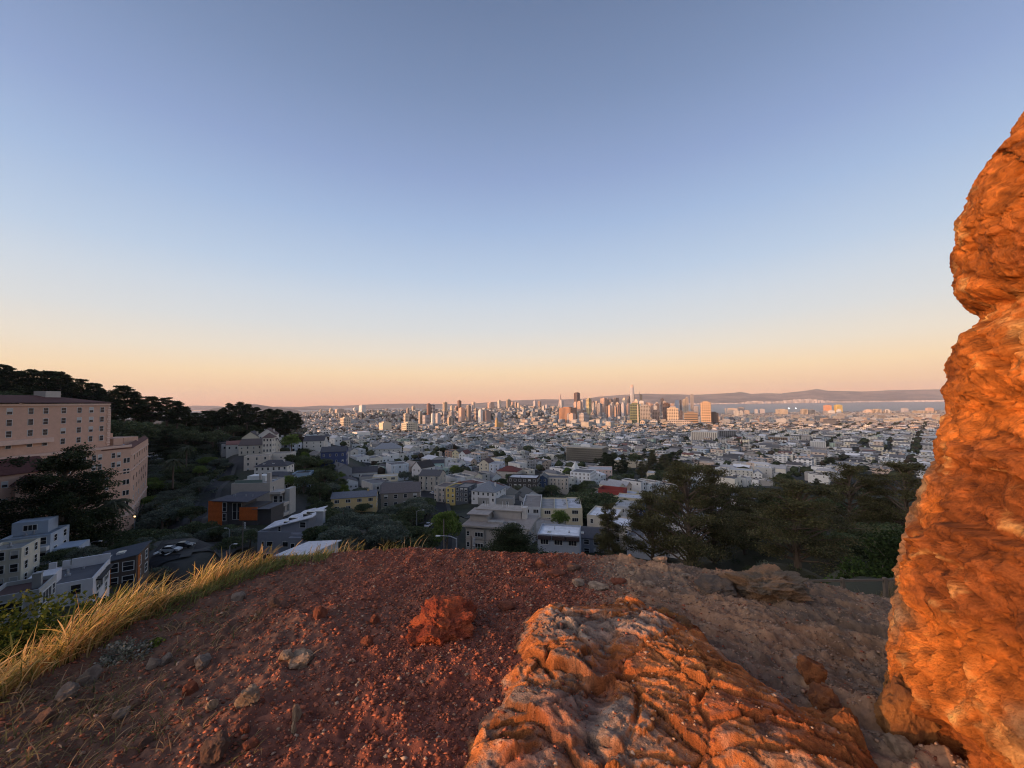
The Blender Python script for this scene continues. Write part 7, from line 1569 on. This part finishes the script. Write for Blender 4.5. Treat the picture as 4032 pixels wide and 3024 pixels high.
# street and yard trees between the nearer houses
rng = random.Random(12); n = 0
for x, y in sorted(yards, key=lambda q: math.hypot(*q)):
    if n >= 34: break
    if y < 200 or abs(x / y) > 1.3 or any(math.hypot(x - a, y - b) < c + 3 for a, b, c in ZONES): continue
    z = Ts(x, y); u, v = proj(x, y, z + 3)
    if in_forest(u, v) or u < 1180: continue
    H = rng.uniform(6, 11); tree(rng.choice(['dome', 'dome', 'green', 'grey']), x, y, z - 0.3, H, H * rng.uniform(0.9, 1.2)); n += 1
relabel(titem, LAND + [('the white gabled villas', 1020, 1740), ('the palm on the slope', 683, 1850), ('the left skyline', 300, 1530), ('the tall rock', 3560, 1900), ('the beige apartment block', 1955, 2100), ('the wooded hilltop', 900, 1640)], '')
for o, *_ in titem: o['label'] = o['label'].replace(' ,', ',')
# the rest of the greenery as one mass of lumpy crowns
def blobs(name, label, X, Y, Z, Rr, seed, col):
    import bmesh
    bm = bmesh.new(); bmesh.ops.create_icosphere(bm, subdivisions=1, radius=1.0); v0 = np.array([v.co[:] for v in bm.verts]); f0 = np.array([[q.index for q in f.verts] for f in bm.faces]); bm.free()
    rng = np.random.RandomState(seed); n = len(X); nv = len(v0)
    V = v0[None] * (1 + 0.28 * rng.normal(size=(n, nv, 1))) * Rr[:, None, None] * np.array([1, 1, 0.8]); V += np.stack([X, Y, Z + Rr * 0.65 + 2.6], -1)[:, None]
    me = bpy.data.meshes.new(name); fast_mesh(me, V.reshape(-1, 3), (f0[None] + (np.arange(n) * nv)[:, None, None]).reshape(-1, 3)); me.materials.append(mat('distant_foliage', None, src='attr', var=0.5, scale=0.6, rough=0.9, spec=0.1))
    cc = np.array(col)[rng.randint(0, len(col), n)][:, None] * (0.6 + 0.8 * rng.rand(n, nv, 1)); vcol(me, cc.reshape(-1, 3)); return tag(link(name, me), label, 'trees', kind='stuff')
ya = np.array(yards); rs = np.random.RandomState(5)
extra = []
D = 1450 + 2700 * rs.rand(8000) ** 0.8; k = rs.uniform(-0.7, 1.3, 8000); extra = np.stack([k * D, D], -1)
# named groves: (u, v, depth, count, spread)
for u, v, D, c, sp in [(1510,1610,3100,60,70),(1460,1680,1900,40,55),(1560,1675,1750,40,60),(1850,1663,1850,70,110),(1960,1672,1800,50,90),(1700,1690,1600,40,90),(2720,1712,1450,25,40),(3070,1745,1000,60,70),(3150,1780,820,50,60),(3350,1715,1250,40,60),(3250,1670,1900,40,120),(2590,1770,720,30,30),(1310,1665,1800,40,60),(2450,1752,800,20,30),(2255,1700,1500,18,30),(2850,1745,980,40,40),(3000,1665,2200,40,150),(2100,1780,640,30,40)]:
    p = P(u, v, D); extra = np.vstack([extra, np.stack([p.x + rs.normal(0, sp, c), p.y + rs.normal(0, sp * 0.8, c)], -1)])
al = np.vstack([ya[np.hypot(ya[:, 0], ya[:, 1]) > 330], extra])
al = al[(np.abs(al[:, 0] / al[:, 1]) < 1.4) & (al[:, 1] > 200) & ~((al[:, 1] > 4100) & (al[:, 0] / al[:, 1] > 0.36))]
okb = np.ones(len(al), bool)
for zx, zy, zr in ZONES: okb &= np.hypot(al[:, 0] - zx, al[:, 1] - zy) > zr
al = al[okb]; zt = T(al[:, 0], al[:, 1])
near_f = np.array([not (in_forest(*proj(x, y, z)) and math.hypot(x, y) < 600) for (x, y), z in zip(al, zt)]); al = al[near_f]; zt = zt[near_f]
rad = rs.uniform(2.8, 5.6, len(al)) * np.where(al[:, 1] > 1500, 1.25, 1.0)
blobs('distant_trees', 'dark dots of street and garden trees all over the distant city', al[:, 0], al[:, 1], zt, rad, 6, [(0.035, 0.045, 0.022), (0.028, 0.034, 0.018), (0.05, 0.055, 0.028), (0.05, 0.038, 0.025)])
# undergrowth covering the slopes under the trees
rs = np.random.RandomState(9); X = []; Y = []; Z = []
for key, n in (('hill', 700), ('slope', 420), ('low', 300), ('gard', 260), ('mid', 120), ('right', 190), ('hedge', 160), ('park', 160)):
    poly = np.array(FOREST[key]); c = 0; t_ = 0
    while c < n and t_ < n * 6:
        t_ += 1; u, v = rs.uniform(poly[:, 0].min(), poly[:, 0].max()), rs.uniform(poly[:, 1].min(), poly[:, 1].max())
        if not pip(u, v, FOREST[key]): continue
        h = hit(u, v, 24)
        if h is None or h[1] > 700 or any(math.hypot(h[0] - a, h[1] - b) < c_ for a, b, c_ in TZ_): continue
        X.append(h[0]); Y.append(h[1]); Z.append(h[2] - 0.4); c += 1
X, Y, Z = map(np.array, (X, Y, Z)); dd = np.hypot(X, Y)
rad = rs.uniform(0.5, 1.0, len(X)) * np.clip(dd / 75, 0.7, 3.2)
# leaf clumps for the undergrowth
n = len(X); per_ = 130; ci = np.repeat(np.arange(n), per_); q = rs.normal(size=(n * per_, 3)); q /= np.linalg.norm(q, axis=1)[:, None]; q[:, 2] = np.abs(q[:, 2])
C3 = np.stack([X, Y, Z], -1)[ci] + q * (rad[ci] * rs.uniform(0.6, 1.1, n * per_))[:, None] * np.array([1.3, 1.3, 1.0])
um = leafmesh('undergrowth', C3, 1.0, rs, M_leaf, COLS['dome'] + COLS['grey'][:1], 0, rs.uniform(0.6, 1.4, n)[ci]) if False else None
s = (rad[ci] * 0.13)[:, None] * (0.6 + 0.8 * rs.rand(n * per_, 1)); a = rs.normal(size=(n * per_, 3)); a /= np.linalg.norm(a, axis=1)[:, None]; t = rs.normal(size=(n * per_, 3)); u_ = np.cross(a, t); u_ /= np.linalg.norm(u_, axis=1)[:, None]; w_ = np.cross(a, u_)
V = np.stack([C3 - u_ * s, C3 - w_ * s * 0.7, C3 + u_ * s, C3 + w_ * s * 0.7], 1).reshape(-1, 3)
me = bpy.data.meshes.new('undergrowth'); fast_mesh(me, V, np.arange(n * per_ * 4).reshape(-1, 4)); me.materials.append(M_leaf)
cc = np.array(COLS['dome'] + COLS['grey'][:1] + COLS['cyp'])[rs.randint(0, 7, n)][ci] * (0.7 + 0.6 * rs.rand(n * per_, 1)); vcol(me, np.repeat(cc, 4, 0))
tag(link('undergrowth', me), 'dense dark shrubs covering the slopes between the trees', 'shrubs', kind='stuff')
# shrub below the golden grass at the left edge
def shrub(name, label, cx, cy, cz, rx, ry, rz2, n, size, cols, seed):
    rng = np.random.RandomState(seed); cl = 60; d = rng.normal(size=(cl, 3)); d /= np.linalg.norm(d, axis=1)[:, None]; d[:, 2] = np.abs(d[:, 2]); cen = d * rng.uniform(0.4, 0.85, (cl, 1)); ci = rng.randint(0, cl, n); q = rng.normal(size=(n, 3)); q /= np.linalg.norm(q, axis=1)[:, None]
    C3 = (cen[ci] + q * 0.24 * rng.uniform(0.6, 1.1, (n, 1))) * np.array([rx, ry, rz2]); rt = thing(name, label, 'shrub', (cx, cy, cz)); link('foliage', leafmesh('foliage', C3, size, rng, M_leaf, cols, 0, rng.uniform(0.7, 1.3, cl)[ci]), rt)
    b = MB()
    for q in range(9): a = q * 0.7; b.tube([(0, 0, -0.3), (math.cos(a) * rx * 0.3, math.sin(a) * ry * 0.3, rz2 * 0.4), (math.cos(a) * rx * 0.7, math.sin(a) * ry * 0.7, rz2 * 0.75)], [0.02 * rz2, 0.015 * rz2, 0.004], 5)
    b.obj('stem', [M_bark], rt)
p = P(100, 2560, 6.2); shrub('shrub', 'yellow-green leafy bush beyond the golden grass at the left edge', p.x - 0.3, p.y + 0.3, p.z - 0.9, 1.9, 1.4, 1.6, 26000, 0.030, [(0.06, 0.08, 0.015), (0.09, 0.11, 0.02), (0.035, 0.05, 0.012)], 5)
p = P(310, 2490, 8.5); shrub('shrub', 'small green bush at the right end of the yellow-green bush', p.x, p.y, p.z - 0.9, 1.1, 1.0, 1.1, 9000, 0.03, [(0.07, 0.10, 0.02), (0.05, 0.07, 0.02)], 6)
x, y = gp(500, 2560, -1.62); shrub('shrub', 'low silvery grey shrub on the soil under the golden grass', x, y, gz(x, y) - 0.02, 0.22, 0.15, 0.11, 1500, 0.009, [(0.20, 0.20, 0.17), (0.28, 0.28, 0.24), (0.13, 0.15, 0.11)], 7)
x, y = gp(560, 2540, -1.62); shrub('shrub', 'little yellow-green weed beside the silvery shrub', x + 0.05, y + 0.05, gz(x, y) - 0.02, 0.07, 0.06, 0.07, 260, 0.010, [(0.17, 0.2, 0.04), (0.10, 0.14, 0.03)], 8)
p = P(3440, 2230, 20); shrub('shrub', 'green bush behind the path at the foot of the tall rock', p.x, p.y, p.z - 1.6, 2.4, 1.8, 2.0, 6000, 0.07, [(0.05, 0.08, 0.02), (0.04, 0.06, 0.018)], 9)
p = P(3560, 2120, 26); shrub('shrub', 'tall dark green bush against the left side of the tall rock', p.x, p.y, p.z - 3.2, 3.6, 2.6, 3.8, 7000, 0.10, [(0.035, 0.055, 0.018), (0.03, 0.045, 0.015)], 10)
GR2 = [(0.13, 0.15, 0.06), (0.09, 0.12, 0.045), (0.20, 0.18, 0.10), (0.16, 0.13, 0.07)]
tuft('grass_tuft', 'tall green seed-head grass left of the path by the rock', 3250, 2325, 1500, 1.0, 0.25, 0.85, GR2, 41, D=7.2, wd=0.006, head=0.35)
tuft('grass_tuft', 'short green grass patch below the wide low pine', 3130, 2300, 900, 0.7, 0.15, 0.5, GR2, 42, D=6.4, wd=0.006, head=0.15)
tuft('grass_tuft', 'thin grass stalks nearest the tall rock by the path', 3400, 2330, 700, 0.6, 0.2, 0.6, GR2, 43, D=8.0, wd=0.006, head=0.3)
tuft('grass_tuft', 'dry brown grass covering the path bank below the tall rock', 3440, 2300, 4200, 3.4, 0.10, 0.40, [(0.16, 0.12, 0.07), (0.11, 0.10, 0.05), (0.22, 0.16, 0.09)], 44, D=15.5, wd=0.008, head=0.1)
tuft('grass_tuft', 'low green weeds on the far side of the crest right of the boulder ridge', 3300, 2310, 1500, 1.3, 0.06, 0.22, GR2, 45, D=13.0, wd=0.007, head=0.1)
# ------------------------------------------------------------------ streets
M_asph = mat('asphalt', (0.024, 0.025, 0.028), rough=0.9, var=0.2, scale=0.4)
M_kerb = mat('kerb_concrete', (0.06, 0.06, 0.058), rough=0.9, var=0.15, scale=1)
M_line = mat('road_paint', (0.55, 0.55, 0.52), rough=0.8, var=0.1)
def road(name, pix, w, seed=0):
    pts = []
    for u, v in pix:
        h = hit(u, v, 30)
        if h: pts.append(Vector(h))
    out_ = []; n = 14
    for i in range(len(pts) - 1):
        for q in range(n): out_.append(pts[i].lerp(pts[i + 1], q / n))
    out_.append(pts[-1]); L_, R__ = [], []
    for i, p in enumerate(out_):
        a = out_[max(0, i - 3)]; b = out_[min(len(out_) - 1, i + 3)]; t = (b - a); t.z = 0; t.normalize(); nrm = Vector((-t.y, t.x, 0)); L_.append((p, nrm))
    def strip(o0, o1, dz, m, nm, skirt=0.0):
        b = MB(); vs = []
        cols = 4
        for p, nr in L_:
            zc = 0
            for q in range(cols + 1):
                o = o0 + (o1 - o0) * q / cols; vs.append((p.x + nr.x * o, p.y + nr.y * o, Ts(p.x + nr.x * o, p.y + nr.y * o) + 0.6 + dz))
        fs = [(i * (cols + 1) + q, (i + 1) * (cols + 1) + q, (i + 1) * (cols + 1) + q + 1, i * (cols + 1) + q + 1) for i in range(len(L_) - 1) for q in range(cols)]
        b.add(vs, fs); o = b.obj(nm, [m]); return tag(o, kind='structure')
    strip(-w / 2, w / 2, 0, M_asph, name); strip(-w / 2 - 2.2, -w / 2, 0.13, M_kerb, 'pavement'); strip(w / 2, w / 2 + 2.2, 0.13, M_kerb, 'pavement')
    return L_
r1 = road('road', [(640, 2230), (690, 2140), (775, 2050), (820, 1970), (862, 1905), (895, 1850)], 6)
r2 = road('road', [(600, 2175), (760, 2165), (860, 2160), (945, 2150)], 6)
r3 = road('road', [(1720, 2200), (1735, 2100), (1740, 2040), (1725, 1995), (1700, 1960), (1640, 1915)], 9)
r4 = road('road', [(1620, 2060), (1740, 2040), (1830, 2020)], 8)
r5 = road('road', [(1500, 1905), (1470, 1850), (1430, 1815)], 8)
def surf(u, v, lift=0.62):
    h = hit(u, v, 30); return Vector((h[0], h[1], h[2] + lift))
b = MB()
for i in range(3):
    for q in range(2):
        p = surf(628 + i * 22, 2192 - q * 5, 1.0); b.box(p.x - 0.25, p.x + 0.25, p.y - 1.6, p.y + 1.6, p.z, p.z + 0.02)
tag(b.obj('crosswalk_marking', [M_line]), kind='structure')
# ------------------------------------------------------------------ cars
M_car = mat('car_paint', None, src='obj', rough=0.3, var=0.03, spec=0.6)
M_tyre = mat('tyre_rubber', (0.02, 0.02, 0.02), rough=0.9, var=0.1)
def car_meshes():
    prof = [(-2.15, 0.35), (-2.2, 0.75), (-1.95, 0.98), (-1.1, 1.05), (1.15, 0.98), (1.95, 0.82), (2.18, 0.6), (2.15, 0.35)]
    b = MB(); n = len(prof); b.add([(x, -0.88, z) for x, z in prof] + [(x, 0.88, z) for x, z in prof], [tuple(range(n)), tuple(range(2 * n - 1, n - 1, -1))] + [(i, i + n, (i + 1) % n + n, (i + 1) % n) for i in range(n)]); body = b.mesh('body', [M_car])
    cb = [(-1.75, 1.0), (-1.2, 1.42), (0.25, 1.46), (1.05, 0.99)]
    b = MB(); n = 4; b.add([(x, -0.80 + (z - 1) * 0.3, z) for x, z in cb] + [(x, 0.80 - (z - 1) * 0.3, z) for x, z in cb], [tuple(range(n)), tuple(range(2 * n - 1, n - 1, -1))] + [(i, i + n, (i + 1) % n + n, (i + 1) % n) for i in range(n)]); b.box(-1.15, 0.2, -0.66, 0.66, 1.43, 1.475, 1); cabin = b.mesh('cabin', [M_glass, M_car])
    b = MB(); k = 14; b.add([(0.32 * math.cos(6.2832 * i / k), -0.1, 0.32 * math.sin(6.2832 * i / k)) for i in range(k)] + [(0.32 * math.cos(6.2832 * i / k), 0.1, 0.32 * math.sin(6.2832 * i / k)) for i in range(k)], [tuple(range(k)), tuple(range(2 * k - 1, k - 1, -1))] + [(i, i + k, (i + 1) % k + k, (i + 1) % k) for i in range(k)]); wheel = b.mesh('wheel', [M_tyre])
    b = MB(); b.box(-0.03, 0.03, -0.18, 0.18, -0.07, 0.07, bottom=True); lamp = b.mesh('headlight', [M_trim])
    return body, cabin, wheel, lamp
CB, CC, CWm, CLm = car_meshes()
def car(u, v, rz, col, label, lift=0.62, z=None):
    p = surf(u, v, lift); rt = thing('parked_car', label, 'car', p, R(rz), 'cars parked along the streets')
    link('body', CB, rt, color=col); link('cabin', CC, rt, color=col)
    for x in (-1.35, 1.35):
        for y in (-0.8, 0.8): link('wheel', CWm, rt, (x, y, 0.32))
    for y in (-0.6, 0.6): link('headlight', CLm, rt, (2.17, y, 0.66))
car(725, 2172, 10, (0.02, 0.02, 0.025), 'black car on the street just above the golden grass', 0.9)
car(672, 2190, 10, (0.35, 0.36, 0.38), 'silver car at the crosswalk above the golden grass', 0.9)
car(1668, 2036, 5, (0.55, 0.42, 0.03), 'yellow taxi beside the dark trees at the street corner', 0.8)
car(1705, 1951, -35, (0.6, 0.62, 0.65), 'white car parked before the beige corner house', 0.8)
car(1688, 2082, 75, (0.5, 0.52, 0.56), 'silver car on the street left of the bright green tree', 0.8)
car(893, 1847, 80, (0.5, 0.45, 0.2), 'pale yellow car at the top of the left street', 0.7)
car(878, 1822, 80, (0.5, 0.52, 0.55), 'silver car highest up the left street', 0.7)
for i, (u, v, c, n) in enumerate([(1462, 1842, (0.04, 0.04, 0.05), 'black'), (1474, 1856, (0.3, 0.32, 0.35), 'grey'), (1484, 1868, (0.03, 0.03, 0.04), 'dark'), (1450, 1828, (0.5, 0.5, 0.52), 'silver')]):
    car(u, v, 130, c, n + ' car parked on the narrow street right of the navy blue house', 0.8)
PL = [(592, 1795, (0.6, 0.6, 0.62), 'white'), (598, 1808, (0.5, 0.52, 0.55), 'silver'), (606, 1818, (0.10, 0.10, 0.12), 'black'), (618, 1814, (0.55, 0.57, 0.6), 'pale grey'), (625, 1826, (0.3, 0.32, 0.36), 'grey'), (602, 1832, (0.05, 0.06, 0.10), 'navy')]
for u, v, c, n in PL: car(u, v, 60, c, n + ' car in the parking lot right of the pink building', 1.0)
# ------------------------------------------------------------------ lamps and poles
def lamp(u, v, D, h, arm, label, lit=False):
    p = P(u, v, D); rt = thing('street_lamp', label, 'street lamp', (p.x, p.y, p.z - h)); b = MB(); b.tube([(0, 0, -4), (0, 0, h * 0.6), (0, 0, h)], [0.14, 0.10, 0.08], 7); b.obj('pole', [M_metal], rt)
    b = MB(); b.tube([(0, 0, h - 0.05), (arm * 0.4, 0, h + 0.35), (arm, 0, h + 0.45)], 0.06, 6); b.obj('arm', [M_metal], rt); b = MB(); b.box(arm - 0.1 if arm > 0 else arm - 0.6, arm + 0.6 if arm > 0 else arm + 0.1, -0.14, 0.14, h + 0.34, h + 0.50, bottom=True); b.obj('lamp_head', [M_trim], rt)
lamp(1641, 2013, 150, 9, 2.2, 'grey street lamp over the yellow taxi'); lamp(1797, 2120, 62, 8, -2.6, 'street lamp left of the beige apartment block'); lamp(903, 2085, 118, 8, -0.9, 'street lamp beyond the power pole, upper one'); lamp(905, 2150, 84, 7, 0.9, 'street lamp just above the golden grass beside the power pole')
lamp(355, 2138, 96, 7, 2.2, 'pale curved street lamp under the huge cypress'); lamp(856, 1737, 300, 12, -2.6, 'tall street lamp among dark trees above the left street'); lamp(2508, 1868, 420, 12, -3, 'street lamp left of the two by the park trees'); lamp(2543, 1860, 420, 12, -3, 'street lamp right of the two by the park trees'); lamp(2920, 1972, 190, 9, 1.5, 'curved street lamp between the pines and the grey hip roof')
def pole(u, v, D, h, label, cross=True):
    p = P(u, v, D); rt = thing('utility_pole', label, 'utility pole', (p.x, p.y, p.z - h)); b = MB(); b.tube([(0, 0, -3), (0, 0, h)], [0.17, 0.12], 7); b.obj('pole', [mat('pole_timber', (0.17, 0.14, 0.12), rough=0.9, var=0.2)], rt)
    if cross:
        for z, w in ((h - 2.4, 1.2), (h - 9.0 if h > 11 else h - 4, 0.9)): b = MB(); b.box(-w, w, -0.07, 0.07, z, z + 0.14, bottom=True); b.obj('crossarm', [MATS['pole_timber']], rt)
        for z in (h - 0.6, h - 1.2, h - 1.8): b = MB(); b.tube([(0.5, 0, z - 0.2), (0.5, 0, z + 0.25)], 0.2, 8); b.tube([(0, 0, z), (0.5, 0, z)], 0.04, 4); b.obj('transformer', [M_metal], rt)
pole(957, 2052, 108, 13, 'wooden power pole with transformers before the grey white-roofed house'); pole(1747, 2045, 80, 11, 'bare wooden pole in front of the bright green tree', False); pole(1855, 2110, 66, 7, 'power pole against the left side of the beige apartment block')
# low fence rail on the terrace
fn = thing('rail_fence', 'low wooden rail fence along the path by the tall rock', 'fence', P(3440, 2288, 14.3))
for i in range(5):
    b = MB(); b.box(-2.6 + i * 1.5 - 0.05, -2.6 + i * 1.5 + 0.05, -0.05, 0.05, -1.2, 0.12); b.obj('post', [mat('fence_wood', (0.14, 0.11, 0.085), rough=0.9, var=0.2)], fn)
b = MB(); b.box(-2.9, 3.7, -0.03, 0.03, 0.0, 0.07, bottom=True); b.obj('rail', [MATS['fence_wood']], fn)
# small lit lamp at the corner of the pink building and one on the slope
for (u, v, D, lb) in ((530, 2034, 158, 'small warm lit lamp by the corner of the pink building'),):
    p = P(u, v, D); rt = thing('path_lamp', lb, 'lamp', (p.x, p.y, p.z - 3)); b = MB(); b.tube([(0, 0, -3), (0, 0, 2.85)], 0.06, 6); b.obj('post', [M_metal], rt)
    w_ = bpy.data.materials.new('warm_glow'); w_.use_nodes = True; q = w_.node_tree.nodes['Principled BSDF']; q.inputs['Emission Color'].default_value = (1, 0.6, 0.2, 1); q.inputs['Emission Strength'].default_value = 6
    b = MB(); b.tube([(0, 0, 2.8), (0, 0, 3.2)], 0.25, 8); b.obj('lamp_globe', [w_], rt)
# ------------------------------------------------------------------ evening haze
mb = MB(); mb.box(-21000, 24000, -480, 18500, -185, 640, bottom=True)
hz = bpy.data.materials.new('evening_haze'); hz.use_nodes = True; t = hz.node_tree; t.nodes.clear()
mo = N(t, 'ShaderNodeOutputMaterial'); pv = N(t, 'ShaderNodeVolumePrincipled')
pv.inputs['Color'].default_value = (0.94, 0.90, 0.94, 1); pv.inputs['Density'].default_value = HAZE; pv.inputs['Anisotropy'].default_value = 0.0
t.links.new(pv.outputs[0], mo.inputs['Volume'])
tag(mb.obj('haze', [hz]), 'thin evening haze lying over the city and the bay', 'haze', kind='stuff')
